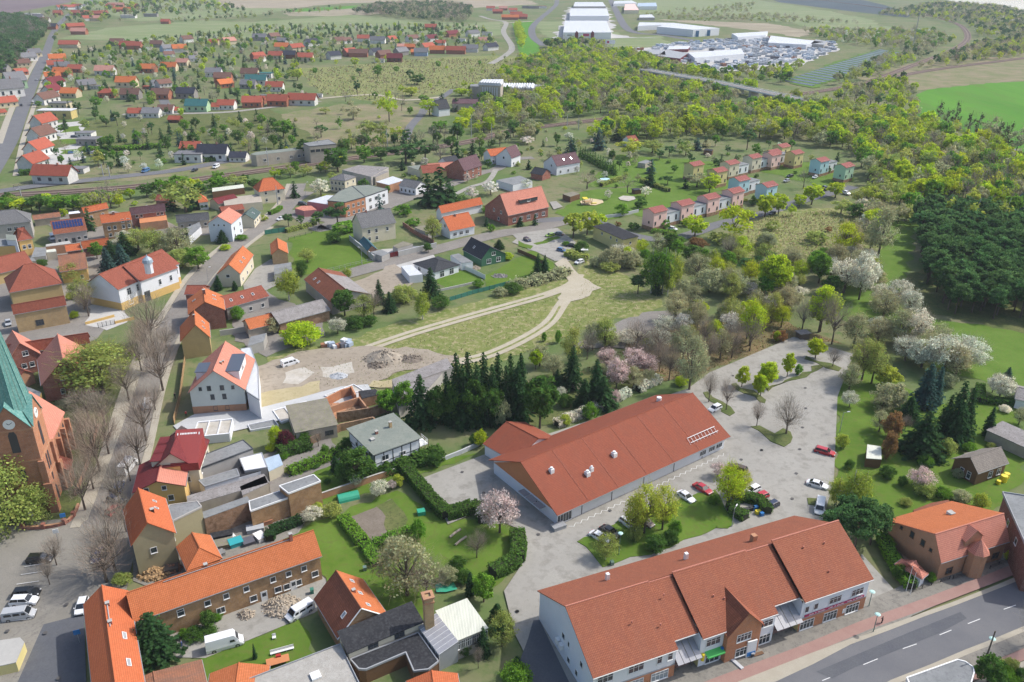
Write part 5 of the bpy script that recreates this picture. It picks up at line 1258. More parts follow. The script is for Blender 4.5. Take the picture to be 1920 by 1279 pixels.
bays('low foundation frame with one grey bay in the middle of the concrete yard', '470,806 522,797 514,786 465,796', 1, 'felt_grey')
H = house('white and grey apartment house with pale red roof, solar panels and brick ground floor', 'F', '384,668 352.5,736.5 463,720.5', 6.3, r=(399.5, 695), roof='tile_pink', wall='plaster_sage', cat='house', base=('brick_clay', 2.1), win='g:.2,.8@6.6:.6x.8d;g:.36,.6@6.5:.8x1.1d;g:.40,.62@4.0:.8x1.2d;g:.42,.64@.8:.8x1.1d;a:3@3.5:1x1.2;c:3@3.5:1x1.2', L=17)
H.dormer('a', .62, .22, 5.0, 2.2, 'solar_dark', 'plaster_white'); H.dormer('c', .55, .22, 9.5, 2.6, 'solar_dark', 'plaster_white'); H.chimney(.7, .56, .5, .5, 'brick_clay'); H.chimney(.62, .58, .4, .4, 'brick_clay')
FB('white concrete wing with flat roof beside the pale red roofed house', '463,735 486,750 484,690 470,652 452,655 455,690', 5.6, 'sheet_white', 'plaster_white', 'wing', 'building', 'gutter_metal')
H = house('ochre gabled house with old orange roof next to the pale red roofed house', 'F', '337,612 337.5,641 395,633', 5.6, r=(366, 609), roof='tile_orange', wall='plaster_ochre', cat='house', hip='', L=11, chim=((.4, .55, .6, .5),), sky=(('c', (.35, .7), .45, .6, 1.1),))
H = house('brick house with orange roof, tall dark chimney and lean-to on the bend', 'F', '350,545 352,590 424,590', 6.0, r=(384, 566), roof='tile_orange', wall='brick_red', cat='house', L=12.5, chim=((.45, .5, 1.4, .8, 'brick_dark'),), sky=(('c', (.3, .55), .5, .6, 1.1), ('a', (.4,), .4, .7, 1.1)))
house('red tiled side wing of the brick house on the bend', 'F', '382,552 345,552', 4.4, hr=6.2, W=7, roof='tile_red', wall='brick_red', name='wing', cat='house')
H = house('long row with red tiled roof and three skylights behind the bend', 'F', '424,578 505,555 496,541', 4.2, hr=6.6, W=9, roof='tile_red', wall='plaster_grey', name='wing', cat='house', sky=(('a', (.2, .45, .7), .5, .8, 1.1),), win='a:.25,.55,.85@1:1x1.2')
FB('brown stone shed with red roof beside the sheds', '465,618 500,608 545,598 538,586 462,602', 3.0, 'tile_old', 'plaster_old', edge=None)
house('low orange tiled stone barn by the timber yard', 'F', '468,618 523,605 520,588', 3.0, hr=5.0, W=7, roof='tile_orange', wall='plaster_old', name='barn', cat='barn')
house('long stone barn with weathered cement roof', 'F', '523,607 620,581 604,560', 3.6, hr=5.6, W=10, roof='eternit', wall='brick_rough', name='barn', cat='barn')
H = house('big barn with one dark red slope and one grey slope', 'F', '566,521 620,567 700,556', 4.4, r=(649, 543), roof='tile_brown', wall='plaster_grey', name='barn', cat='barn', L=24, sky=(('a', (.2, .35), .4, .8, 1.2),))
g = G(); P = [H.Wd(.25*H.L, H.W, H.he+.02), H.Wd(H.L, H.W, H.he+.02), H.Wd(H.L, H.frac*H.W, H.hr+.02), H.Wd(.25*H.L, H.frac*H.W, H.hr+.02)]; g.prism(P, [(p[0], p[1], p[2]+.04) for p in P], 0); g.obj('cement_sheets', 'eternit', H.root)
H = house('cream house with orange roof and two skylights at the street bend', 'F', '434,478 406,514 448,517', 4.8, r=(429, 496), roof='tile_orange', wall='plaster_cream', cat='house', sky=(('c', (.4, .6), .45, .8, 1.1),), win='g:.45@3.4:1.1x1.0;c:3@1:1x1.2')
house('tall narrow gabled house with orange roof beside the lawn', 'F', '505,447 508,478 541,476', 4.0, r=(522, 466), roof='tile_orange', wall='brick_yellow', cat='house', L=13)
FB('flat grey roofed garage behind the narrow gabled house', '514,515 548,508 546,492 514,498', 2.8, 'felt_grey', 'plaster_grey', 'garage', 'garage')
# --- ruined outbuildings and the timber framed house
H = house('ruined shed with mossy collapsed felt roof', 'F', '553,812 634,796 601,760', 3.6, roof='old_felt', wall='plaster_old', kind='mono', rise=.5, ov=.3, name='ruin', cat='ruin', win='a:.75,.85@1.2:.9x1.0d', W=13)
for s, h, m, lab in (('603,768 640,748 660,742', 2.6, 'brick_orange', 'broken brick wall at the back of the roofless ruin'), ('622,778 650,768 675,760 688,778', 2.4, 'brick_clay', 'inner brick cross wall of the roofless ruin'), ('634,792 700,782 730,770', 2.8, 'brick_rough', 'low brick wall along the front of the roofless ruin'), ('660,742 668,758', 2.8, 'brick_orange', 'short brick stub wall of the roofless ruin'),
                     ('580,835 640,808 700,795 705,800', 2.0, 'brick_rough', 'long crumbling brick garden wall below the ruin')):
 wallrun(lab, pts('F', s), h, .4, m)
FB('collapsed dark shed roof beside the roofless ruin', '680,748 712,740 704,730 672,734', 2.6, 'felt_dark', 'brick_rough', 'ruin', 'ruin')
heap('brick rubble lying inside the roofless ruin', 'F', 625, 770, 5.5, .8, 'brick_clay', n=120); heap('second heap of brick rubble in the ruin by the dark shed', 'F', 665, 772, 4.5, .6, 'brick_rough', n=90)
H = house('white timber framed house with flat olive green felt roof', 'F', '700,853.5 791,820.5 755,784', 5.9, roof='felt_green', wall='plaster_white', kind='mono', rise=.35, ov=.45, cat='house', chim=((.38, .55, .9, .6), (.70, .6, 1.6, .6, 'brick_yellow'), (.22, .42, .4, .9, 'sheet_grey')), win='a:.23@3.3:1.6x1.2;a:.24@.8:1.8x1.2;a:.62@2.9:1.3x.9;h:.3,.7@3.3:1x1.1', W=13)
for f in 'ah':
 O, D, Nn, L_ = H.face(f); O = O-H.c; W_ = lambda a, b, z: tuple(O+D*a+Nn*b+Vector((0, 0, z)))
 for i in range(6 if f == 'a' else 4):
  n_ = 5 if f == 'a' else 3; g = G(); g.fbox(W_, max(0, L_*i/n_-.1), min(L_, L_*i/n_+.1), .004, .05, 0, 5.4); g.obj('timber_post', 'black_metal', H.root)
 for z_ in (.1, 2.0, 2.95, 5.2):
  g = G(); g.fbox(W_, 0, L_, .004, .045, z_, z_+.16); g.obj('timber_beam', 'black_metal', H.root)
g = G(); g.fbox(H.Wd, H.L+.0, H.L+2.2, 1, 4.2, 2.9, 3.05); bl = g.obj('balcony', 'white_paint', H.root)
for u, v in ((0, 1), (2.2, 1), (2.2, 4.2), (2.2, 2.6), (1.1, 1)): g = G(); g.fbox(H.Wd, H.L+u-.05, H.L+u+.05, v-.05, v+.05, 0 if u > 2 else 3.05, 4.1); g.obj('post', 'wood_brown' if u > 2 else 'white_paint', bl)
for z_ in (3.5, 4.0): g = G(); g.fbox(H.Wd, H.L, H.L+2.2, .97, 1.03, z_, z_+.07); g.fbox(H.Wd, H.L+2.17, H.L+2.23, 1, 4.2, z_+.001, z_+.07); g.obj('railing', 'white_paint', bl)
FB('long grey corrugated shed half hidden by the spruces', '740,728 850,690 838,672 735,712', 3.4, 'eternit', 'plaster_grey', 'shed', 'shed')
FB('white rendered shed below the spruces by the corrugated shed', '748,765 790,745 838,690 820,690 740,728', 3.0, 'eternit', 'plaster_grey', 'shed', 'shed')
# --- bottom right
H = house('brick villa with pink tiled half hipped roof and round corner turret', 'F', '1893.6,1015 1765,1056 1726,1004', 4.6, r=(1771, 1000), roof='tile_pink', wall='brick_clay', cat='villa', name='villa', hip='', W=13.5, win='a:.12@1.0:1.6x1.3b;a:.83@1.0:1.5x1.3b;g:.35,.55@4.9:.8x1.2b;g:.2,.75@5:.5x.6b')
g = G(); c_ = H.Wd(H.L*.53, -.6, 0);
for i in range(8): pass
g.cyl(c_, 1.7, 5.6, 8); tw = g.obj('turret', 'brick_clay', H.root); g = G(); g.cyl((c_[0], c_[1], 5.6), 2.0, 2.4, 8, .1); g.obj('turret_roof', 'tile_pink', tw)
H.dormer('a', .53, .3, 4.2, 1.4, 'tile_pink', 'brick_clay', 'gable', False); H.chimney(.38, .62, .4, 1.1, 'white_paint')
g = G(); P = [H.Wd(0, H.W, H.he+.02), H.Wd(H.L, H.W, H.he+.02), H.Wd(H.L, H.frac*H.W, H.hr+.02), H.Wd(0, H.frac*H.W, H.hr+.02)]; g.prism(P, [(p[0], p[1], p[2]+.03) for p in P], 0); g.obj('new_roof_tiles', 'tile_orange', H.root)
FB('dark red tiled garage block with open roof court', '1712,957 1730,990 1775,1005 1816,976 1778,938 1745,944', 3.4, 'tile_brown', 'wood_brown', 'garage', 'garage')
H = house('tall dark brick building cut by the right edge of the picture', 'F', '1990,940 1879,923 1855,970', 8.5, hr=9.5, roof='felt_grey', wall='brick_dark', kind='flat', cat='building', W=20, win='g:.3@5:1x1.2;g:.3@2:1x1.2;g:.6@5:1x1.2', name='building')
H = house('small brown cabin with grey shingle roof beside the yellow barrels', 'F', '1892,868 1834,888 1806,868', 3.4, r=(1827, 859), roof='wood_shingle', wall='wood_brown', name='cabin', cat='cabin', win='g:.3,.6@.8:.8x1.6;a:.2,.5@.8:1.2x1.5', W=6.5)
FB('flat mossy roof of the cabin annex', '1802,862 1828,866 1872,853 1842,844 1808,850', 2.8, 'old_felt', 'wood_brown', 'annex', 'cabin')
house('long grey garage row with weathered flat roof at the right edge', 'F', '1935,845 1849,806 1875,794', 3.0, roof='eternit', wall='plaster_old', kind='mono', rise=.3, name='garage_row', cat='garage', ov=.2, W=7)
house('white shed with grey roof in the hedged garden', 'F', '1935,755 1903,748 1893,733', 2.8, hr=4.2, roof='eternit', wall='plaster_white', name='shed', cat='shed', W=9)
FB('garden shelter with pale corrugated roof and brown fence', '1624,860 1653,862 1652,838 1626,834', 2.4, 'sheet_cream', 'wood_brown', 'garden_shelter', 'shelter')
house('little pavilion with pointed pink roof in the corner garden', 'F', '1741,1076 1729,1086 1704,1062', 2.6, hr=4.0, roof='tile_pink', wall='plaster_white', name='pavilion', cat='pavilion', hip='gh', W=5.2)
P_ = [at('F', *p, 3.2) for p in xy('1700,1272 1795,1238 1810,1242 1824,1252 1826,1262 1818,1290 1800,1320 1712,1300')]
block('flat roofed building with rounded white corner at the bottom edge', P_, 0, 3.2, 'felt_grey', 'plaster_white', 'building', 'building', edge='white_paint')
FB('kiosk like yellow walled enclosure at the bottom left corner', '-10,1252 30,1243 46,1205 38,1196 -10,1203', 2.0, 'concrete', 'plaster_yellow', 'kiosk', 'kiosk')
# ================================================================ church
plain('dome_blue', (.30, .38, .45), .4); plain('louvre_dark', (.05, .045, .05), .6)
ground('copper', (.10, .27, .25), (.15, .33, .30), (.22, .38, .33), .8, 3, rough=.6)
def church():
 a = at('F', 104, 957); b = at('F', 115, 927); X = (b-a); X.z = 0; w = 7.6; X.normalize(); Y = Vector((-X.y, X.x, 0))     # X: away along the nave, Y: to the left
 top = height('F', 104, 957, 41, 802); r = empty('church', a, 'brick church with tall green copper spire and white clock faces', 'church'); W = lambda u, v, z: tuple(X*u+Y*v+Vector((0, 0, z)))
 g = G(); g.fbox(W, 0, w, 0, w, 0, top); tw = g.obj('tower', 'brick_church', r)
 for (u, v) in ((0, 0), (w, 0), (0, w)):
  for k_, (e, zt) in enumerate(((1.0, top*.36), (.6, top*.62))): g = G(); g.fbox(W, u-e if u == 0 else u-.6, u+.6 if u == 0 else u+e, v-e if v == 0 else v-.6, v+.6 if v == 0 else v+e, -.1, zt); g.obj('buttress', 'brick_church', tw)
 for z in (top*.36, top*.62, top-.4): g = G(); g.fbox(W, -.12, w+.12, -.12, w+.12, z, z+.3); g.obj('string_course', 'brick_clay', tw)
 gh = 5.2; sp = 30.0; m = w/2
 for k_, (p0, p1, ap, n) in enumerate((((0, 0), (w, 0), (m, 0), -Y), ((0, 0), (0, w), (0, m), -X), ((w, 0), (w, w), (w, m), X), ((0, w), (w, w), (m, w), Y))):
  g = G(); q = [W(*p0, top), W(*p1, top), W(*ap, top+gh)]; i_ = n*-.5; g.prism([tuple(Vector(x)) for x in q], [tuple(Vector(x)+i_) for x in q], 0, True, True); g.obj('clock_gable', 'brick_church', tw)
  for pe in (p0, p1): g = G(); o = n*.25; P = [Vector(W(*pe, top))+o, Vector(W(*ap, top+gh))+o, Vector(W(m, m, top+gh+2.4)), Vector(W(m+(pe[0]-m)*.5, m+(pe[1]-m)*.5, top+2.6))]; g.prism([tuple(x) for x in P], [tuple(x+Vector((0, 0, .18))) for x in P], 0, True, True); g.obj('gable_roof', 'copper', tw)
  g = G(); c = Vector(W(*ap, top+1.3)); g.cyl(tuple(c+n*.005), 1.05, .14, 20, ax=n); ck = g.obj('clock_face', 'white_paint', tw)
  for an, ln in ((.6, .75), (2.4, .5)):
   s_ = Vector((-n.y, n.x, 0)); g = G(); g.tube(tuple(c+n*.17), tuple(c+n*.17+(s_*math.cos(an)+Vector((0, 0, math.sin(an))))*ln), .06, 4); g.obj('clock_hand', 'black_metal', ck)
 g = G(); n_ = 8; ring = [Vector(W(m+math.cos(math.pi/8+i*math.pi/4)*m*1.02, m+math.sin(math.pi/8+i*math.pi/4)*m*1.02, top+1.0)) for i in range(8)]
 ap = Vector(W(m, m, top+sp))
 for i in range(8):
  p, q = ring[i], ring[(i+1) % 8]
  for j in range(10):
   f0, f1 = j/10, (j+1)/10; e = Vector((0, 0, .0)); g.face([tuple(p.lerp(ap, f0)), tuple(q.lerp(ap, f0)), tuple(q.lerp(ap, f1)*.999+p.lerp(ap, f1)*.001), tuple(p.lerp(ap, f1))])
 s_ = g.obj('spire', 'copper', tw)
 for i in range(8):
  g = G(); g.tube(tuple(ring[i]), tuple(ap), .12, 4); g.obj('hip_seam', 'copper', s_)
  for k_ in (.33, .66):
   g = G(); q = ring[i].lerp(ring[(i+1) % 8], k_); g.tube(tuple(q+Vector((0, 0, .02))), tuple(q.lerp(ap, .92)), .05, 3); g.obj('sheet_seam', 'lamp_green', s_)
 def lancet(f, u, z, h, w_=1.0):
  n = -Y if f == 'r' else -X; D = X if f == 'r' else Y; c = (D*u+Vector((0, 0, z)))+n*.01; q = [c-D*w_/2, c+D*w_/2, c+D*w_/2+Vector((0, 0, h-w_*.7)), c+D*w_*.28+Vector((0, 0, h-w_*.2)), c+Vector((0, 0, h)), c-D*w_*.28+Vector((0, 0, h-w_*.2)), c-D*w_/2+Vector((0, 0, h-w_*.7))]
  g = G(); g.prism([tuple(x) for x in q], [tuple(x+n*.06) for x in q]); return g.obj('lancet_window', 'louvre_dark', tw)
 lancet('l', m, top*.74, 5.0, 1.5); lancet('r', m, top*.70, 5.4, 1.2); lancet('r', m-.6, top*.42, 3.6, .7); lancet('r', m+.7, top*.42, 3.6, .7); lancet('r', m, top*.27, 2.0, .6); lancet('r', m, .3, 3.6, 1.5); lancet('l', m, top*.4, 3.0, 1.0)
 # nave
 H = House('F', '89,834 109,780', 10.0, hr=17.5, W=13, label='x', L=17); bpy.data.objects.remove(H.root)
 nv = G(); m = 6.8; L = 16.5; u0 = w; v0 = .9; v1 = 12.7; hz = 10.0; hr = 16.0
 nv.face([W(u0, v0+.4, 0), W(u0+L, v0+.4, 0), W(u0+L, v0+.4, hz), W(u0, v0+.4, hz)]); nv.face([W(u0, v1-.4, 0), W(u0+L, v1-.4, 0), W(u0+L, v1-.4, hz), W(u0, v1-.4, hz)])
 for u in (u0+.02, u0+L): nv.face([W(u, v0+.4, 0), W(u, v1-.4, 0), W(u, v1-.4, hz), W(u, m, hr-.2), W(u, v0+.4, hz)])
 nw = nv.obj('nave_wall', 'brick_church', r)
 for va in (v0, v1):
  g = G(); P = [W(u0+.03, va, hz-.3), W(u0+L+.4, va, hz-.3), W(u0+L+.4, m, hr), W(u0+.03, m, hr)]; g.prism([(p[0], p[1], p[2]-.2) for p in P], P, 0, True, True); g.obj('nave_roof', 'tile_pink' if va == v0 else 'tile_red', r)
 for i in range(4):
  u = u0+1.8+i*4.2; g = G(); g.fbox(W, u+1.6, u+2.4, v0-.6, v0+.38, 0, 8.2); g.obj('buttress', 'brick_church', nw)
  c = Vector(W(u, v0+.4, 3.2)); n = -Y; q = [c-X*.6, c+X*.6, c+X*.6+Vector((0, 0, 4.2)), c+Vector((0, 0, 5.2)), c-X*.6+Vector((0, 0, 4.2))]; g = G(); g.prism([tuple(x+n*.01) for x in q], [tuple(x+n*.08) for x in q]); g.obj('lancet_window', 'louvre_dark', nw)
 g = G(); g.fbox(W, u0+.3, u0+4, v0-2.6, v0+.3, 0, 4.6); pr = g.obj('side_porch', 'brick_church', r)
 g = G(); P = [W(u0, v0-3.0, 4.5), W(u0+4.3, v0-3.0, 4.5), W(u0+4.3, v0+.3, 6.4), W(u0, v0+.3, 6.4)]; g.prism([(p[0], p[1], p[2]-.2) for p in P], P, 0, True, True); g.obj('porch_roof', 'tile_red', pr)
tilem('tile_teal', (.045, .12, .15), (.06, .15, .18), .3); plain('board_green', (.05, .16, .09), .8, n=.3)
plain('board_raw', (.42, .27, .13), .8, n=.4)
church()
for s, lab in (('40,994 85,992 122,984 140,968 148,950', 'low curved brick churchyard wall facing the square'), ('142,930 162,880 176,832 185,800', 'low churchyard wall under the bare trees along the street')):
 P = smooth(pts('F', s), 3); wallrun(lab, P, .8, .35, 'brick_red', cap='brick_clay', name='churchyard_wall')
for x, y in ((45, 993), (83, 992), (122, 984), (139, 970)): p = at('F', x, y); g = G(); g.box(-.3, .3, -.3, .3, 0, 1.3); g.box(-.36, .36, -.36, .36, 1.302, 1.4); tag(g.obj('wall_pier', 'brick_red', None, p), 'square brick pier in the low churchyard wall', 'pier', 'piers of the churchyard wall')
# ================================================================ old town, left
WB = 'a:4@.9:1x1.3'; W2 = 'a:4@.9:1x1.3;a:4@3.7:1x1.3;g:2@3.6:.9x1.2'
FAC = 'F'
def HS(rows, t):
 """label | points | eave | ridge point or height | roof | wall | extra"""
 for row in rows.strip().split('\n'):
  f = [q.strip() for q in row.split('|')]; k = eval('dict('+(f[6] if len(f) > 6 else '')+')')
  he = eval(f[2]); rr = eval(f[3]) if f[3] else None
  if isinstance(rr, tuple): k['r'] = rr
  elif rr is not None: k['hr'] = rr
  k.setdefault('group', None); house(f[0], t, f[1], he, roof=f[4], wall=f[5], **k)
HS('''long dark grey roofed building at the left edge above the yellow bay house|-50,427 58,415|7|11|tile_grey|plaster_grey|hip='g', W=12, win='a:.6,.72,.85@4:1.4x1.3'
ochre house with red pyramid roof and timber bay|33,452 62,447|6.5|10|tile_red|plaster_mustard|hip='gh', W=9, win='a:.3,.7@3:1x1.4'
house with twenty blue solar panels on a brown roof|100,440 164,431.5|4.6|(157,407)|tile_brown|plaster_grey|win='a:.12,.32,.72,.92@1.2:1.1x1.2;a:.55@0:1.2x2.1K', chim=(), ov=.3
long low shed with rusty striped roof beside the dark grey building|62,412.5 114,406|3|4.2|tile_old|plaster_old|W=6, cat='shed', name='shed'
three storey ochre brick house with bright orange roof|190,419 247.5,412|(250,443)|(242,387)|tile_bright|brick_ochre|win='a:.2,.4,.7,.9@1:1x1.4;a:.2,.4,.7,.9@3.8:1x1.4;a:.7,.9@6.2:1x1.3', chim=((.45,.5,.8,.9),)
ochre house with orange roof behind the three storey brick house|157,400 204,390|7|(200,380)|tile_bright|brick_ochre|win='a:2@4:1x1.3'
brick house with purple brown roof beside the railway hedge|245,403 311,395|(313,420)|(307,373.5)|tile_purple|brick_red|win='a:.15,.28,.78,.9@4.2:1x1.1', chim=((.5,.5,.8),)
small red roofed shed behind the purple roof|290,376 316,377|3|5|tile_red|brick_red|W=6, cat='shed', name='shed'
low house with flat pitched grey roof behind the garden trees|331,417 393,411|3.6|(390.5,393.5)|tile_grey|plaster_old|win='a:4@1:1x1.2', chim=((.5,.6,.6),)
tall pale house with salmon roof and gabled dormer at the street|454,403 433.5,420 390.5,417|7.6|(408,405.5)|tile_pink|plaster_lilac|win='a:.2,.75@1:1.1x1.4;a:.2,.75@4:1.1x1.4;g:.3,.55,.75@6.5:.6x.7;g:.4@3:.8x1'
small cream house with green grey roof right beside the street|489.5,398 477,412 457,400|3.8|6.2|tile_green|plaster_cream|win='a:3@1.4:1x1.2', sky=(('a',(.5,),.5,.8,1.1),)
beige house with red hipped roof at the road junction|485,360 535,353.5|(536,377)|10.6|tile_bright|plaster_cream|hip='gh', W=9.5, win='a:.25,.75@.9:1x1.4;a:.25,.75@4.2:1x1.4'
white cottage with orange roof and a car beside it|372,380 391,378|3.6|6.8|tile_bright|plaster_white|W=8, hip='g', win='a:2@1:1x1.2'
low outbuilding with maroon roof behind the maroon gate|409,383 449,374|3.2|5|tile_wine|plaster_cream|W=8
low red tiled shed joined to the beige long building|416,398 459,392|3|4.6|tile_red|brick_red|W=6, cat='shed', name='shed'
white school with long red roof and ochre base|260,527 221.5,543.5|7.4|11.6|tile_red|plaster_white|name='school', cat='school', base=('plaster_mustard',2.6), L=27, W=14, win='a:.42,.56,.7,.85@4.2:1.5x2.2;a:.42,.56,.7,.85@1.0:1.5x1.5;a:.05,.12,.19@4.0:.9x2.4'
low ochre link building with red roof beside the school|156,544.5 219,541|3.4|(216,519.5)|tile_red|plaster_ochre|name='link_building', cat='building', win='a:.75,.88@1.2:.9x1.1;a:.48@0:1.1x2.1D'
ochre house with weathered brown roof behind the leafy yard|112,510 164.5,503|4.5|(161,480)|tile_old|plaster_mustard|win='a:.75@1:1x1.2'
ochre building with large red hipped roof, farther of the pair|17,549 117,531|6.6|12.5|tile_red|plaster_ochre|hip='gh', W=15, cat='building', name='building'
ochre brick building with red roof and small central gable|25,590 125,572|6.2|(118,540)|tile_red|brick_yellow|cat='building', name='building', win='a:.43@1.4:2.0x1.6d', ov=.2
brick parsonage with very long red tiled roof beside the church path|5,668 169,643|5.0|(158,601)|tile_red|brick_red|win='a:.6,.85@1:1x1.3'
brick front wing with steep pink edged gable of the parsonage|62,640 77,664 14,682|5|(37,643)|tile_pink|brick_red|name='wing', win='g:.42@5.5:1.3x1.3;g:.3,.55@2:1.1x1.3'
brick house with steep gable hidden behind the old tree|165,655 178,702 75,712|5.2|(117.5,672)|tile_pink|brick_red|win='g:.3,.45,.6@5.3:.9x1.2;g:.65@1.6:.9x1.3'
small brick shed with red roof beside the spire|12,706 32,714|3|5|tile_red|brick_clay|W=5, cat='shed', name='shed'
red roofed low range reaching the left edge above the ochre hall|-30,520 64,497|4|8|tile_red|plaster_ochre|W=11
low red roofed brick shed, shorter of the two by the dark conifers|124,472 153,468|3.4|5|tile_bright|brick_dark|W=6, cat='shed', name='shed'
long low red roofed brick shed by the dark conifers|155,466.5 206,459|3.6|(204,448)|tile_bright|brick_dark|cat='shed', name='shed'
''', 'F')
H = [o for o in bpy.data.objects if o.get('label', '').startswith('house with twenty')][0]
def solar(t, E, he, r, u0, u1, q0, q1, nx, ny, lab):
 S_ = House(t, E, he, r, label=lab, cat='house');
 for o in [o for o in bpy.data.objects if o.get('label') == lab and o is not S_.root]:
  for ch in list(o.children): ch.parent = S_.root
  bpy.data.objects.remove(o)
 S_.panel('a', u0, u1, q0, q1, 'solar_blue', nx=nx, ny=ny, gap=.1); return S_
solar('F', '100,440 164,431.5', 4.6, (157, 407), .04, .93, .36, .92, 11, 2, 'house with twenty blue solar panels on a brown roof')
# school: second wing round the corner, cupola
house('white school wing with red roof turning along the street', 'F', '262,528 334,502', 7.6, hr=11.6, roof='tile_red', wall='plaster_white', base=('plaster_mustard', 2.6), name='school', cat='school', W=14, win='a:.5,.8@4:.9x1.8;a:.12@0:2.0x3.4K')
p = at('F', 279.5, 505, 11.6); r_ = empty('cupola', (p.x, p.y, 11.4), 'round white cupola with grey blue dome on the school roof', 'cupola')
g = G(); g.cyl((0, 0, -1), 1.35, 3.6, 8); g.obj('drum', 'plaster_white', r_); g = G(); g.cyl((0, 0, 2.6), 1.7, 1.0, 12, 1.5); g.cyl((0, 0, 3.6), 1.5, .9, 12, .5); g.cyl((0, 0, 4.5), .3, .9, 8, .02); g.obj('dome', 'dome_blue', r_)
for lab, s, z, top, side in (('grey flat roofed yard shed beside the cream garage', '58,484 66,464 86,466 86,480', 3, 'felt_grey', 'plaster_grey'), ('cream garage block with pale flat roof', '87,474 106,472 104,467 87,469', 3, 'sheet_cream', 'plaster_cream'),
 ('long grey flat roof above the red hipped hall', '20,494 68,490 62,484 24,487', 3, 'felt_grey', 'plaster_grey'), ('ochre bay fronted block at the left edge', '-10,463 33,461 30,447 -10,449', 7, 'felt_grey', 'plaster_mustard'), ('white timber framed stair tower beside the red pyramid roof', '12,450 31,452 29,441 11,440', 9, 'felt_green', 'plaster_white'),
 ('white flat roofed shelter behind the solar roof house', '129,402 155,399 155,395 129,398', 3, 'plaster_white', 'wood_brown'), ('brick yard building with grey roof edge below the solar roof', '86,463 134,457 130,452 86,459', 3.4, 'concrete', 'brick_clay'),
 ('clay coloured flat roofed annex in front of the purple roof', '262,419 313,413 312,404 261,410', 3.6, 'plaster_orange', 'brick_clay'), ('open metal roofed shelter by the railway hedge', '398,360 458,352 456,346 398,353', 3, 'sheet_cream', 'wood_brown'),
 ('long beige flat roofed building with dark gateway', '421,386 492,379 487,364 418,372', 3.6, 'plaster_old', 'plaster_cream'), ('grey mono pitch shed beside the spire', '40,746 70,757 77,736 46,724', 4, 'felt_grey', 'plaster_mustard'),
 ('dark glazed lean-to behind the parsonage gable', '76,674 102,671 102,660 77,661', 3, 'tile_dark', 'plaster_grey'), ('low white garage with open front behind the white house', '355,445 377,425 374,417 350,427', 3, 'felt_grey', 'plaster_white'),
 ('pale flat roofed sheds beside the barn row', '464,650 494,641 500,625 470,632', 2.8, 'felt_grey', 'plaster_grey')):
 FB(lab, s, z, top, side, 'outbuilding', 'shed')
# ================================================================ middle of the picture
HS('''cream and brick villa with dark grey roof and two gables|760,415 1010,372|6.8|11.5|tile_grey|plaster_cream|name='villa', cat='villa', W=10, win='a:.2,.42@4:1x1.5;a:.2,.42@1:1x1.4;a:.75@4:1x1.4', chim=((.3,.5,.8),)
small brick shed with teal roof inside the concrete wall|740,510 800,578 862,553|2.4|(835,540)|tile_teal|brick_clay|name='shed', cat='shed'
white house with bright red roof and three front windows|1580,398 1395,436|(1405,495)|(1345,333)|tile_bright|plaster_white|win='a:.3,.55,.8@1:1.6x1.3;g:.4@4:1x1.2', chim=((.55,.45,.8),)
long white stable with red roof behind the white house|1635,242 1335,308|3.6|(1315,248)|tile_bright|plaster_white|name='stable', cat='barn'
white bungalow with dark hipped roof and lawn|1130,668 1285,732 1445,668|3|5|tile_dark|plaster_white|hip='gh', win='a:2@1:1.4x1.3;g:.3,.7@.3:1.8x2.1', name='bungalow'
dark roofed chalet with green boarded gable|1485,568 1622,640 1785,590|3|(1688,548)|tile_dark|board_green|win='g:.5@3.6:1.6x1.2;g:.3,.7@.8:1.8x1.6', sky=(('a',(.4,),.5,.8,1.1),), name='chalet'
grey roofed cream house behind the blossom trees|525,60 640,75|6|8|tile_grey|plaster_cream|W=10, hip='gh', win=W2
white house with grey gabled roof beyond the road|1025,105 1150,128|3.6|6|tile_grey|plaster_white|W=9, win=WB
yellow green house with red roof hidden by the fir group|1200,20 1340,10|4|7|tile_red|plaster_yellow|W=9''', '11')
HS('''brick house with pink roof and a long shed dormer by the playground|1030,388 952.7,404.6 924,384|(959,424)|(937.5,364)|tile_pink|brick_red|hip='', name='kindergarten', cat='building', win='a:.12,.3,.5,.68,.85@1.2:1.6x1.6;g:.3,.6@4.2:1x1.2;g:.4@1:1x1.2', chim=((.55,.55,.6),)
''', 'F')
S_ = House('F', '1030,388 952.7,404.6 924,384', 5.8, (937.5, 364), label='x'); k_ = [o for o in bpy.data.objects if o.name.startswith('kindergarten')][0]; bpy.data.objects.remove(S_.root); S_.root = k_; S_.dormer('a', .45, .3, 10, 1.5, 'tile_pink', 'dark_metal')
tilem('tile_teal', (.045, .12, .15), (.06, .15, .18), .3)
HS('''yellow two storey building with dark slab roof and outside stair|580,398 800,497 893,466|5.4||felt_dark|plaster_yellow|kind='mono', rise=.2, cat='building', name='building', win='g:.5@3:.8x.8;a:.3,.6,.8@3.4:.8x1'
''', '12')
HS('''white house with grey brown roof and two skylights by the dark hedge|495,1168 322,1198 242,1165|5|(283,1122)|tile_purple|plaster_white|win='a:3@1:1.1x1.3;g:.4@4:.8x1', sky=(('a',(.3,.6),.5,.9,1.1),)
small white house with red roof behind the weeping trees|850,1020 915,1012|3.4|6|tile_red|plaster_white|W=8
brick cottage with dark broken roof near the dark hedge|130,1245 220,1262|3|5.4|tile_dark|brick_red|W=8''', '02')
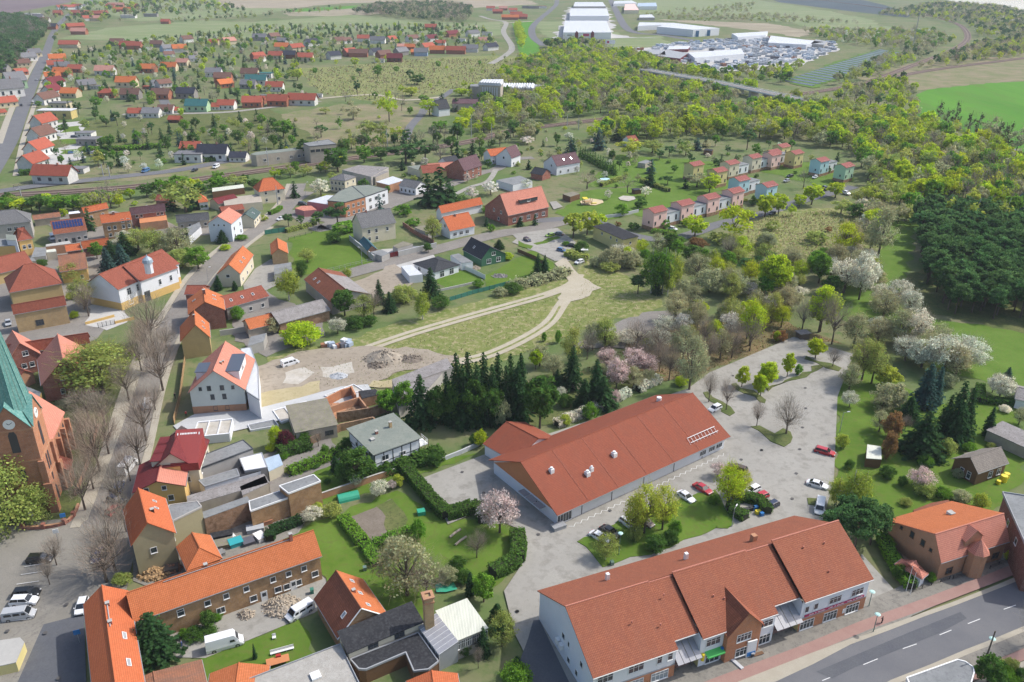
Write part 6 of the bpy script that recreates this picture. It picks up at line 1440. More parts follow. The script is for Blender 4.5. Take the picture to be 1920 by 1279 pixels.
HS('''white house with orange and dark roofs at the road bend|1690,1125 1830,1108|4.6|7.5|tile_bright|plaster_white|W=9, win=WB
white gabled house with dark roof beside the road bend|1910,1115 1840,1140 1775,1105|5|(1800,1065)|tile_purple|plaster_white|win='g:.5@4:1x1.2;a:2@1:1x1.2'
dark brick house with brown roof near the road bend|1630,1192 1500,1232 1415,1188|5.2|(1455,1148)|tile_purple|brick_red|win='a:3@1:1x1.2;a:3@3.6:1x1.0'
white house with small dark roof behind the brick house|1375,1178 1470,1160|4.5|7|tile_dark|plaster_white|W=8
white house with black steep roof among trees near the old hall|1315,790 1400,780|5|11|tile_dark|plaster_white|W=10
long low building with brown roof beside the old hall|1410,745 1595,748|6|8.5|tile_purple|plaster_old|W=12
pink roofed yellow house in the road junction garden|1250,1240 1440,1225|3.6|7|tile_pink|plaster_yellow|W=9''', '01')
for lab, t, s, z, top, side, nm, ct in (('two storey row with grey green roof, orange brick half', '11', '515,218 640,230 785,190 690,112 600,150', 6.8, 'felt_green', 'brick_orange', 'building', 'building'),
 ('two storey row with grey green roof, white half with shop windows', '11', '787,189 948,134 810,104 695,112', 6.8, 'felt_green', 'plaster_white', 'building', 'building'),
 ('pink walled flat building with white roof beside the orange brick row', '11', '368,222 520,246 600,182 510,178', 3.8, 'sheet_white', 'plaster_rose', 'building', 'building'),
 ('small pink kiosk with red roof in the junction garden', '11', '280,272 345,292 438,282 400,255 330,255', 2.8, 'tile_pink', 'plaster_rose', 'kiosk', 'kiosk'),
 ('long grey roofed workshop behind the two storey row', '11', '620,0 860,48 955,8 800,-25', 4, 'eternit', 'plaster_old', 'workshop', 'building'),
 ('pale sheet roofed shed with brick side in the yard', '11', '865,82 955,104 1068,70 985,42', 4, 'sheet_white', 'brick_clay', 'shed', 'shed'),
 ('white carport box beside the white bungalow', '11', '1045,690 1105,760 1200,748 1120,680', 2.8, 'sheet_white', 'plaster_white', 'carport', 'carport'),
 ('grey flat roofed garage beside the green chalet', '11', '1400,610 1480,668 1562,658 1460,598', 2.8, 'felt_grey', 'plaster_white', 'garage', 'garage'),
 ('low shed with brown flat roof inside the concrete wall', '11', '820,588 905,618 960,596 900,570', 2.4, 'felt_grey', 'plaster_grey', 'shed', 'shed'),
 ('low garage with dark flat roof right of the dark red gate', '11', '985,545 1020,562 1130,530 1060,510', 2.6, 'old_felt', 'plaster_grey', 'garage', 'garage'),
 ('dark slatted carport shed beside the villa garden wall', '11', '1140,410 1240,450 1330,420 1250,385', 2.8, 'old_felt', 'plaster_grey', 'shed', 'shed'),
 ('grey roofed bungalow with white porch in the orchard', '11', '1730,70 1850,105 1990,75 1900,38', 3.4, 'felt_grey', 'plaster_white', 'bungalow', 'house'),
 ('open cream shed with pale green roof beside the white brick bend house', '01', '1090,1200 1200,1235 1290,1215 1180,1188', 3.6, 'felt_green', 'plaster_cream', 'shed', 'shed'),
 ('large flat hall roof with white vents by the railway trees', '01', '620,1225 830,1275 955,1205 740,1190', 4.5, 'eternit', 'plaster_grey', 'hall', 'building'),
 ('long grey signal building beside the track', '01', '-40,1112 0,1120 380,1072 350,1058 0,1096', 6.0, 'felt_green', 'plaster_old', 'railway_building', 'building'),
 ('signal box tower with overhanging pale roof', '01', '340,1034 385,1056 578,1038 520,1005', 9.5, 'felt_grey', 'plaster_old', 'signal_box', 'building'),
 ('tall concrete hall with columned front and vaulted roof', '01', '1605,610 1760,618 1782,572 1640,572', 16, 'sheet_white', 'plaster_old', 'old_hall', 'hall'),
 ('lower grey block joined to the tall columned hall', '01', '1540,622 1612,626 1600,605 1548,603', 11, 'felt_grey', 'plaster_old', 'old_hall', 'hall'),
 ('long hall with striped shed roof beside the columned hall', '02', '-155,640 150,640 225,608 -130,612', 7, 'sheet_grey', 'plaster_old', 'long_hall', 'hall'),
 ('small dark shed in the allotment gardens', '02', '1380,1082 1440,1090 1450,1078 1395,1070', 2.6, 'felt_dark', 'wood_brown', 'garden_shed', 'shed'),
 ('grey flat garage on the grass above the pink houses', '02', '905,1172 960,1180 1010,1160 960,1152', 2.6, 'felt_grey', 'plaster_old', 'garage', 'garage'),
 ('pergola shelter with brown roof beside the playground', '12', '365,170 420,190 490,168 440,152', 2.6, 'old_felt', 'wood_brown', 'pergola', 'shelter')):
 FB(lab, s, z, top, side, nm, ct, t=t, edge='dark_metal' if z > 6 and depth(at(t, *xy(s)[0])) < 500 else None)
r_ = [o for o in bpy.data.objects if o.get('label', '').startswith('tall concrete hall')][0]
a, b = at('01', 1605, 610, 16)-r_.location, at('01', 1760, 618, 16)-r_.location
for i in range(7): g = G(); p = a.lerp(b, .18+.66*i/6); g.box(p.x-.5, p.x+.5, p.y-.5, p.y-.05, 4, 14.5); g.obj('column', 'concrete_light', r_)
for i in range(8): g = G(); p = a.lerp(b, .06+.88*i/7); g.cyl((p.x, p.y+1, 16.2), 1.7, 16, 8, ax=(.1, 1, 0)); g.obj('roof_vault', 'concrete_light', r_)
r_ = [o for o in bpy.data.objects if o.get('label', '').startswith('long hall with striped')][0]
a, b = at('02', -155, 640, 7)-r_.location, at('02', 150, 640, 7)-r_.location
for i in range(16): g = G(); p = a.lerp(b, (i+.5)/16); g.prism([(p.x-1.3, p.y+.5, 7.15), (p.x+1.3, p.y+.5, 7.15), (p.x+3.3, p.y+26, 7.15), (p.x+.7, p.y+26, 7.15)], [(p.x-1.1, p.y+.6, 8.3), (p.x-.6, p.y+.6, 8.3), (p.x+1.4, p.y+26, 8.3), (p.x+.9, p.y+26, 8.3)]); g.obj('rooflight', 'sheet_white', r_)
# windows for the two storey rows and the signal box
def wallwins(lab, t, a, b, z, us, w, h, st='w'):
 r_ = [o for o in bpy.data.objects if o.get('label', '').startswith(lab)][0]; A = at(t, *a, z[0])-r_.location; B = at(t, *b, z[0])-r_.location; d = (B-A); d.z = 0; n = Vector((d.y, -d.x, 0)).normalized()
 for zz in z[1:]:
  for u in us: p = A+d*u+n*.02; p.z = zz; m = winmesh(w, h, st); o = link('window', m[0], r_, p, math.atan2(n.y, n.x)-math.pi/2); link('pane', m[1], o)
wallwins('two storey row with grey green roof, orange', '11', (640, 230), (785, 190), (6.8, 3.9, .8), (.15, .4, .65, .88), 1.2, 1.4)
wallwins('two storey row with grey green roof, white', '11', (787, 189), (948, 134), (6.8, 3.9, .6), (.2, .45, .8), 1.6, 1.5)
wallwins('signal box tower', '01', (385, 1056), (578, 1038), (9.5, 6.4), (.1, .3, .5, .7, .9), 2.2, 1.2, 'd'); wallwins('long grey signal', '01', (0, 1120), (380, 1072), (6, 2.2), (.15, .4, .65, .8, .9), 1.6, 1.4)
# row houses: coloured towers with red roofs, white links between
def rowhouse(t, x, y, wall, lab, z=8.2, w=8.0, d=6.4, link_mat=None, grp=None, ang=None, base=True):
 c = at(t, x, y, z); u = Vector((math.cos(ROWA), math.sin(ROWA), 0)); v = Vector((-u.y, u.x, 0)); r = empty('row_house', (c.x, c.y, 0), lab, 'house', grp); r.rotation_euler = (0, 0, ROWA)
 g = G(); g.box(0, w, 0, d, 1.6, z-.02); zz = z+1.2
 for yy in (0, d): pass
 g.face([(0, 0, z-.02), (0, d, z-.02), (0, d/2, zz)]); g.face([(w, 0, z-.02), (w, d, z-.02), (w, d/2, zz)]); g.obj('wall', wall, r)
 g = G(); g.box(-.04, w+.04, -.04, d+.04, 0, 1.6); g.obj('plinth', 'brick_rough', r)
 g = G()
 for s_ in (0, 1):
  e = -.4 if s_ == 0 else d+.4; P = [(-.4, e, z-.2), (w+.4, e, z-.2), (w+.4, d/2, zz+.05), (-.4, d/2, zz+.05)]; g.prism([(p[0], p[1], p[2]-.14) for p in P], P, 0, True, True)
 g.obj('roof', 'tile_rose', r)
 for (px_, py_, az) in ((1.2, 2.6, 0), (1.2+2.6, 5.0, 0), (w-1.3, 2.4, 0)):
  m = winmesh(.7, 1.3, 'd'); o = link('window', m[0], r, (px_, -.01, py_), math.pi); link('pane', m[1], o)
 m = winmesh(.6, .8, 'd'); o = link('window', m[0], r, (-.01, d*.4, 3), math.pi/2); link('pane', m[1], o)
 OBST.append((c.x, c.y, 9))
 if link_mat:
  g = G(); g.box(w+.05, w+9.3, .8, d-.2, 1.6, 6.0); k = g.obj('link_wing', link_mat, r); g = G(); g.box(w+.05, w+9.3, .6, d, 6.002, 6.2); g.obj('flat_roof', 'felt_grey', k); g = G(); g.box(w+.05, w+9.3, .75, d-.15, 0, 1.598); g.obj('plinth', 'brick_rough', k)
  for q in (2.2, 7.0): m = winmesh(.8, 2.0, 'd'); o = link('window', m[0], r, (w+q, .79, 2.6), math.pi); link('pane', m[1], o)
 return r
a, b = at('12', 1025, 302, 8.2), at('12', 1595, 162, 8.2); ROWA = math.atan2(b.y-a.y, b.x-a.x)
for i, lab in enumerate(('pink row house at the road end of the pink terrace', 'second pink row house from the road end, white wing beside it', 'third pink row house from the road end, white wing beside it', 'pink row house at the far end of the pink terrace')):
 q = a.lerp(b, i/3); c = q; o = rowhouse('12', 1025, 302, 'plaster_pink', lab, link_mat='plaster_white' if i < 3 else None, grp='pink terrace'); o.location = (q.x, q.y, 0)
for (t, x, y, w_, lab, lk) in (('02', 1310, 1195, 'plaster_yellow', 'pale yellow row house with skylight, lowest of the yellow ones', None), ('02', 1480, 1240, 'plaster_yellow', 'small yellow row house half hidden by the lime tree', None), ('02', 1570, 1185, 'plaster_cream', 'peach row house with white wing nearest the yellow one', 'plaster_white'), ('02', 1735, 1140, 'plaster_cream', 'peach row house in the middle of the peach terrace', 'plaster_white'), ('02', 1880, 1105, 'plaster_cream', 'peach row house beside the bushy conifers', 'plaster_white'),
  ('03', 110, 1120, 'plaster_pink', 'pale pink row house at the far end of the peach terrace', None), ('03', 180, 1062, 'plaster_yellow', 'pale yellow row house highest up the lane', None), ('03', 275, 1110, 'plaster_yellow', 'lemon yellow row house beside the blue terrace', None), ('03', 460, 1165, 'plaster_blue', 'light blue row house with white wing near the parked cars', 'plaster_white'), ('03', 640, 1205, 'plaster_green', 'mint green row house at the end of the blue terrace', None),
  ('12', 1640, 75, 'plaster_blue', 'light blue row house with white wing at the lane curve', 'plaster_white'), ('12', 1840, 118, 'plaster_blue', 'light blue row house behind the two round lime trees', None)):
 rowhouse(t, x, y, w_, lab, link_mat=lk, grp='coloured row houses')
# walls, gates and fences
P = pts('11', '675,505 760,575 850,650 962,626'); wallrun('grey concrete wall round the villa yard, left of the gate', P, 2.2, .25, 'concrete', cap='concrete_light')
wallrun('grey concrete wall along the street, right of the gate', pts('11', '1028,622 1160,590 1300,558'), 2.2, .25, 'concrete', cap='concrete_light')
fence('dark red sheet gate in the grey concrete wall', pts('11', '966,628 1026,615'), 2.0, 'dark_metal', solid='tile_wine', step=2.2, name='gate')
wallrun('brick boundary wall between villa and white house gardens', pts('11', '1060,400 1160,470 1280,530'), 1.8, .3, 'brick_dark')
fence('white panel fence along the bungalow lawn', pts('11', '1440,690 1560,740 1650,785'), 1.8, 'white_paint', solid='white_paint')
wallrun('low grey retaining wall below the bungalow lawn', pts('11', '1310,872 1480,835 1630,800'), .8, .3, 'concrete')
fence('green and grey panel fence at the lower end of the gardens', pts('11', '1395,940 1480,915 1560,890 1720,850 1830,820'), 1.5, 'dark_metal', solid='sheet_green')
fence('wire fence along the lawn beside the side road', pts('11', '235,500 400,455 520,415'), 1.2, 'dark_metal')
fence('wire fence between lawn and street below the villa', pts('11', '520,730 680,690 840,655'), 1.3, 'gutter_metal')
fence('brown wooden fence at the end of the dirt track', pts('12', '40,590 160,640 250,690'), 1.6, 'wood_brown', solid='wood_brown'); fence('short plank fence by the track junction', pts('12', '300,745 390,735 388,710'), 1.6, 'wood_brown', solid='eternit')
wallrun('grey wall along the path below the playground', pts('12', '660,345 780,330 910,300'), 1.4, .3, 'concrete_light')
fence('dark green container fence at the street corner', pts('11', '65,462 215,440'), 2, 'dark_metal', solid='sheet_green')
wallrun('long garden wall below the timber framed house', pts('21', '470,1140 660,1075 860,1005 1000,960'), 1.6, .3, 'brick_clay', cap='concrete'); wallrun('low pale wall beside the truck yard', pts('21', '1330,870 1480,810 1620,745'), 1.1, .3, 'concrete_light')
for s, lab in (('620,1110 735,1080 825,1055', 'low ochre wall left of the schoolyard gate'), ('830,1105 970,1070', 'low ochre wall right of the schoolyard gate')): wallrun(lab, pts('10', s), .9, .3, 'plaster_mustard')
fence('black iron double gate of the schoolyard', pts('10', '710,1135 770,1120 830,1108'), 1.6, 'black_metal', 4, 1.2, name='gate')
wallrun('grey stone wall in front of the long brick row', pts('10', '1590,1190 1790,1160'), 1.8, .3, 'concrete')
fence('wooden boarded fence beside the street at the building site', pts('20', '1255,600 1300,420 1335,150'), 2.0, 'wood_brown', solid='board_raw')
fence('black iron fence in front of the brick villa', pts('33', '1405,545 1500,520 1600,490'), 1.0, 'black_metal', 3); fence('black iron fence with brick footing at the pavilion corner', pts('33', '1115,640 1250,590 1380,545'), 1.0, 'black_metal', 3)
fence('black iron fence on the villa east side', pts('33', '1670,470 1800,415'), 1.0, 'black_metal', 3)
fence('black fence along the western field path', pts('10', '100,125 250,95 420,65'), 1.4, 'dark_metal')
# ================================================================ far settlement: houses one by one
objplaster('far_roof'); plain('gate_blue', (.03, .16, .32), .5); plain('wagon_red', (.32, .02, .03), .6); plain('solar_field', (.045, .065, .09), .35)
def unit_house(kind):
 w = G(); w.face([(-.5, -.4, 0), (.5, -.4, 0), (.5, -.4, .5), (-.5, -.4, .5)]); w.face([(-.5, .4, 0), (.5, .4, 0), (.5, .4, .5), (-.5, .4, .5)])
 for x in (-.5, .5): w.face([(x, -.4, 0), (x, .4, 0), (x, .4, .5), (x, 0, .9) if kind == 'g' else (x, .4, .5), (x, -.4, .5)])
 r = G()
 if kind == 'g':
  for s in (-1, 1): P = [(-.54, s*.46, .46), (.54, s*.46, .46), (.54, 0, .93), (-.54, 0, .93)]; r.prism([(p[0], p[1], p[2]-.02) for p in P], P, 0, True, True)
 elif kind == 'h':
  e = [(-.54, -.45, .5), (.54, -.45, .5), (.54, .45, .5), (-.54, .45, .5)]; a, b = (-.15, 0, .88), (.15, 0, .88)
  r.face([e[0], e[1], b, a]); r.face([e[1], e[2], b]); r.face([e[2], e[3], a, b]); r.face([e[3], e[0], a]); r.face(e[::-1])
 else: r.box(-.52, .52, -.43, .43, .5, .54)
 return w.mesh('wall', 'coloured_plaster'), r.mesh('roof', 'far_roof')
UH = {k: unit_house(k) for k in 'ghf'}
g = G(); g.box(-.045, .045, -.412, -.402, .16, .34); UWM = g.mesh('window', 'glass'); g = G(); g.box(-.03, .03, -.03, .03, 0, .16); UCM = g.mesh('chimney', 'brick_red')
RC = {'o': ((.56, .17, .06), 'orange'), 'r': ((.40, .11, .07), 'red'), 'b': ((.20, .11, .085), 'brown'), 'g': ((.20, .20, .21), 'grey'), 'd': ((.05, .055, .075), 'dark'), 'm': ((.18, .04, .045), 'maroon'),
      't': ((.05, .16, .16), 'teal'), 'p': ((.52, .26, .20), 'pink'), 'w': ((.6, .6, .6), 'white')}
WC = {'w': ((.68, .67, .64), 'white'), 'c': ((.60, .52, .36), 'cream'), 'y': ((.60, .48, .2), 'yellow'), 'k': ((.36, .15, .09), 'brick'), 's': ((.32, .30, .28), 'grey'), 'v': ((.40, .58, .36), 'green'), 'n': ((.16, .07, .04), 'wooden'), 'u': ((.35, .45, .6), 'blue')}
def far_house(t, x, y, w, code, zone, group, hk=1.0):
 rc, wc, kd, an = code; p = at(t, x, y); k = 1 if t == 'F' else 3.84; W = w/k/ppm(p); W = max(6, min(W*1.18, 44)); H = min(9.5, max(4.5, W*.62))*hk
 o = empty('house', p, '%s %s house with %s roof %s' % ({'g': 'small' if W < 10 else 'larger', 'h': 'square', 'f': 'flat'}[kd], WC[wc][1], RC[rc][1], zone), 'house', group)
 a = {'-': 0, '/': .5, '\\': -.5, '|': 1.45, 'x': .9}[an]+rng.uniform(-.08, .08); o.rotation_euler = (0, 0, a); dp = min(W, 9.5)/.86 if W > 10 else W
 for m, c in zip(UH[kd], (WC[wc][0], RC[rc][0])):
  ch = link(m.name.split('.')[0], m, o); q = rng.uniform(.85, 1.12); ch.color = (*[z*q for z in c], 1); ch.scale = (W, dp, H)
 if depth(p) < 900:
  for s_ in (0, math.pi, ):
   for xx in ((-.3, 0, .3) if W > 8 else (-.22, .22)): ch = link('window', UWM, o, (xx*W*(1 if s_ == 0 else -1), 0, 0), s_); ch.scale = (W, dp, H)
  if kd != 'f': ch = link('chimney', UCM, o, (W*.15, 0, H*.86)); ch.scale = (min(W, 12),)*2+(H,)
 OBST.append((p.x, p.y, W*.55+1)); return o
def FH(t, zone, group, s, hk=1.0):
 for q in s.split():
  x, y, w, c = q.split(','); far_house(t, float(x), float(y), float(w), c, zone, group, hk)
FH('00', 'among conifer gardens', 'houses of the garden settlement', '''920,625,115,ocg- 950,712,110,bsg- 780,700,95,rkh- 515,700,100,ocg- 1072,522,90,okg- 1225,510,90,ocg- 1180,625,80,bwgx 1170,712,110,bkg- 925,350,90,rkg- 850,330,80,bsg- 975,355,80,rkg- 505,345,110,rcg-
455,550,95,okg- 385,575,85,owg/ 550,520,80,rkg- 455,500,80,gwg/ 420,450,90,owg/ 625,640,100,gcgx 765,540,110,pwg- 1135,340,70,bsg- 1205,370,70,gugx 1320,470,70,pcg- 1295,375,80,owg/ 1345,305,70,bwgx 1545,325,60,rcg- 1650,320,80,pcgx
1860,432,80,rkgx 1545,550,90,gwg- 1612,590,100,bkg- 1620,630,90,okgx 1805,560,100,bcg- 1850,610,120,twg- 1795,635,90,gsg- 1350,705,110,dsg- 1400,440,60,gwg/ 1220,410,60,bwg/ 1060,640,40,rkf- 700,640,60,gwf-''')
FH('00', 'in the front row by the open field', 'houses in the front row by the field', '990,838,90,rwg- 1100,842,100,gwg- 1205,815,90,bwg- 1255,812,60,rwg- 1430,800,130,tvg- 1552,788,70,rwg- 1638,785,100,rwg- 1825,770,115,rkg- 1265,880,70,rng-')
FH('00', 'beside the railway road', 'houses along the railway road', '1385,1095,115,rwg- 1545,1150,170,dwg- 1725,1158,100,dwg- 1375,1160,160,gwf- 575,1240,90,gwf- 705,1120,60,gwf- 625,985,90,gwf- 650,1040,120,gsf-')
FH('00', 'at the railway road corner', 'houses along the railway road', '405,1310,225,rwg-')
FH('00', 'in the stepped terrace by the long street', 'stepped terrace by the long street', '250,1215,150,rwg| 290,1120,150,rwg| 310,1020,145,bwg| 325,925,135,rwg| 420,850,200,wyf-', 1.15)
FH('00', 'left of the long street', 'houses west of the long street', '75,700,150,gwgx 120,640,110,gvgx', 1.6)
FH('00', 'left of the long street', 'houses west of the long street', '50,770,110,rcgx 5,830,60,rcgx 240,410,90,gcgx 205,440,90,gwgx 165,480,80,bcgx 150,540,70,rkgx 20,520,80,gsg-')
FH('00', 'right of the long street', 'houses east of the long street', '345,745,140,bwg| 380,690,120,mwg| 395,630,120,mwg| 440,780,110,gcf- 410,495,90,rwg/')
FH('00', 'in the far village', 'houses of the far village', '500,68,60,rwgx 560,110,70,rkg- 640,150,70,rwgx 690,150,60,pcg- 740,112,60,rcgx 840,50,90,pkg- 890,85,110,okg- 970,60,50,rkg- 545,210,100,rkgx 575,248,90,pkg- 1195,172,50,rkg- 620,112,60,rkg- 365,212,80,dkg- 330,160,50,bwg- 250,118,60,wwf- 205,118,60,wwf- 450,68,60,rwgx 60,125,150,wwf- 280,140,60,gsg- 700,115,60,rkg- 800,60,50,rkg- 930,130,90,wwf- 420,110,50,rkg- 1090,120,80,gsf- 560,60,50,rwg-')
FH('01', 'beyond the scrubby meadow', 'houses beyond the meadow', '''130,285,70,bsgx 190,315,60,gsg- 400,330,90,dwgx 600,315,70,bcgx 650,312,60,bwgx 775,300,70,rwg- 880,312,90,gwg- 975,300,60,rcgx 1125,300,80,bwgx 1262,298,80,mwgx 1260,215,70,rkg- 1410,265,100,mkgx 1560,262,90,gwgx 1665,256,60,gwf- 1690,362,90,dwgx
1545,375,90,gwg- 1440,388,115,rkg- 1305,385,90,okg- 1235,362,90,rcgx 1110,358,60,okg- 1190,402,80,gug- 1150,392,55,okg- 1045,398,90,gsgx 1050,350,50,pwg- 920,420,90,bkgx 860,395,70,dwgx 675,402,80,rkgx 740,410,110,bkg- 560,425,80,dwgx 360,440,90,rcg- 240,420,80,dng-
145,425,80,rcg- 290,368,90,rcgx 190,362,80,ocg- 30,442,60,rwg- 30,292,80,gsg- 1330,330,60,rwg- 1000,445,90,mng- 890,450,60,gwf- 1640,310,60,pwg- 1480,300,50,gwf- 70,560,90,twf-''')
FH('01', 'at the edge of the scrub field', 'red roofed houses at the scrub edge', '140,655,100,rwg- 165,762,120,rkg- 340,755,165,rwg- 25,745,80,rkg- 450,700,50,gwf- 60,705,40,gwf-')
FH('01', 'in the hamlet beyond the wood', 'houses of the far hamlet', '1740,98,60,rkg- 1830,142,100,okg- 1900,135,60,rkg- 1850,90,50,rwg- 1400,40,80,mkf- 1690,75,50,rwg- 1780,75,50,pkg-')
FH('02', 'in the hamlet beyond the wood', 'houses of the far hamlet', '30,118,70,rkg- 80,138,50,rkg- 110,60,60,gsf- 160,62,60,gsf- 220,60,50,rwf-')
# ---------------------------------------------------------------- industry and yard
FBK = dict(name='warehouse', cat='warehouse')
for lab, s, z, top, side in (('large white warehouse with three dark red entrances', '1056,61 1146,61 1137,39 1059,39', 9, 'sheet_white', 'plaster_white'), ('white warehouse behind the one with red entrances', '1068,30 1142,30 1138,16 1070,16', 9, 'sheet_white', 'plaster_white'),
 ('white hall with blue gates, longest of the yard', '1232,50 1300,56 1349,53 1262,43', 10, 'sheet_white', 'plaster_white'), ('low white hall behind the blue gated hall', '1196,49 1240,47 1265,43 1199,42', 7, 'sheet_white', 'plaster_white'), ('white hall with long pitched roof beside the dark stacks', '1384,70 1436,66 1440,59 1372,63', 6, 'sheet_white', 'plaster_white'),
 ('long white hall at the near edge of the storage yard', '1303,109 1396,101 1390,92 1290,99', 6, 'sheet_white', 'plaster_white'), ('grey roofed open hall in the storage yard', '1232,105 1275,110 1290,100 1250,93', 5, 'sheet_grey', 'tile_wine'), ('grey roofed hall nearest the birch wood', '1205,101 1248,103 1246,93 1215,93', 5, 'sheet_grey', 'plaster_grey'),
 ('white hall with blue doors by the solar field', '1440,80 1512,84 1545,79 1445,67', 6, 'sheet_white', 'plaster_white'), ('grey roofed hall nearest the solar field', '1520,82 1545,84 1552,78 1530,74', 6, 'sheet_grey', 'plaster_grey'), ('dark red flat office hut in the storage yard', '1250,93 1290,92 1295,86 1255,87', 4, 'sheet_white', 'tile_wine'),
 ('cream hall with dark door far behind', '1170,19 1198,19 1190,7 1172,8', 7, 'plaster_pink', 'plaster_cream'), ('far white industrial hall by the horizon road', '1150,7 1195,6 1185,1 1152,2', 6, 'sheet_white', 'plaster_white'), ('low pale hall in the far scrub', '1198,33 1228,33 1222,27 1200,28', 5, 'sheet_white', 'plaster_grey'),
 ('far grey blue industrial hall', '1195,12 1232,12 1230,5 1196,6', 7, 'sheet_blue', 'plaster_white'), ('wide low hall at the far left of the industrial road', '1075,12 1136,12 1130,4 1078,4', 7, 'sheet_white', 'plaster_grey')):
 r_ = FB(lab, s, z, top, side, **FBK)[0]
r_ = [o for o in bpy.data.objects if o.get('label', '').startswith('large white warehouse')][0]
a, b = at('F', 1056, 61, 9)-r_.location, at('F', 1146, 61, 9)-r_.location
for u in (.28, .61): p = a.lerp(b, u); g = G(); g.box(p.x-2.2, p.x+2.2, p.y-1.2, p.y-.05, 0, 8.6); g.prism([(p.x-2.2, p.y-1.2, 8.6), (p.x+2.2, p.y-1.2, 8.6), (p.x+2.2, p.y-.1, 8.6), (p.x-2.2, p.y-.1, 8.6)], [(p.x-.1, p.y-1.2, 11.2), (p.x+.1, p.y-1.2, 11.2), (p.x+.1, p.y-.1, 11.2), (p.x-.1, p.y-.1, 11.2)]); g.obj('entrance', 'tile_wine', r_)
p = a.lerp(b, .45); g = G(); g.box(p.x-6, p.x+6, p.y-.3, p.y-.05, 4, 7.5); g.obj('sign_board', 'sign_pink', r_); p = a.lerp(b, .12); g = G(); g.box(p.x-4, p.x+4, p.y-.3, p.y-.05, 4.5, 6.3); g.obj('sign_board', 'gutter_metal', r_)
r_ = [o for o in bpy.data.objects if o.get('label', '').startswith('white hall with blue gates')][0]
a, b = at('F', 1232, 50, 10)-r_.location, at('F', 1300, 56, 10)-r_.location; c = at('F', 1349, 53, 10)-r_.location
for p in (b.lerp(c, .12), b.lerp(c, .55)): g = G(); g.box(p.x-4, p.x+4, p.y-.6, p.y+.2, .2, 8.5); g.obj('gate', 'gate_blue', r_)
plain('yard_white', (.66, .68, .70), .7); plain('yard_blue', (.36, .43, .52), .7); plain('yard_dark', (.10, .10, .12), .7); plain('yard_grey', (.40, .42, .44), .7); plain('yard_rust', (.35, .16, .09), .7)
S('storage_yard', 'yard_pale', 'F', '1140,98 1230,88 1300,80 1420,70 1560,78 1575,92 1500,125 1420,132 1330,135 1240,122 1165,112')
S('storage_yard', 'yard_pale', 'F', '1036,72 1055,41 1066,14 1140,14 1150,45 1146,62 1180,70 1236,72')
poly = pts('F', '1140,98 1230,88 1300,80 1420,70 1560,78 1572,92 1500,123 1420,130 1330,133 1240,120 1165,110'); hp = [pts('F', s) for s in ('1300,112 1400,105 1392,92 1288,100', '1225,110 1280,114 1295,98 1210,92', '1440,84 1550,88 1548,74 1445,70')]
SM = {}
for q in scatter(poly, 13.5, keep=.8):
 if any(inside(q, h_) for h_ in hp): continue
 m = rng.choice(['yard_white']*5+['yard_blue']*3+['yard_grey']*3+['yard_dark', 'yard_rust']); k = (m, rng.randrange(3))
 if k not in SM:
  g = G(); L_ = (5, 8, 11)[k[1]]
  for i in range(3): x0 = -L_/2+i*L_/3; g.box(x0+.15, x0+L_/3-.15, -1.6, 1.6, 0, 2.2+.7*((i*5+k[1]) % 3)/2)
  SM[k] = g.mesh('pallet_stack', m)
 o = link('pallet_stack', SM[k], None, (q[0], q[1], 0), rng.choice([.1, .15, 1.65])+rng.uniform(-.1, .1)); tag(o, '%s %s pallet stack in the open storage yard' % (('short', 'long', 'very long')[k[1]], {'yard_white': 'white', 'yard_blue': 'blue grey', 'yard_grey': 'plain grey', 'yard_dark': 'dark', 'yard_rust': 'rust brown'}[m]), 'stack', 'pallet stacks in the storage yard', 'thing')
 o.scale = (1.15, 1.15, 1.2)
L0, L1, R0, R1 = (at('03', *q) for q in ((175, 585), (860, 362), (395, 622), (1085, 402)))
sp_ = (L1-L0).length/22
for i in range(23):
 a, b = L0.lerp(L1, i/22), R0.lerp(R1, i/22); d = (b-a).normalized(); n = Vector((-d.y, d.x, 0)); n = n if n.y > 0 else -n; L_ = (b-a).length; r_ = empty('solar_panel_row', a, 'long row of dark solar panels in the fenced solar field', 'solar panels', 'rows of the solar field')
 W_ = lambda u, v, z: tuple(d*u+n*v+Vector((0, 0, z)))
 for j in range(max(2, int(L_/22))):
  J = L_/max(2, int(L_/22)); u0 = j*J; g = G(); q = [W_(u0, 0, .5), W_(u0+J-.5, 0, .5), W_(u0+J-.5, sp_*.3, 1.0), W_(u0, sp_*.3, 1.0)]; g.prism([(p[0], p[1], p[2]-.1) for p in q], q, 0, True, True); g.obj('panel', 'solar_field', r_)
  for s_ in (.1, .9): g = G(); g.tube(W_(u0+J*s_, 2.1, 0), W_(u0+J*s_, 2.1, .6), .12, 4); g.obj('post', 'gutter_metal', r_)
